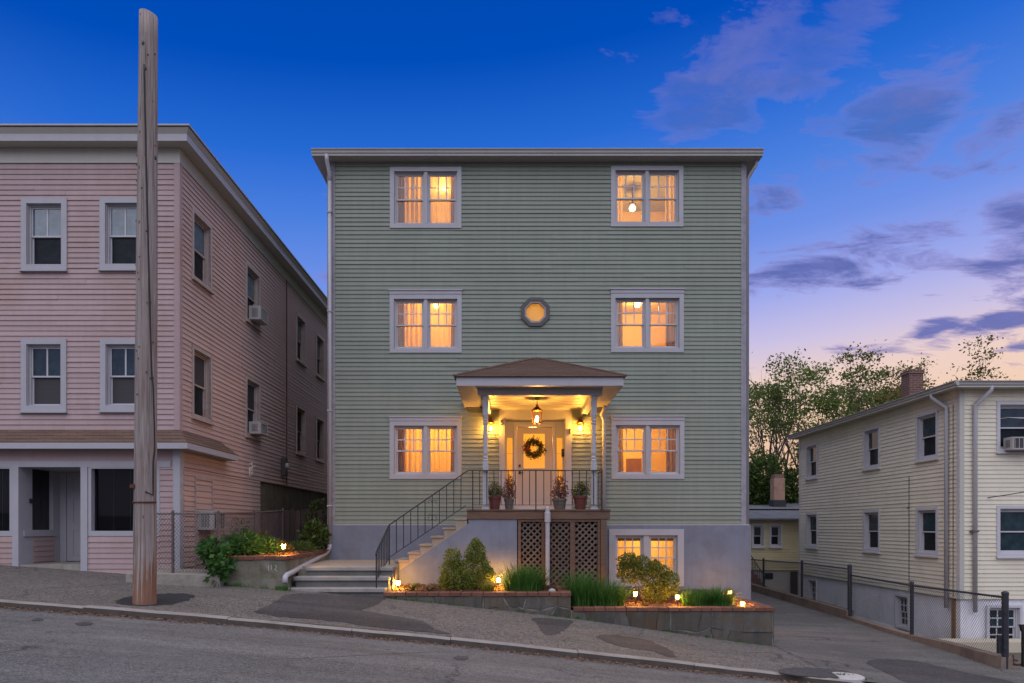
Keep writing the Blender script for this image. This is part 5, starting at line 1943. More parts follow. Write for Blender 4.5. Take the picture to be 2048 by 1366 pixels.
grass_clump('tall green grass clump left of the white drain pipe', seat(1050, 0, 13.62, SOILM), 0.52, 0.56, 620, spread=0.65)
grass_clump('spiky green grass clump just before the lattice corner', seat(1163, 0, 13.45, SOILR), 0.36, 0.72, 480, spread=0.6)
grass_clump('green grass clump left of the golden shrub', seat(1212, 0, 13.40, SOILR), 0.44, 0.55, 560, spread=0.75)
grass_clump('low green grass clump right of the golden shrub', seat(1392, 0, 13.40, SOILR), 0.34, 0.38, 420, spread=0.7)
grass_clump('low green grass clump nearest the house corner', seat(1438, 0, 13.45, SOILR), 0.36, 0.40, 440, spread=0.75)
grass_clump('small yellow green grass tuft beside the conical shrub', seat(975, 0, 13.35, SOILM), 0.20, 0.26, 160, mat=LEAF_SHRUB2, spread=0.9)


def hosta(px, D, zs, r, h, n, mat, label, group='small leafy plants in the beds', rows=3):
    """rosette of broad leaves"""
    x = X(px, D)
    t = thing('leafy_plant', label, 'plant', (x, D, zs), group)
    b = MB()
    rnd = random.Random(int(px))
    for i in range(n):
        a = rnd.uniform(0, 6.28)
        L = r * rnd.uniform(0.6, 1.2); up = h * rnd.uniform(0.5, 1.2)
        w = L * rnd.uniform(0.28, 0.4)
        ca, sa = math.cos(a), math.sin(a)
        k = len(b.v)
        segs = 5
        for s in range(segs + 1):
            q = s / segs
            rr = L * q
            zz = zs + 0.02 + up * math.sin(min(q * 2.1, 2.0)) * (1 - 0.35 * q)
            ww = w * math.sin(math.pi * min(max(q * 0.95 + 0.03, 0), 1)) ** 0.8 * 0.5
            b.v.append((x + ca * rr - sa * ww, D + sa * rr + ca * ww, zz))
            b.v.append((x + ca * rr, D + sa * rr, zz - ww * 0.35))
            b.v.append((x + ca * rr + sa * ww, D + sa * rr - ca * ww, zz))
        for s in range(segs):
            for c in (0, 1):
                b.f.append((k + 3 * s + c, k + 3 * s + c + 1, k + 3 * s + c + 4, k + 3 * s + c + 3))
    b.build('foliage', mat, t, smooth=True)
    MB().tube([(x, D, zs - 0.03), (x, D, zs + h * 0.3)], 0.012, 5).build('stem', BARK, t)
    return t


hosta(826, 13.3, SOILM, 0.19, 0.16, 16, LEAF_SHRUB2, 'yellow green hosta beside the leftmost path light')
hosta(858, 13.35, SOILM, 0.18, 0.10, 16, LEAF_OCHRE, 'low ochre leafed plant left of the conical shrub')
hosta(1290, 13.22, SOILR, 0.12, 0.08, 10, LEAF_OCHRE, 'small ochre plant at the foot of the golden shrub')
# pale stone by the drain pipe
b = MB()
xs_, ys_, zs_ = X(1104, 13.3), 13.3, SOILM
b.lathe(xs_, ys_, [(0.05, zs_ - 0.01), (0.075, zs_ + 0.02), (0.062, zs_ + 0.055), (0.02, zs_ + 0.075)], 9)
tag(b.build('garden_stone', STONE_W), 'small pale stone below the white drain pipe', 'stone')

# plants of the left bed
lb_ = (X(430, 12.7), 12.75, -1.05)
shrub('leafy_bush', 'bright broad leafed bush spilling over the concrete planter corner', lb_, [
    (X(425, 12.7), 12.8, Z(1105, 12.7), 0.20, 0.2, 0.26), (X(440, 12.65), 12.68, Z(1125, 12.65), 0.20, 0.16, 0.26), (X(428, 12.6), 12.62, Z(1148, 12.6), 0.15, 0.13, 0.16), (X(412, 12.8), 12.85, Z(1098, 12.8), 0.12, 0.15, 0.16)],
    520, 0.13, LEAF_BROAD, 'plants of the left bed', 'bush', up=-0.05, aspect=0.62, ntw=10)
def fern(px, D, top, r, n, mat, label, size=0.09, aspect=0.25):
    x = X(px, D); z1 = Z(top, D); zs = SOILL
    h = z1 - zs
    return shrub('leafy_plant', label, (x, D, zs), [(x, D, zs + h * 0.5, r, r, h * 0.5), (x - r * 0.5, D - 0.1, zs + h * 0.3, r * 0.7, r * 0.6, h * 0.32), (x + r * 0.5, D + 0.05, zs + h * 0.35, r * 0.6, r * 0.6, h * 0.36)], n, size, mat, 'plants of the left bed', 'plant', up=0.5, aspect=aspect, ntw=8)


fern(487, 13.35, 1068, 0.30, 900, LEAF_BROAD, 'feathery green plant behind the brick cap left of the bed', 0.12)
fern(455, 13.45, 1075, 0.26, 700, LEAF_BROAD, 'green plant at the left end of the bed behind the bush', 0.12)
fern(480, 14.2, 1035, 0.22, 420, LEAF_DARK, 'tall upright plant rising before the chain link fence', 0.09)
fern(525, 13.7, 1072, 0.30, 800, LEAF_BROAD, 'dense green plant in the middle of the left bed', 0.10)
fern(520, 14.6, 1058, 0.26, 420, LEAF_OCHRE, 'reddish leaved plant at the back of the left bed', 0.07, 0.5)
fern(555, 14.0, 1083, 0.28, 620, LEAF_OCHRE, 'ochre green plant just left of the path light', 0.08)
fern(600, 14.9, 1083, 0.30, 600, LEAF_DARK, 'dark low plant right of the path light', 0.08)
fern(628, 16.3, 1040, 0.30, 500, LEAF_DARK, 'dark overgrown vine in the gap beside the green house', 0.10, 0.6)
fern(636, 17.6, 1000, 0.35, 800, LEAF_DARK, 'dark bush growing behind the old wooden fence', 0.10, 0.6)

# ================================================================== PINK HOUSE
DPK = 13.3
KK = DPK / F
def kx(px): return (px - 1019) * KK
def kz(py): return (1054 - py) * KK
PXR = kx(358.5)                                   # right corner
PXL = -20.0
PBACK = 27.0
pink = thing('pink_house', 'pink clapboard building with a storefront and dark windows', 'building', (-9.0, DPK, -0.9))
WP = Wall(0, DPK, 1, 0, 0, -1)
WS = Wall(PXR, 0, 0, 1, 1, 0)                      # side wall, u is depth
PT = 7.08                                          # top of siding
holesF = []
for (a, c, t, bt, up, lo, lab) in ((44, 135.5, 397, 541, PANE_BLUE, PANE_LOW, None), (201, 292, 396, 540, PANE_BLUE, PANE_LOW, None), (44, 134.5, 678, 823, PANE_UP, BLINDS, None), (202, 292, 678, 822, PANE_UP, BLINDS, None),
                                  (-120, -29, 397, 541, PANE_BLUE, PANE_LOW, None), (-120, -29, 678, 823, PANE_UP, BLINDS, None)):
    h, o = window(WP, pink, kx(a), kx(c), kz(bt), kz(t), tw=0.108, up=up, low=lo, cols=2, rows=1, sill=0.035, casing=WHITE, frame=0.018, sw=0.026)
    holesF.append(h)
holesS = []
def sd(px): return -PXR * F / (1019 - px)
side_w = [(sd(382), sd(382) + 0.92), (sd(490), sd(490) + 0.95), (sd(591.2), sd(591.2) + 0.95), (sd(631), sd(631) + 0.95)]
PINKTRIM = surf('pink_grey_trim', (0.40, 0.33, 0.30), 0.5, 0.1, 3.0, streak=0.15, dirt=(0.22, 0.15, 0.11), dirt_amt=0.5, dirt_scale=4)
for i, (a, c) in enumerate(side_w):
    for (zb_, zt_, up, lo) in ((5.04, 6.47, PANE_BLUE, PANE_LOW), (2.22, 3.70, BLINDS, PANE_LOW)):  # upper side panes: reflected sky put into the pane colour
        h, o = window(WS, pink, a, c, zb_, zt_, tw=0.075, up=up, low=lo, cols=1, rows=1, sill=0.03, casing=PINKTRIM, sash=PINKTRIM, frame=0.02, sw=0.028)
        holesS.append(h)
PH = 0.1016
shop_top = kz(898)
fw = wall_with_holes(WP, PXL, PXR - 0.001, shop_top, PT + 0.3, holesF, 0.2, 'front_wall', PINK, pink)
budget = 300
used = siding(WP, fw, kx(-160), PXR - 0.09, 1.89, PT, holesF, PH, PINK, budget=170)
sw = wall_with_holes(WS, DPK + 0.0, PBACK, 1.17, PT + 0.3, [h for h in holesS], 0.2, 'side_wall', PINK, pink)
siding(WS, sw, DPK + 0.09, PBACK, 1.19, PT, holesS, PH, PINK_LIT, budget=210)
MB().box(PXR - 0.2, PXR - 0.001, DPK + 0.2, 17.6, -1.2, 1.169).build('lower_side_wall', PINK, pink)
lw = bpy.data.objects[pink.children[-1].name]
siding(WS, lw, DPK + 0.17, 17.6, -0.9, 1.17, [(13.97, 14.72, -0.9, 0.98)], PH, PINK_LIT, budget=90)
MB().box(PXR - 0.25, PXR - 0.03, 17.601, PBACK, -1.6, 1.169).build('foundation', FIELDWALL, pink)
# corner boards
MB().wbox(WP, PXR - 0.09, PXR + 0.022, 0.0, 0.024, 1.89, PT).build('corner_board', PINK, pink)
MB().wbox(WS, DPK + 0.001, DPK + 0.09, 0.0, 0.0225, 1.20, PT).build('corner_board', PINK, pink)
# blocked doorway outline in the lower side wall
b = MB()
b.wbox(WS, 13.92, 13.97, 0, 0.03, -0.9, 1.03)
b.wbox(WS, 14.72, 14.77, 0, 0.03, -0.9, 1.03)
b.wbox(WS, 13.971, 14.719, 0, 0.03, 0.98, 1.03)
b.build('blocked_doorway', PINKTRIM, pink)
siding(WS, lw, 13.972, 14.718, -0.9, 0.975, [], PH * 1.25, PINK_LIT, budget=40)
# frieze, soffit, fascia, crown
for W_, a, c in ((WP, PXL, PXR + 0.03),):
    MB().wbox(W_, a, c, 0.0, 0.03, PT + 0.002, PT + 0.29).build('frieze', CREAM, pink)
MB().wbox(WS, DPK + 0.001, PBACK, 0.0, 0.029, PT + 0.002, PT + 0.29).build('frieze', CREAM, pink)
e = 0.26
b = MB()
ZS = 7.372
b.box(PXL, PXR + e, DPK - e, PBACK + e, ZS, ZS + 0.03)
b.build('soffit', CREAM, pink)
b = MB()
b.box(PXL, PXR + e + 0.02, DPK - e - 0.02, DPK - e - 0.0005, ZS - 0.004, ZS + 0.13)
b.box(PXR + e + 0.0005, PXR + e + 0.02, DPK - e, PBACK + e, ZS - 0.004, ZS + 0.13)
b.build('fascia', WHITE, pink)
b = MB()
def crown(b, z0, z1, o0, o1):
    x0 = PXL; xa, xb = PXR + e + o0, PXR + e + o1
    ya, yb = DPK - e - o0, DPK - e - o1
    b.add([(x0, ya, z0), (xa, ya, z0), (xb, yb, z1), (x0, yb, z1), (xa, PBACK, z0), (xb, PBACK, z1), (x0, ya + 0.1, z1), (xa - 0.1, ya + 0.1, z1), (xa - 0.1, PBACK, z1)],
          [(0, 1, 2, 3), (1, 4, 5, 2), (3, 2, 7, 6), (2, 5, 8, 7)])
crown(b, ZS + 0.131, ZS + 0.225, 0.01, 0.075)
b.build('crown_moulding', CREAM, pink)
b = MB()
b.box(PXL, PXR + e + 0.10, DPK - e - 0.10, PBACK + 0.3, ZS + 0.245, ZS + 0.275)
b.build('roof_edge', WHITE, pink)
MB().box(PXL, PXR + e - 0.1, DPK - e + 0.1, PBACK, ZS + 0.031, ZS + 0.244).build('roof', ROOFDARK, pink)
# pent roof over the storefront
pe = 0.30
b = MB()
zt0, zt1 = 1.61, 1.89
n_ = 4
for i in range(n_):
    t0, t1 = i / n_, (i + 1) / n_ + 0.02
    def corner(t, lift):
        off = pe * (1 - t)
        return off, zt0 + (zt1 - zt0) * t + lift
    o0, z0 = corner(t0, 0.018); o1, z1 = corner(t1, 0.004)
    yb = 15.43
    b.add([(PXL, DPK - o0, z0), (PXR + o0, DPK - o0, z0), (PXR + o1, DPK - o1, z1), (PXL, DPK - o1, z1), (PXR + o0, yb - (0.25 * t0), z0), (PXR + o1, yb - 0.25 * t1, z1),
           (PXL, DPK - o0, z0 - 0.018), (PXR + o0, DPK - o0, z0 - 0.018), (PXR + o0, yb - 0.25 * t0, z0 - 0.018)],
          [(0, 1, 2, 3), (1, 4, 5, 2), (6, 7, 1, 0), (7, 8, 4, 1)])
pr_ = b.build('pent_roof', SHINGLE, pink)
b = MB()
b.box(PXL, PXR + pe, DPK - pe, DPK - pe + 0.03, 1.495, zt0 - 0.002)
b.box(PXR + pe - 0.03, PXR + pe, DPK - pe + 0.031, 15.43, 1.495, zt0 - 0.002)
b.box(PXR + 0.001, PXR + pe - 0.031, 15.40, 15.43, 1.495, zt0 - 0.002)
b.build('pent_fascia', WHITE, pr_)
b = MB()
b.box(PXL, PXR + pe - 0.031, DPK - pe + 0.031, DPK - 0.001, 1.51, 1.53)
b.box(PXR + 0.001, PXR + pe - 0.031, DPK, 15.399, 1.51, 1.53)
b.build('pent_soffit', WHITE, pr_)

# storefront
GB = -0.95
shop = MB()
shop.wbox(WP, PXL, PXR - 0.16, 0.0, 0.02, kz(934), kz(922))
shop.build('storefront_header', WHITE, pink)
MB().wbox(WP, PXL, kx(347.5) - 0.001, -0.15, 0.004, kz(922) + 0.001, shop_top + 0.001).build('storefront_frieze', PINK, pink)
colA = (kx(26.6), kx(39)); colB = (kx(163), kx(176.5))
for (a, c) in (colA, colB):
    MB().wbox(WP, a, c, -0.12, 0.03, GB, kz(934) - 0.001).build('storefront_column', WHITE, pink)
MB().wbox(WP, kx(347.5), PXR + 0.03, -0.12, 0.035, GB, shop_top + 0.05).build('storefront_column', WHITE, pink)
# wall pieces: siding strip right of the window, stall risers
pr2 = MB().wbox(WP, kx(314), kx(347.5) - 0.001, -0.2, -0.002, GB, kz(934) - 0.001).build('storefront_wall', PINK, pink)
siding(WP, pr2, kx(320.5), kx(347.5) - 0.001, -0.92, kz(934), [], PH * 1.06, PINK, budget=40)
sr = MB().wbox(WP, colB[1] + 0.001, kx(314) - 0.001, -0.2, -0.002, GB, kz(1071)).build('stall_riser', PINK, pink)
siding(WP, sr, colB[1] + 0.002, kx(320), -0.92, kz(1072), [], PH * 1.02, PINK, budget=20)
sl = MB().wbox(WP, PXL, colA[0] - 0.001, -0.2, -0.002, GB, kz(1071)).build('stall_riser', PINK, pink)
siding(WP, sl, -13, colA[0] - 0.001, -0.92, kz(1072), [], PH * 1.02, PINK, budget=20)


def shop_window(u0, u1, z0, z1, lab):
    o = frame_ring(MB(), WP, u0, u1, z0, z1, 0.06, -0.16, 0.012, wb=0.10, wt=0.03).build('shop_window', WHITE, pink)
    o['label'] = lab
    MB().wbox(WP, u0 + 0.06, u1 - 0.06, -0.11, -0.104, z0 + 0.10, z1 - 0.03).build('pane', clear_glass('shop_glass', (0.55, 0.57, 0.6), 0.4), o)
    MB().wbox(WP, u0 + 0.06, u1 - 0.06, -0.19, -0.18, z0 + 0.10, z1 - 0.03).build('blind', blind_mat('shop_blind', (0.040, 0.037, 0.037), 0.028), o)
    for q in (0.28, 0.52, 0.78):
        u = u0 + (u1 - u0) * q
        MB().wbox(WP, u - 0.003, u + 0.003, -0.178, -0.174, z0 + 0.10, z1 - 0.03).build('blind_cord', PLASTIC_W, o)


shop_window(kx(177), kx(320), kz(1072), kz(934) - 0.002, 'dark shop window with closed blinds right of the recessed door')
shop_window(kx(-130), kx(26.2), kz(1072), kz(934) - 0.002, 'dark shop window left of the recessed door')
# recessed entry
ent = DPK + 1.2
WA = Wall(colA[1], 0, 0, 1, 1, 0)                    # left wall of the recess facing right
ra = MB()
ra.wbox(WA, DPK + 0.12, ent + 0.2, -0.15, 0.0, GB, kz(1060))
ra.wbox(WA, DPK + 0.12, ent + 0.2, -0.15, -0.001, kz(934) + 0.001, kz(934) + 0.25)
ra.wbox(WA, DPK + 0.12, DPK + 0.36, -0.15, 0.0, kz(1060), kz(934))
ra.wbox(WA, DPK + 0.98, ent + 0.2, -0.15, 0.0, kz(1060), kz(934))
ra = ra.build('recess_wall', WHITE, pink)
MB().wbox(WA, DPK + 0.36, DPK + 0.98, -0.09, -0.08, kz(1060), kz(934)).build('recess_pane', PANE_SHOP, ra)
siding(WA, ra, DPK + 0.38, DPK + 1.0, -0.92, kz(1073), [], PH * 1.05, PINK, budget=20)
MB().wbox(WA, DPK + 0.10, ent - 0.15, 0.001, 0.03, kz(1073), kz(1060)).build('recess_sill', WHITE, ra)
We = Wall(0, ent, 1, 0, 0, -1)
b = MB()
b.wbox(We, colA[1], colA[1] + 0.13, -0.15, 0.0, GB, kz(934))
b.wbox(We, colA[1] + 1.05, colB[1] + 0.3, -0.15, 0.0, GB, kz(934))
b.wbox(We, colA[1] + 0.1305, colA[1] + 1.0495, -0.15, 0.0, 1.22, kz(934))
b.build('entry_wall', WHITE, pink)
MB().box(colA[1], colB[0], DPK - 0.0, ent, kz(934) + 0.001, kz(934) + 0.03).build('recess_ceiling', WHITE, pink)
MB().box(colB[0] - 0.0, colB[1] + 0.05, DPK + 0.13, ent, GB, kz(934)).build('recess_side', WHITE, pink)
b = MB(); b.box(PXL, colA[1] - 0.16, DPK + 0.201, DPK + 0.3, GB, shop_top); b.box(colB[1] + 0.06, PXR - 0.2, DPK + 0.22, DPK + 0.3, GB, shop_top); b.build('inner_wall', ROOFDARK, pink)
dl = colA[1] + 0.135
dr = MB().wbox(We, dl, dl + 0.905, -0.05, -0.02, -0.72, 1.215).build('door', WHITE, pink)
for (a, c) in ((dl + 0.12, dl + 0.40), (dl + 0.50, dl + 0.78)):
    for (p, q) in ((-0.60, -0.05), (0.08, 0.62), (0.74, 1.05)):
        frame_ring(MB(), We, a, c, p, q, 0.02, -0.0195, -0.008).build('door_panel', WHITE, dr)
structure(MB().box(colA[1], colB[0], DPK + 0.0, ent, -1.2, -0.735).build('entry_floor', CONC))
b = MB(); b.wbox(WA, DPK + 0.27, DPK + 0.36, 0.0, 0.03, kz(1005), kz(996)); tag(b.build('doorbell_box', IRON), 'small dark doorbell box in the recessed shop entry', 'doorbell')

# window air conditioners
def aircon(W, u, z, w, h, dep, label):
    t = thing('air_conditioner', label, 'air conditioner', W.p(u, 0, z), 'window air conditioners')
    MB().wbox(W, u - w / 2, u + w / 2, 0.005, dep - 0.012, z, z + h).build('case', PLASTIC_W, t, bevel=0.008)
    frame_ring(MB(), W, u - w / 2 + 0.006, u + w / 2 - 0.006, z + 0.006, z + h - 0.006, 0.03, dep - 0.0115, dep + 0.006).build('bezel', PLASTIC_W, t)
    MB().wbox(W, u - w / 2 + 0.035, u + w / 2 - 0.035, dep - 0.0115, dep - 0.006, z + 0.035, z + h - 0.035).build('coil', GRILLE, t)
    for i in range(6):
        uu = u - w / 2 + 0.06 + (w - 0.12) * i / 5
        MB().wbox(W, uu - 0.006, uu + 0.006, dep - 0.0055, dep + 0.004, z + 0.035, z + h - 0.035).build('grille_bar', PLASTIC_W, t)
    # side louvres
    for sgn in (-1, 1):
        for i in range(5):
            d = dep * (0.3 + 0.1 * i)
            ue = u + sgn * w / 2
            MB().wbox(W, min(ue, ue + sgn * 0.004), max(ue, ue + sgn * 0.004), d, d + 0.012, z + 0.06, z + h - 0.06).build('louvre', GRILLE, t)


aircon(WS, (side_w[1][0] + side_w[1][1]) / 2, 5.12, 0.52, 0.34, 0.30, 'white window air conditioner in the upper side window of the pink house')
aircon(WS, (side_w[1][0] + side_w[1][1]) / 2, 2.30, 0.52, 0.30, 0.30, 'white window air conditioner in the lower side window of the pink house')
aircon(WS, 14.36, -0.06, 0.62, 0.40, 0.34, 'low air conditioner on the pink side wall behind the fence')
# meter and conduit
t = thing('electric_meter', 'grey electric meter and conduit on the pink side wall', 'electric meter', WS.p(sd(563), 0, 1.9))
um = sd(563)
MB().wbox(WS, um - 0.12, um + 0.12, 0.02, 0.14, 1.45, 1.95).build('meter_box', GRILLE, t, bevel=0.01)
MB().tube([WS.p(um, 0.14, 1.72), WS.p(um, 0.22, 1.72)], 0.09, 14).build('meter_dial', PLASTIC_W, t)
MB().tube([WS.p(um + 0.3, 0.05, 1.2), WS.p(um + 0.3, 0.05, PT)], 0.014, 8).build('conduit', RUST, t)
# paint splash on the side wall
us = sd(497)
glyph([[(0, 1), (0.5, 1.05)], [(0.1, 0.8), (0.1, 0.1)], [(0.3, 0.6), (0.7, 0.65)], [(0.5, 1.2), (0.55, 0.2)], [(0.8, 0.9), (1.1, 0.95)], [(0, 0.3), (0.6, 0.25)]], WS, us, 1.22, 0.33, 0.021, 0.035, 'paint_marks', 'white paint marks on the lower side wall of the pink house', 'paint marks', surf('white_marks', (0.6, 0.55, 0.52), 0.8, 0.2, 20))

# old wooden fence across the gap
t = thing('wooden_fence', 'dark weathered board fence across the gap beside the pink house', 'fence', (-5.3, 17.4, -0.9))
x = -6.3
k = 0
while x < -4.5:
    w = 0.14
    MB().box(x, x + w - 0.012, 17.4 + 0.006 * (k % 2), 17.425 + 0.006 * (k % 2), -0.9, 0.42 + 0.02 * ((k * 7) % 3)).build('board', WOODFENCE, t)
    x += w; k += 1
MB().box(-6.35, -4.5, 17.44, 17.48, 0.20, 0.28).build('rail', WOODFENCE, t)

# ------------------------------------------------------------------ chain link fences
def wire_mesh(parent, A, B_, z0a, z1a, z0b, z1b, mat, pitch=0.062, r=0.0032):
    """diagonal wires of a chain link panel between two posts, clipped to the panel"""
    A = Vector((A[0], A[1], 0)); B_ = Vector((B_[0], B_[1], 0))
    L = (B_ - A).length
    d = (B_ - A).normalized()
    nrm = Vector((-d.y, d.x, 0))
    b = MB()
    zlo = lambda s: z0a + (z0b - z0a) * s / L
    zhi = lambda s: z1a + (z1b - z1a) * s / L
    Hm = max(z1a - z0a, z1b - z0b) + abs(z1b - z1a)
    ml = 1.25                                            # diamonds are taller than wide
    for sg in (1, -1):
        k0 = -int(Hm / pitch) - 2; k1 = int((L + Hm) / pitch) + 2
        for k in range(k0, k1):
            # z = zref + sg*ml*(s - k*pitch)
            s0 = k * pitch
            zr = z0a if sg > 0 else z1a
            # sample for clipping
            slope = sg * ml
            f = lambda s: zr + slope * (s - s0)
            # solve f = zlo and f = zhi
            ml0 = (z0b - z0a) / L; mh = (z1b - z1a) / L
            sl = (z0a - zr + slope * s0) / (slope - ml0)
            sh_ = (z1a - zr + slope * s0) / (slope - mh)
            a, c = sorted((sl, sh_))
            a = max(a, 0); c = min(c, L)
            if c - a < 0.01:
                continue
            off = nrm * (r * sg)
            p = A + d * a + off; q = A + d * c + off
            p.z = f(a); q.z = f(c)
            b.tube([p, q], r, 3, caps=False)
    o = b.build('wire_mesh', mat, parent)
    stuff(o)
    return o


fx = 8.93
posts = [(12.3, Z(1335, 12.3), Z(1192, 12.3), 0.055), (15.15, -2.46, Z(1170, 15.15), 0.040), (17.92, -2.40, Z(1135, 17.92), 0.055), (20.85, -2.33, Z(1126, 20.85), 0.038), (24.0, -2.29, Z(1121, 24.0), 0.038), (27.0, -2.25, Z(1116, 27.0), 0.038)]
t = thing('chain_link_fence', 'black chain link fence on a low kerb beside the driveway', 'fence', (fx, 12.3, -2.5))
for (y, z0, z1, r) in posts:
    b = MB(); b.lathe(fx, y, [(r, z0 - 0.25), (r, z1 + 0.03), (r * 1.12, z1 + 0.035), (r * 1.05, z1 + 0.07), (r * 0.4, z1 + 0.09)], 10)
    b.build('post', FENCE_BLACK, t)
tops = {12.3: (-1.42 + 0.12,), }
for (p, q) in zip(posts[:-1], posts[1:]):
    ph = {12.3: Z(1195, 12.3), 15.15: Z(1171, 15.15), 17.92: Z(1150, 17.92)}
    z1a = ph.get(p[0], p[2]); z1b = ph.get(q[0], q[2])
    if p[0] == 17.92:
        z1a = Z(1138, 17.92)
    b = MB(); b.tube([(fx, p[0] + 0.04, z1a), (fx, q[0] - 0.04, z1b)], 0.021, 6)
    b.build('top_rail', FENCE_BLACK, t)
    cz0 = p[1] + (0.24 if p[0] == 12.3 else 0.12 if p[0] == 15.15 else 0.26)
    cz1 = q[1] + (0.12 if q[0] == 15.15 else 0.12 if q[0] == 17.92 else 0.26)
    wire_mesh(t, (fx, p[0] + 0.05), (fx, q[0] - 0.05), p[1] + 0.16, z1a + 0.03, q[1] + 0.12, z1b + 0.03, FENCE_BLACK, r=0.0026)
# latch hardware at the end post
for zz in (-1.55, -2.05, -2.2):
    MB().box(fx - 0.06, fx + 0.0, 12.24, 12.27, zz, zz + 0.05).build('hinge_band', FENCE_BLACK, t)
MB().box(fx - 0.115, fx - 0.056, 12.30, 12.36, -2.28, -1.95).build('latch', FENCE_BLACK, t)
b = MB()
ys = [12.25, 14.0, 15.15, 17.0, 17.9, 17.901, 20.85, 24.0, 27.3]
hs = [0.21, 0.16, 0.10, 0.09, 0.09, 0.24, 0.25, 0.25, 0.25]
for i in range(len(ys) - 1):
    if ys[i + 1] - ys[i] < 0.01:
        continue
    za, zc = zdrive(fx - 0.1, ys[i]), zdrive(fx - 0.1, ys[i + 1])
    b.hexa([(fx - 0.14, ys[i], za - 0.4), (fx + 0.10, ys[i], za - 0.6), (fx + 0.10, ys[i + 1], zc - 0.6), (fx - 0.14, ys[i + 1], zc - 0.4),
            (fx - 0.10, ys[i], za + hs[i]), (fx + 0.10, ys[i], za + hs[i]), (fx + 0.10, ys[i + 1], zc + hs[i + 1]), (fx - 0.10, ys[i + 1], zc + hs[i + 1])])
structure(b.build('driveway_kerb', surf('kerb_concrete', (0.19, 0.145, 0.115), 0.9, 0.25, 2.0, streak=0.15, bump=0.4, bscale=40, dirt=(0.09, 0.06, 0.045), dirt_amt=0.6), None))

t = thing('chain_link_fence', 'rusty chain link fence before the pink house side yard', 'fence', (-6.2, 12.75, -0.8))
lp = [(-6.95, 12.75, -0.84, 0.255), (X(346, 12.75), 12.75, -0.84, 0.26), (X(437, 12.75), 12.75, -0.88, 0.26)]
lp += [(-5.62, 15.1, -0.75, 0.33), (-5.75, 17.3, -0.75, 0.42)]
for (x, y, z0, z1) in lp:
    b = MB(); b.lathe(x, y, [(0.027, z0 - 0.1), (0.027, z1 + 0.02), (0.033, z1 + 0.025), (0.012, z1 + 0.06)], 8); b.build('post', FENCE_GREY, t)
for p, q in zip(lp[:-1], lp[1:]):
    b = MB(); b.tube([(p[0], p[1], p[3] - 0.01), (q[0], q[1], q[3] - 0.01)], 0.017, 6); b.build('top_rail', FENCE_GREY, t)
    wire_mesh(t, (p[0], p[1]), (q[0], q[1]), p[2] + 0.02, p[3] + 0.02, q[2] + 0.02, q[3] + 0.02, FENCE_GREY if p[1] < 13 else FENCE_GREY, r=0.0032)

# ------------------------------------------------------------------ utility pole
px0 = X(289, 10.75)
zp = zwalk(px0, 10.75)
pole = thing('utility_pole', 'tall weathered wooden utility pole with raw orange base on the sidewalk', 'utility pole', (px0, 10.75, zp))
b = MB()
prof = []
H = Z(27, 10.75) - zp
for i in range(25):
    t = i / 24
    r = 0.168 - 0.020 * t - 0.018 * t * t
    if i == 0: r = 0.174
    prof.append((r, zp - 0.1 + (H + 0.1) * t))
tilt = (X(297, 10.75) - px0) / H
n = 22
k0 = 0
rnd = random.Random(2)
for r, z in prof:
    for j in range(n):
        a = 2 * math.pi * j / n
        rr = r * (1 + 0.02 * math.sin(3 * a + 1) + rnd.uniform(-0.018, 0.018))
        # the head is cut at a slant
        zz = z
        if z > zp + H - 0.02:
            zz = z - 0.045 * (math.cos(a) * 0.5 + 0.5)
        b.v.append((px0 + tilt * (z - zp) + rr * math.cos(a), 10.75 + rr * math.sin(a), zz))
for i in range(len(prof) - 1):
    for j in range(n):
        a = i * n + j; c = i * n + (j + 1) % n
        b.f.append((a, c, c + n, a + n))
b.f.append(tuple((len(prof) - 1) * n + j for j in range(n)))
b.build('pole_shaft', POLEWOOD, pole, smooth=True)


def pole_pt(z, ang, out=0.012):
    t = (z - zp) / H
    r = 0.168 - 0.020 * t - 0.018 * t * t + out
    return (px0 + tilt * (z - zp) + r * math.cos(ang), 10.75 + r * math.sin(ang), z)


b = MB()
pts = []
for i in range(40):
    z = zp + H - 0.9 - i * (H - 2.6) / 39
    ang = R(-85 + 62 * min(1, (i / 39) * 1.15))
    pts.append(pole_pt(z, ang, 0.010 + (0.03 if 28 < i < 36 else 0)))
pts.append(pole_pt(zp + 1.75, R(-60), 0.012))
b.tube(pts, 0.011, 6)
b.build('cable', WIREM, pole, smooth=True)
b = MB()
zb0 = Z(1004, 10.75)
ring = [pole_pt(zb0 + 0.008 * math.sin(a), a, 0.006) for a in np.linspace(-math.pi, 0.05, 20)]
b.tube(ring, 0.014, 6)
b.build('metal_band', RUST, pole)
b = MB()
q = pole_pt(Z(973, 10.75), R(-140), 0.0)
b.box(q[0] - 0.035, q[0] + 0.035, q[1] - 0.05, q[1] + 0.02, q[2] - 0.03, q[2] + 0.03)
b.build('bracket', RUST, pole)
rnd = random.Random(12)
for i in range(26):
    b = MB()
    z = zp + rnd.uniform(3.2, H - 0.6)
    a = R(rnd.uniform(-170, -10))
    c = pole_pt(z, a, 0.002)
    b.lathe(c[0], c[1], [(0.008, c[2] - 0.012), (0.012, c[2]), (0.008, c[2] + 0.012)], 6)
    b.build('nail', RUST, pole)
for i, (yy, s) in enumerate(((148, 1), (536, 1), (518, 1))):
    z = Z((148, 98, 318)[i], 10.75); a = R((-80, -95, -12)[i])
    c = pole_pt(z, a, -0.008)
    MB().lathe(c[0], c[1], [(0.018, c[2] - 0.03), (0.026, c[2]), (0.018, c[2] + 0.03)], 8).build('bolt_hole', IRON, pole)

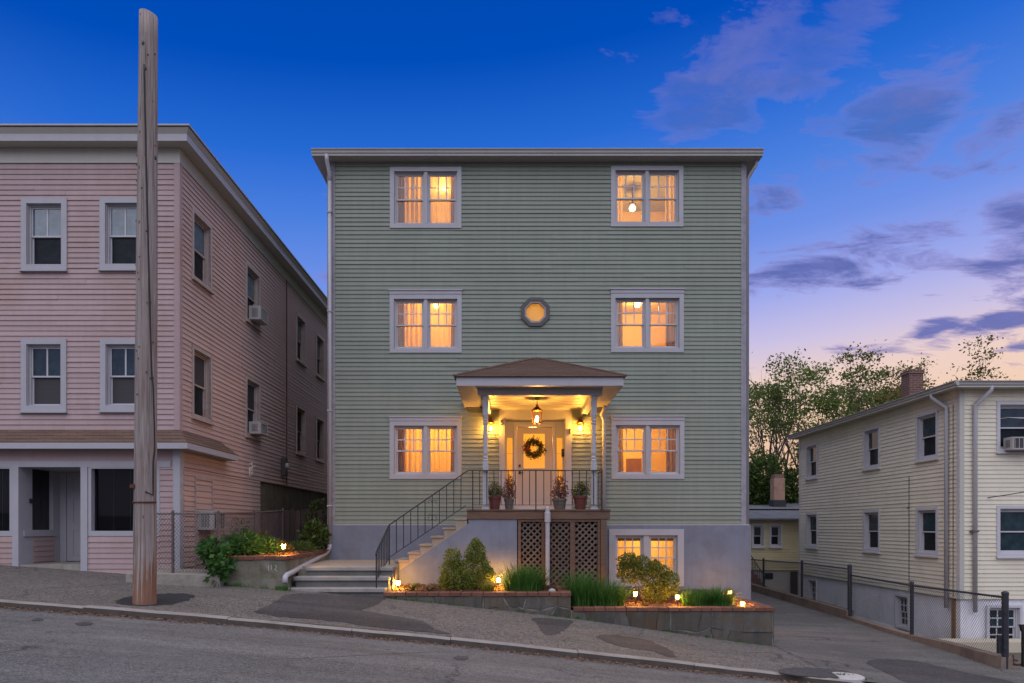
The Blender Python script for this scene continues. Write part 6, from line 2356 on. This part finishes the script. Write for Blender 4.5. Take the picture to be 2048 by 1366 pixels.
# ================================================================== YELLOW HOUSE (right)
YX = 10.62; YD = 16.1; YB = 25.0
yel = thing('yellow_house', 'pale yellow two storey house with white foundation beyond the driveway', 'house', (14, 16.1, -2.8))
WY = Wall(0, YD, 1, 0, 0, -1)
WZ = Wall(YX, 0, 0, -1, -1, 0)                     # side wall facing left; u = -depth
YF, YT = -1.70, 3.24
hf, hs_ = [], []
yk2 = YD / F
def yx(px): return (px - 1019) * yk2
def yz(py): return (1054 - py) * yk2
YTRIM = surf('white_window_trim', (0.50, 0.49, 0.51), 0.5, 0.05, 2.5)
for (z0, z1, up, lo) in ((1.70, 2.92, PANE_UP, PANE_LOW), (-0.73, 0.505, PANE_TEAL, PANE_LOW)):
    for yc in (17.35, 20.0, 23.95):
        h, o = window(WZ, yel, -(yc + 0.46), -(yc - 0.46), z0, z1, tw=0.075, up=up, low=lo, cols=1, rows=1, sill=0.035, casing=YTRIM, sash=YTRIM, frame=0.02, sw=0.028)
        hs_.append(h)
for yc in (18.45, 23.9):
    h, o = window(WZ, yel, -(yc + 0.33), -(yc - 0.33), -2.75, -1.83, tw=0.05, up=PANE_UP, low=PANE_LOW, cols=3, rows=2, sill=0.0, casing=YTRIM, sash=YTRIM, both=True, frame=0.02)
    hs_.append(h)
h, o = window(WY, yel, yx(1992), yx(2072), yz(905), yz(803), tw=0.075, up=PANE_UP, low=PANE_LOW, cols=1, rows=2, sill=0.03, casing=YTRIM, sash=YTRIM, frame=0.03); hf.append(h)
h, o = window(WY, yel, yx(1992), yx(2072), yz(1114), yz(1011), tw=0.075, up=PANE_TEAL, low=PANE_TEAL, cols=1, rows=1, sill=0.03, casing=YTRIM, sash=YTRIM, frame=0.03); hf.append(h)
h, o = window(WY, yel, yx(1972), yx(2043), yz(1297), yz(1210), tw=0.06, up=PANE_TEAL, low=PANE_LOW, cols=3, rows=2, sill=0.03, casing=YTRIM, sash=YTRIM, both=True, frame=0.025); hf.append(h)
w1 = wall_with_holes(WY, YX, 20.0, YF, YT + 0.1, hf, 0.2, 'front_wall', YELLOW, yel)
siding(WY, w1, YX + 0.09, 15.5, YF, YT, hf, PH, YELLOW, budget=140)
w2 = wall_with_holes(WZ, -YB, -YD - 0.201, YF, YT + 0.1, hs_, 0.2, 'side_wall', YELLOW, yel)
siding(WZ, w2, -YB, -YD - 0.09, YF, YT, hs_, PH, YELLOW, budget=160)
WHITEF = surf('whitewashed_foundation', (0.72, 0.72, 0.76), 0.85, 0.08, 1.5, bump=0.2, bscale=25, streak=0.12, dirt=(0.35, 0.30, 0.22), dirt_amt=0.35, dirt_scale=1.2)
WYF = Wall(0, YD + 0.04, 1, 0, 0, -1); WZF = Wall(YX + 0.04, 0, 0, -1, -1, 0)
wall_with_holes(WYF, YX + 0.04, 20.0, -3.4, YF - 0.002, [hf[2]], 0.2, 'front_foundation', WHITEF, yel)
wall_with_holes(WZF, -YB + 0.04, -YD - 0.26, -3.4, YF - 0.002, hs_[6:], 0.2, 'side_foundation', WHITEF, yel)
b = MB(); b.box(YX, 20, YB - 0.2, YB, -3.4, YT + 0.1); b.box(19.8, 20, YD + 0.25, YB - 0.2, -3.4, YT + 0.1); b.build('back_wall', YELLOW, yel)
for (W_, a, c) in ((WY, YX - 0.022, YX + 0.09), (WZ, -YD - 0.09, -YD - 0.001)):
    MB().wbox(W_, a, c, 0.0, 0.024, YF, YT).build('corner_board', YTRIM if W_ is WZ else CREAM, yel)
MB().wbox(WZ, -YB, -YB + 0.08, 0.0, 0.024, YF, YT).build('corner_board', YTRIM, yel)
e = 0.30
b = MB(); b.box(YX - e, 20.5, YD - e, YB + e, YT, YT + 0.03); b.build('soffit', CREAM, yel)
b = MB(); gutter(b, YX - e + 0.06, 20.5, YD - e + 0.055, YT + 0.031)
pf = GUT
b.add([(YX - e + 0.055 + p, YD - e - 0.05, YT + 0.031 + q) for p, q in pf] + [(YX - e + 0.055 + p, YB + e, YT + 0.031 + q) for p, q in pf],
      [(i, (i + 1) % 7, (i + 1) % 7 + 7, i + 7) for i in range(7)] + [tuple(range(7)), tuple(range(7, 14))])
b.build('gutter', GUTTERM, yel)
b = MB()
rx0, ry0 = YX - e + 0.06, YD - e + 0.06
zr = YT + 0.145
b.add([(rx0, ry0, zr), (20.5, ry0, zr), (20.5, YB + e, zr), (rx0, YB + e, zr), (rx0 + 4.8, ry0 + 4.6, zr + 0.75), (rx0 + 4.8, YB + e - 4.4, zr + 0.75)], [(0, 1, 4), (0, 4, 5, 3), (1, 2, 5, 4), (2, 3, 5)])
b.box(rx0 + 0.01, 20.4, ry0 + 0.01, YB + e - 0.01, YT + 0.031, zr - 0.002)
b.build('roof', ROOFGREY, yel)
# downspouts
b = MB()
xs2 = YX - 0.075; yd1 = 16.48
b.tube([(YX - e + 0.03, 16.75, YT + 0.03), (YX - e + 0.03, 16.74, YT - 0.07), (xs2, yd1, YT - 0.36), (xs2, yd1, YT - 0.5), (xs2, yd1, YF - 0.25)], 0.047, 8)
b.build('downspout', WHITE, yel, smooth=True)
b = MB()
xf = yx(1946)
b.tube([(yx(1966), YD - e + 0.02, YT + 0.03), (yx(1966), YD - e + 0.02, YT - 0.06), (xf, YD - 0.07, YT - 0.38), (xf, YD - 0.07, YT - 0.5), (xf, YD - 0.07, YF - 0.3)], 0.047, 8)
o = b.build('downspout', WHITE, yel, smooth=True)
MB().box(xf - 0.10, xf + 0.06, YD - 0.125, YD - 0.02, -0.12, -0.08).build('pipe_strap', FENCE_GREY, o)
# thin cables on the side wall
b = MB(); b.tube([(YX - 0.03, 18.1, YT - 1.9), (YX - 0.03, 18.1, YF)], 0.008, 4); b.tube([(YX - 0.03, 16.3, YT - 0.3), (YX - 0.03, 16.3, YF)], 0.007, 4)
b.build('wall_cable', WIREM, yel)
# rusty stain pipe box on the foundation corner
MB().box(YX + 0.005, YX + 0.035, 16.30, 16.42, -2.8, YF - 0.02).build('pipe_chase', surf('rust_stained_board', (0.22, 0.12, 0.05), 0.9, 0.3, 6, streak=0.3), yel)
# brick chimney on the roof
cxx, cyy = X(1824, 21.5), 21.5
t_ = MB(); t_.box(cxx - 0.22, cxx + 0.22, cyy - 0.22, cyy + 0.22, YT + 0.2, Z(750, 21.5)); ch = t_.build('chimney', CHIMNEY, yel)
MB().box(cxx - 0.245, cxx + 0.245, cyy - 0.245, cyy + 0.245, Z(750, 21.5) + 0.001, Z(743, 21.5)).build('chimney_cap', CHIMNEY, ch)
aircon(WY, yx(2032), yz(902), 0.62, 0.30, 0.30, 'white window air conditioner in the upper front window of the yellow house')

# cables in the air: service drops to the yellow house
def cable(a, b_, sag, label):
    pts = []
    for i in range(25):
        t = i / 24
        p = Vector(a).lerp(Vector(b_), t); p.z -= sag * 4 * t * (1 - t)
        pts.append(p)
    m = MB(); m.tube(pts, 0.010, 5)
    return tag(m.build('overhead_cable', WIREM), label, 'cable', 'service cables at the yellow house')


cable((YX - 0.03, 16.9, Z(824, 16.9)), (14.5, 13.6, Z(841, 13.6)), 0.12, 'upper thin cable running from the yellow house corner to the right')
cable((YX - 0.03, 18.2, Z(1016, 18.2)), (12.6, 12.0, Z(905, 12.0)), 0.10, 'lower thin cable rising to the right across the yellow house')

# pieces at the right edge
t = thing('bracket_post', 'black metal post with a bracket at the right edge', 'post', (X(2047, 12.6), 12.6, -2.7))
xx = X(2047, 12.6)
MB().box(xx - 0.025, xx + 0.03, 12.575, 12.63, -2.75, Z(1262, 12.6)).build('post_shaft', IRON, t)
MB().prism([(xx - 0.07, 12.58, Z(1249, 12.6)), (xx + 0.06, 12.58, Z(1249, 12.6)), (xx + 0.02, 12.58, Z(1263, 12.6)), (xx - 0.03, 12.58, Z(1263, 12.6))][::-1], (0, 0.06, 0)).build('bracket', IRON, t)
t = thing('garden_valve', 'small rusty iron valve on the ground at the right edge', 'valve', (X(2026, 12.7), 12.7, -2.6))
xx = X(2026, 12.7); zv = Z(1328, 12.7)
b = MB(); b.lathe(xx, 12.7, [(0.05, zv - 0.1), (0.045, zv + 0.02), (0.02, zv + 0.04), (0.012, zv + 0.16), (0.004, zv + 0.18)], 8)
b.build('valve_body', RUST, t)
MB().tube([(xx - 0.07, 12.7, zv + 0.07), (xx, 12.7, zv + 0.085), (xx + 0.08, 12.7, zv + 0.06)], 0.018, 6).build('handle', RUST, t)
MB().tube([(xx - 0.03, 12.66, zv + 0.01), (xx + 0.04, 12.66, zv + 0.0), (xx + 0.14, 12.66, zv + 0.0)], 0.018, 6).build('spout', RUST, t)
b = MB(); b.box(9.2, 14, YD - 0.6, YD - 0.05, -3.4, -2.62)
tag(b.build('garden_wall', surf('cream_block', (0.50, 0.44, 0.33), 0.9, 0.12, 3, bump=0.3, bscale=30)), 'low cream block wall at the foot of the yellow house front', 'garden wall')

# ================================================================== COTTAGE behind
CD = 28.0
ck = CD / F
cot = thing('yellow_cottage', 'small low yellow house with grey roof at the end of the driveway', 'house', (11, CD, -2.8))
WC_ = Wall(0, CD, 1, 0, 0, -1)
def cxp(px): return (px - 1019) * ck
def czp(py): return (1054 - py) * ck
ch_ = []
for (a, c) in ((1503, 1529), (1538, 1564)):
    h, o = window(WC_, cot, cxp(a), cxp(c), czp(1095), czp(1048), tw=0.06, up=PANE_UP if a > 1510 else BLINDS, low=PANE_LOW, cols=1, rows=1, sill=0.03, casing=YTRIM, sash=YTRIM, frame=0.025)
    ch_.append(h)
cw = wall_with_holes(WC_, 6.2, 15.0, czp(1140), czp(1036), ch_, 0.2, 'front_wall', YELLOW2, cot)
siding(WC_, cw, 8.0, 12.6, czp(1140), czp(1040), ch_, 0.105, YELLOW2, budget=100)
MB().wbox(WC_, 6.2, 15.0, -0.2, -0.03, -3.2, czp(1140) - 0.001).build('foundation', surf('pale_block_foundation', (0.40, 0.38, 0.33), 0.9, 0.12, 2.0), cot)
MB().wbox(WC_, cxp(1530), cxp(1546), -0.03, 0.0, czp(1158), czp(1146)).build('basement_vent', PANE_LOW, cot)
MB().wbox(WC_, cxp(1581), cxp(1595), -0.03, 0.01, -3.1, czp(1143)).build('cellar_door', surf('dark_door', (0.03, 0.025, 0.022), 0.8, 0.2, 4), cot)
b = MB()
z0, z1 = czp(1038), Z(1017, 31)
b.add([(6.0, CD - 0.35, z0 - 0.05), (15.2, CD - 0.35, z0 - 0.05), (15.2, CD - 0.35, z0 + 0.02), (6.0, CD - 0.35, z0 + 0.02), (6.0, 31, z0 + 0.45), (15.2, 31, z0 + 0.45), (6.0, CD + 0.1, z0 - 0.05), (15.2, CD + 0.1, z0 - 0.05)],
      [(0, 1, 2, 3), (3, 2, 5, 4), (0, 6, 7, 1)])
b.build('roof', ROOFGREY, cot)
b = MB()
b.box(6.0, 15.2, 31.0, 31.3, z0 + 0.3, Z(1018, 31))
b.add([(6.0, 30.8, Z(1018, 31)), (15.2, 30.8, Z(1018, 31)), (15.2, 34.5, Z(1006, 34.5)), (6.0, 34.5, Z(1006, 34.5))], [(0, 1, 2, 3)])
b.build('upper_roof', ROOFGREY, cot)
xx = X(1559, 32)
b = MB(); b.box(xx - 0.25, xx + 0.25, 32, 32.5, 0.6, Z(956, 32)); c1 = b.build('chimney', CHIMNEY2, cot)
MB().box(xx - 0.22, xx + 0.22, 32.03, 32.47, Z(956, 32) + 0.001, Z(948, 32)).build('chimney_pot', CHIMNEY, c1)
MB().box(xx - 0.29, xx + 0.29, 31.96, 32.54, 0.9, Z(1000, 32)).build('flashing', ROOFDARK, c1)
# side steps with a handrail
t = thing('garden_stairs', 'brick steps with thin iron handrail beside the small yellow house', 'stairs', (X(1512, 27.0), 27.0, -2.4))
for i in range(5):
    x0 = X(1500 + i * 6.5, 27.2)
    MB().box(x0, x0 + 0.14, 27.15, 28.0 - 0.02, -2.6, -2.35 + 0.15 * (5 - i) - 0.15).build('step', BRICK, t)
b = MB()
A = (X(1501, 27.2), 27.2, Z(1110, 27.2)); B_ = (X(1529, 27.2), 27.2, Z(1152, 27.2))
b.bar(A, B_, 0.03); b.bar((A[0], A[1], A[2] - 0.9), (B_[0], B_[1], B_[2] - 0.6), 0.025)
b.build('handrail', IRON, t)
for i in range(9):
    q = i / 8
    p0 = Vector(A).lerp(Vector(B_), q)
    MB().bar((p0.x, p0.y, p0.z), (p0.x, p0.y, p0.z - 0.9 + 0.3 * q), 0.02).build('baluster', IRON, t)

# ================================================================== TREES
def tree(name, label, base, height, stems, spread, leafm, clumps, per, leaf, seed, clump_r=0.5, low=0.35, lean=(0, 0), trunk_r=0.16, group='trees behind the houses', levels=3, first=0.45):
    rnd = random.Random(seed)
    t = thing(name, label, 'tree', base, group)
    b = MB()
    tips = []

    def grow(p, d, L, r, lev):
        pts = [p]; rad = [r]
        q = p
        dd = d.copy()
        segs = 5
        for s in range(segs):
            dd = (dd + Vector((rnd.uniform(-.13, .13), rnd.uniform(-.13, .13), rnd.uniform(-.02, .10)))).normalized()
            q = q + dd * (L / segs)
            pts.append(q); rad.append(r * (1 - 0.55 * (s + 1) / segs))
        b.tube(pts, rad, 6 if lev < 2 else 4, caps=False)
        if lev >= levels:
            tips.append((q, dd))
            return
        nk = rnd.choice((2, 3, 3)) if lev else 3
        for k in range(nk):
            side = Vector((rnd.gauss(0, 1), rnd.gauss(0, 1), rnd.uniform(-.2, .5))).normalized()
            nd = (dd + side * rnd.uniform(0.22, 0.52) + Vector((0, 0, 0.06))).normalized()
            grow(pts[-1] if k < 2 else pts[rnd.choice((2, 3))], nd, L * rnd.uniform(*((0.42, 0.62) if lev == 0 else (0.55, 0.78))), r * 0.45, lev + 1)

    for k in range(stems):
        a = 2 * math.pi * (k + rnd.uniform(-.25, .25)) / stems
        d = Vector((math.cos(a) * spread * rnd.uniform(0.5, 1.1) + lean[0], math.sin(a) * spread * rnd.uniform(0.5, 1.1) + lean[1], 1)).normalized()
        grow(Vector(base) + Vector((math.cos(a), math.sin(a), 0)) * trunk_r * 0.6, d, height * first * rnd.uniform(0.85, 1.1), trunk_r * (1.0 if k == 0 else rnd.uniform(0.45, 0.75)), 0)
    b.build('trunk', BARK, t, smooth=True)
    L = MB()
    rnd.shuffle(tips)
    tips = tips[:clumps]
    P_ = []
    for (q, dd) in tips:
        n = int(per * rnd.uniform(0.4, 1.4))
        o = RNG.normal(size=(n, 3)) * (clump_r * rnd.uniform(0.6, 1.2)) * np.array([1, 1, 0.55])
        P_.append(np.array(q) + o)
    P_ = np.concatenate(P_)
    leaves(L, P_, leaf, rnd, 0.1, 0.6)
    L.build('crown', leafm, t)
    return t


tree('vase_shaped_tree', 'airy vase shaped tree with many bare stems behind the small cottage', (X(1578, 37), 37, -2.8), 11.0, 9, 0.36, LEAF_TREE, 300, 58, 0.155, 5, clump_r=0.34, trunk_r=0.30, levels=4, first=0.50)
tree('broad_tree', 'broad olive green tree behind the yellow house roof', (X(1752, 40), 40, -2.8), 10.6, 7, 0.36, LEAF_TREE2, 260, 50, 0.17, 17, clump_r=0.38, trunk_r=0.26, levels=4)
tree('broad_tree', 'sparse tree with orange tinged crown behind the brick chimney', (X(1838, 43), 43, -2.8), 11.7, 8, 0.26, LEAF_TREE2, 280, 58, 0.17, 23, clump_r=0.38, trunk_r=0.24, levels=4)
tree('young_tree', 'thin bare leader of a tree above the yellow roof at the right', (X(2035, 36), 36, -2.8), 10.6, 1, 0.06, LEAF_DARK, 6, 24, 0.22, 31, clump_r=0.4, trunk_r=0.12, levels=2)
shrub('dense_tree', 'dense dark green tree mass beside the green house corner', (X(1512, 34), 34, -2.8), [
    (X(1503, 34), 34, Z(985, 34), 0.9, 1.0, 1.1), (X(1525, 34), 34, Z(960, 34), 1.0, 1.0, 1.3), (X(1545, 35), 35, Z(985, 34), 1.2, 1.0, 0.8), (X(1588, 35), 35, Z(975, 34), 0.9, 1.0, 1.0)],
    7000, 0.19, LEAF_DARK, 'trees behind the houses', 'tree', up=0.1, aspect=0.6, ntw=24)

# ------------------------------------------------------------------ weeds in the joints between walls and paving
def weeds():
    b = MB()
    rnd = random.Random(77)
    spots = []
    for i in range(46):
        x = rnd.uniform(MX0, RX_ - 0.1); spots.append((x, DB - 0.025, rnd.uniform(0.02, 0.07)))
    for i in range(14):
        x = rnd.uniform(LXA, LXB); spots.append((x, 12.80, rnd.uniform(0.03, 0.10)))
    for i in range(14):
        x = rnd.uniform(-4.35, -4.15); spots.append((x, 12.76 + rnd.uniform(-0.05, 0.08), rnd.uniform(0.04, 0.12)))
    for i in range(26):
        x = rnd.uniform(5.0, 5.5); spots.append((x, DK + rnd.uniform(0.02, 0.3), rnd.uniform(0.02, 0.06)))
    for (x, y, h) in spots:
        z = zwalk(x, y) if x < 5.0 else zdrive(x, y)
        for k in range(rnd.randrange(5, 14)):
            a = rnd.uniform(0, 6.28); l = h * rnd.uniform(0.6, 1.3); q = h * rnd.uniform(0.2, 0.9)
            w = 0.006
            x0, y0 = x + rnd.gauss(0, 0.03), y + rnd.gauss(0, 0.012)
            b.add([(x0 - w, y0, z), (x0 + w, y0, z), (x0 + q * math.cos(a), y0 + q * math.sin(a) * 0.5, z + l)], [(0, 1, 2)])
    stuff(b.build('weeds', GRASSM))


weeds()
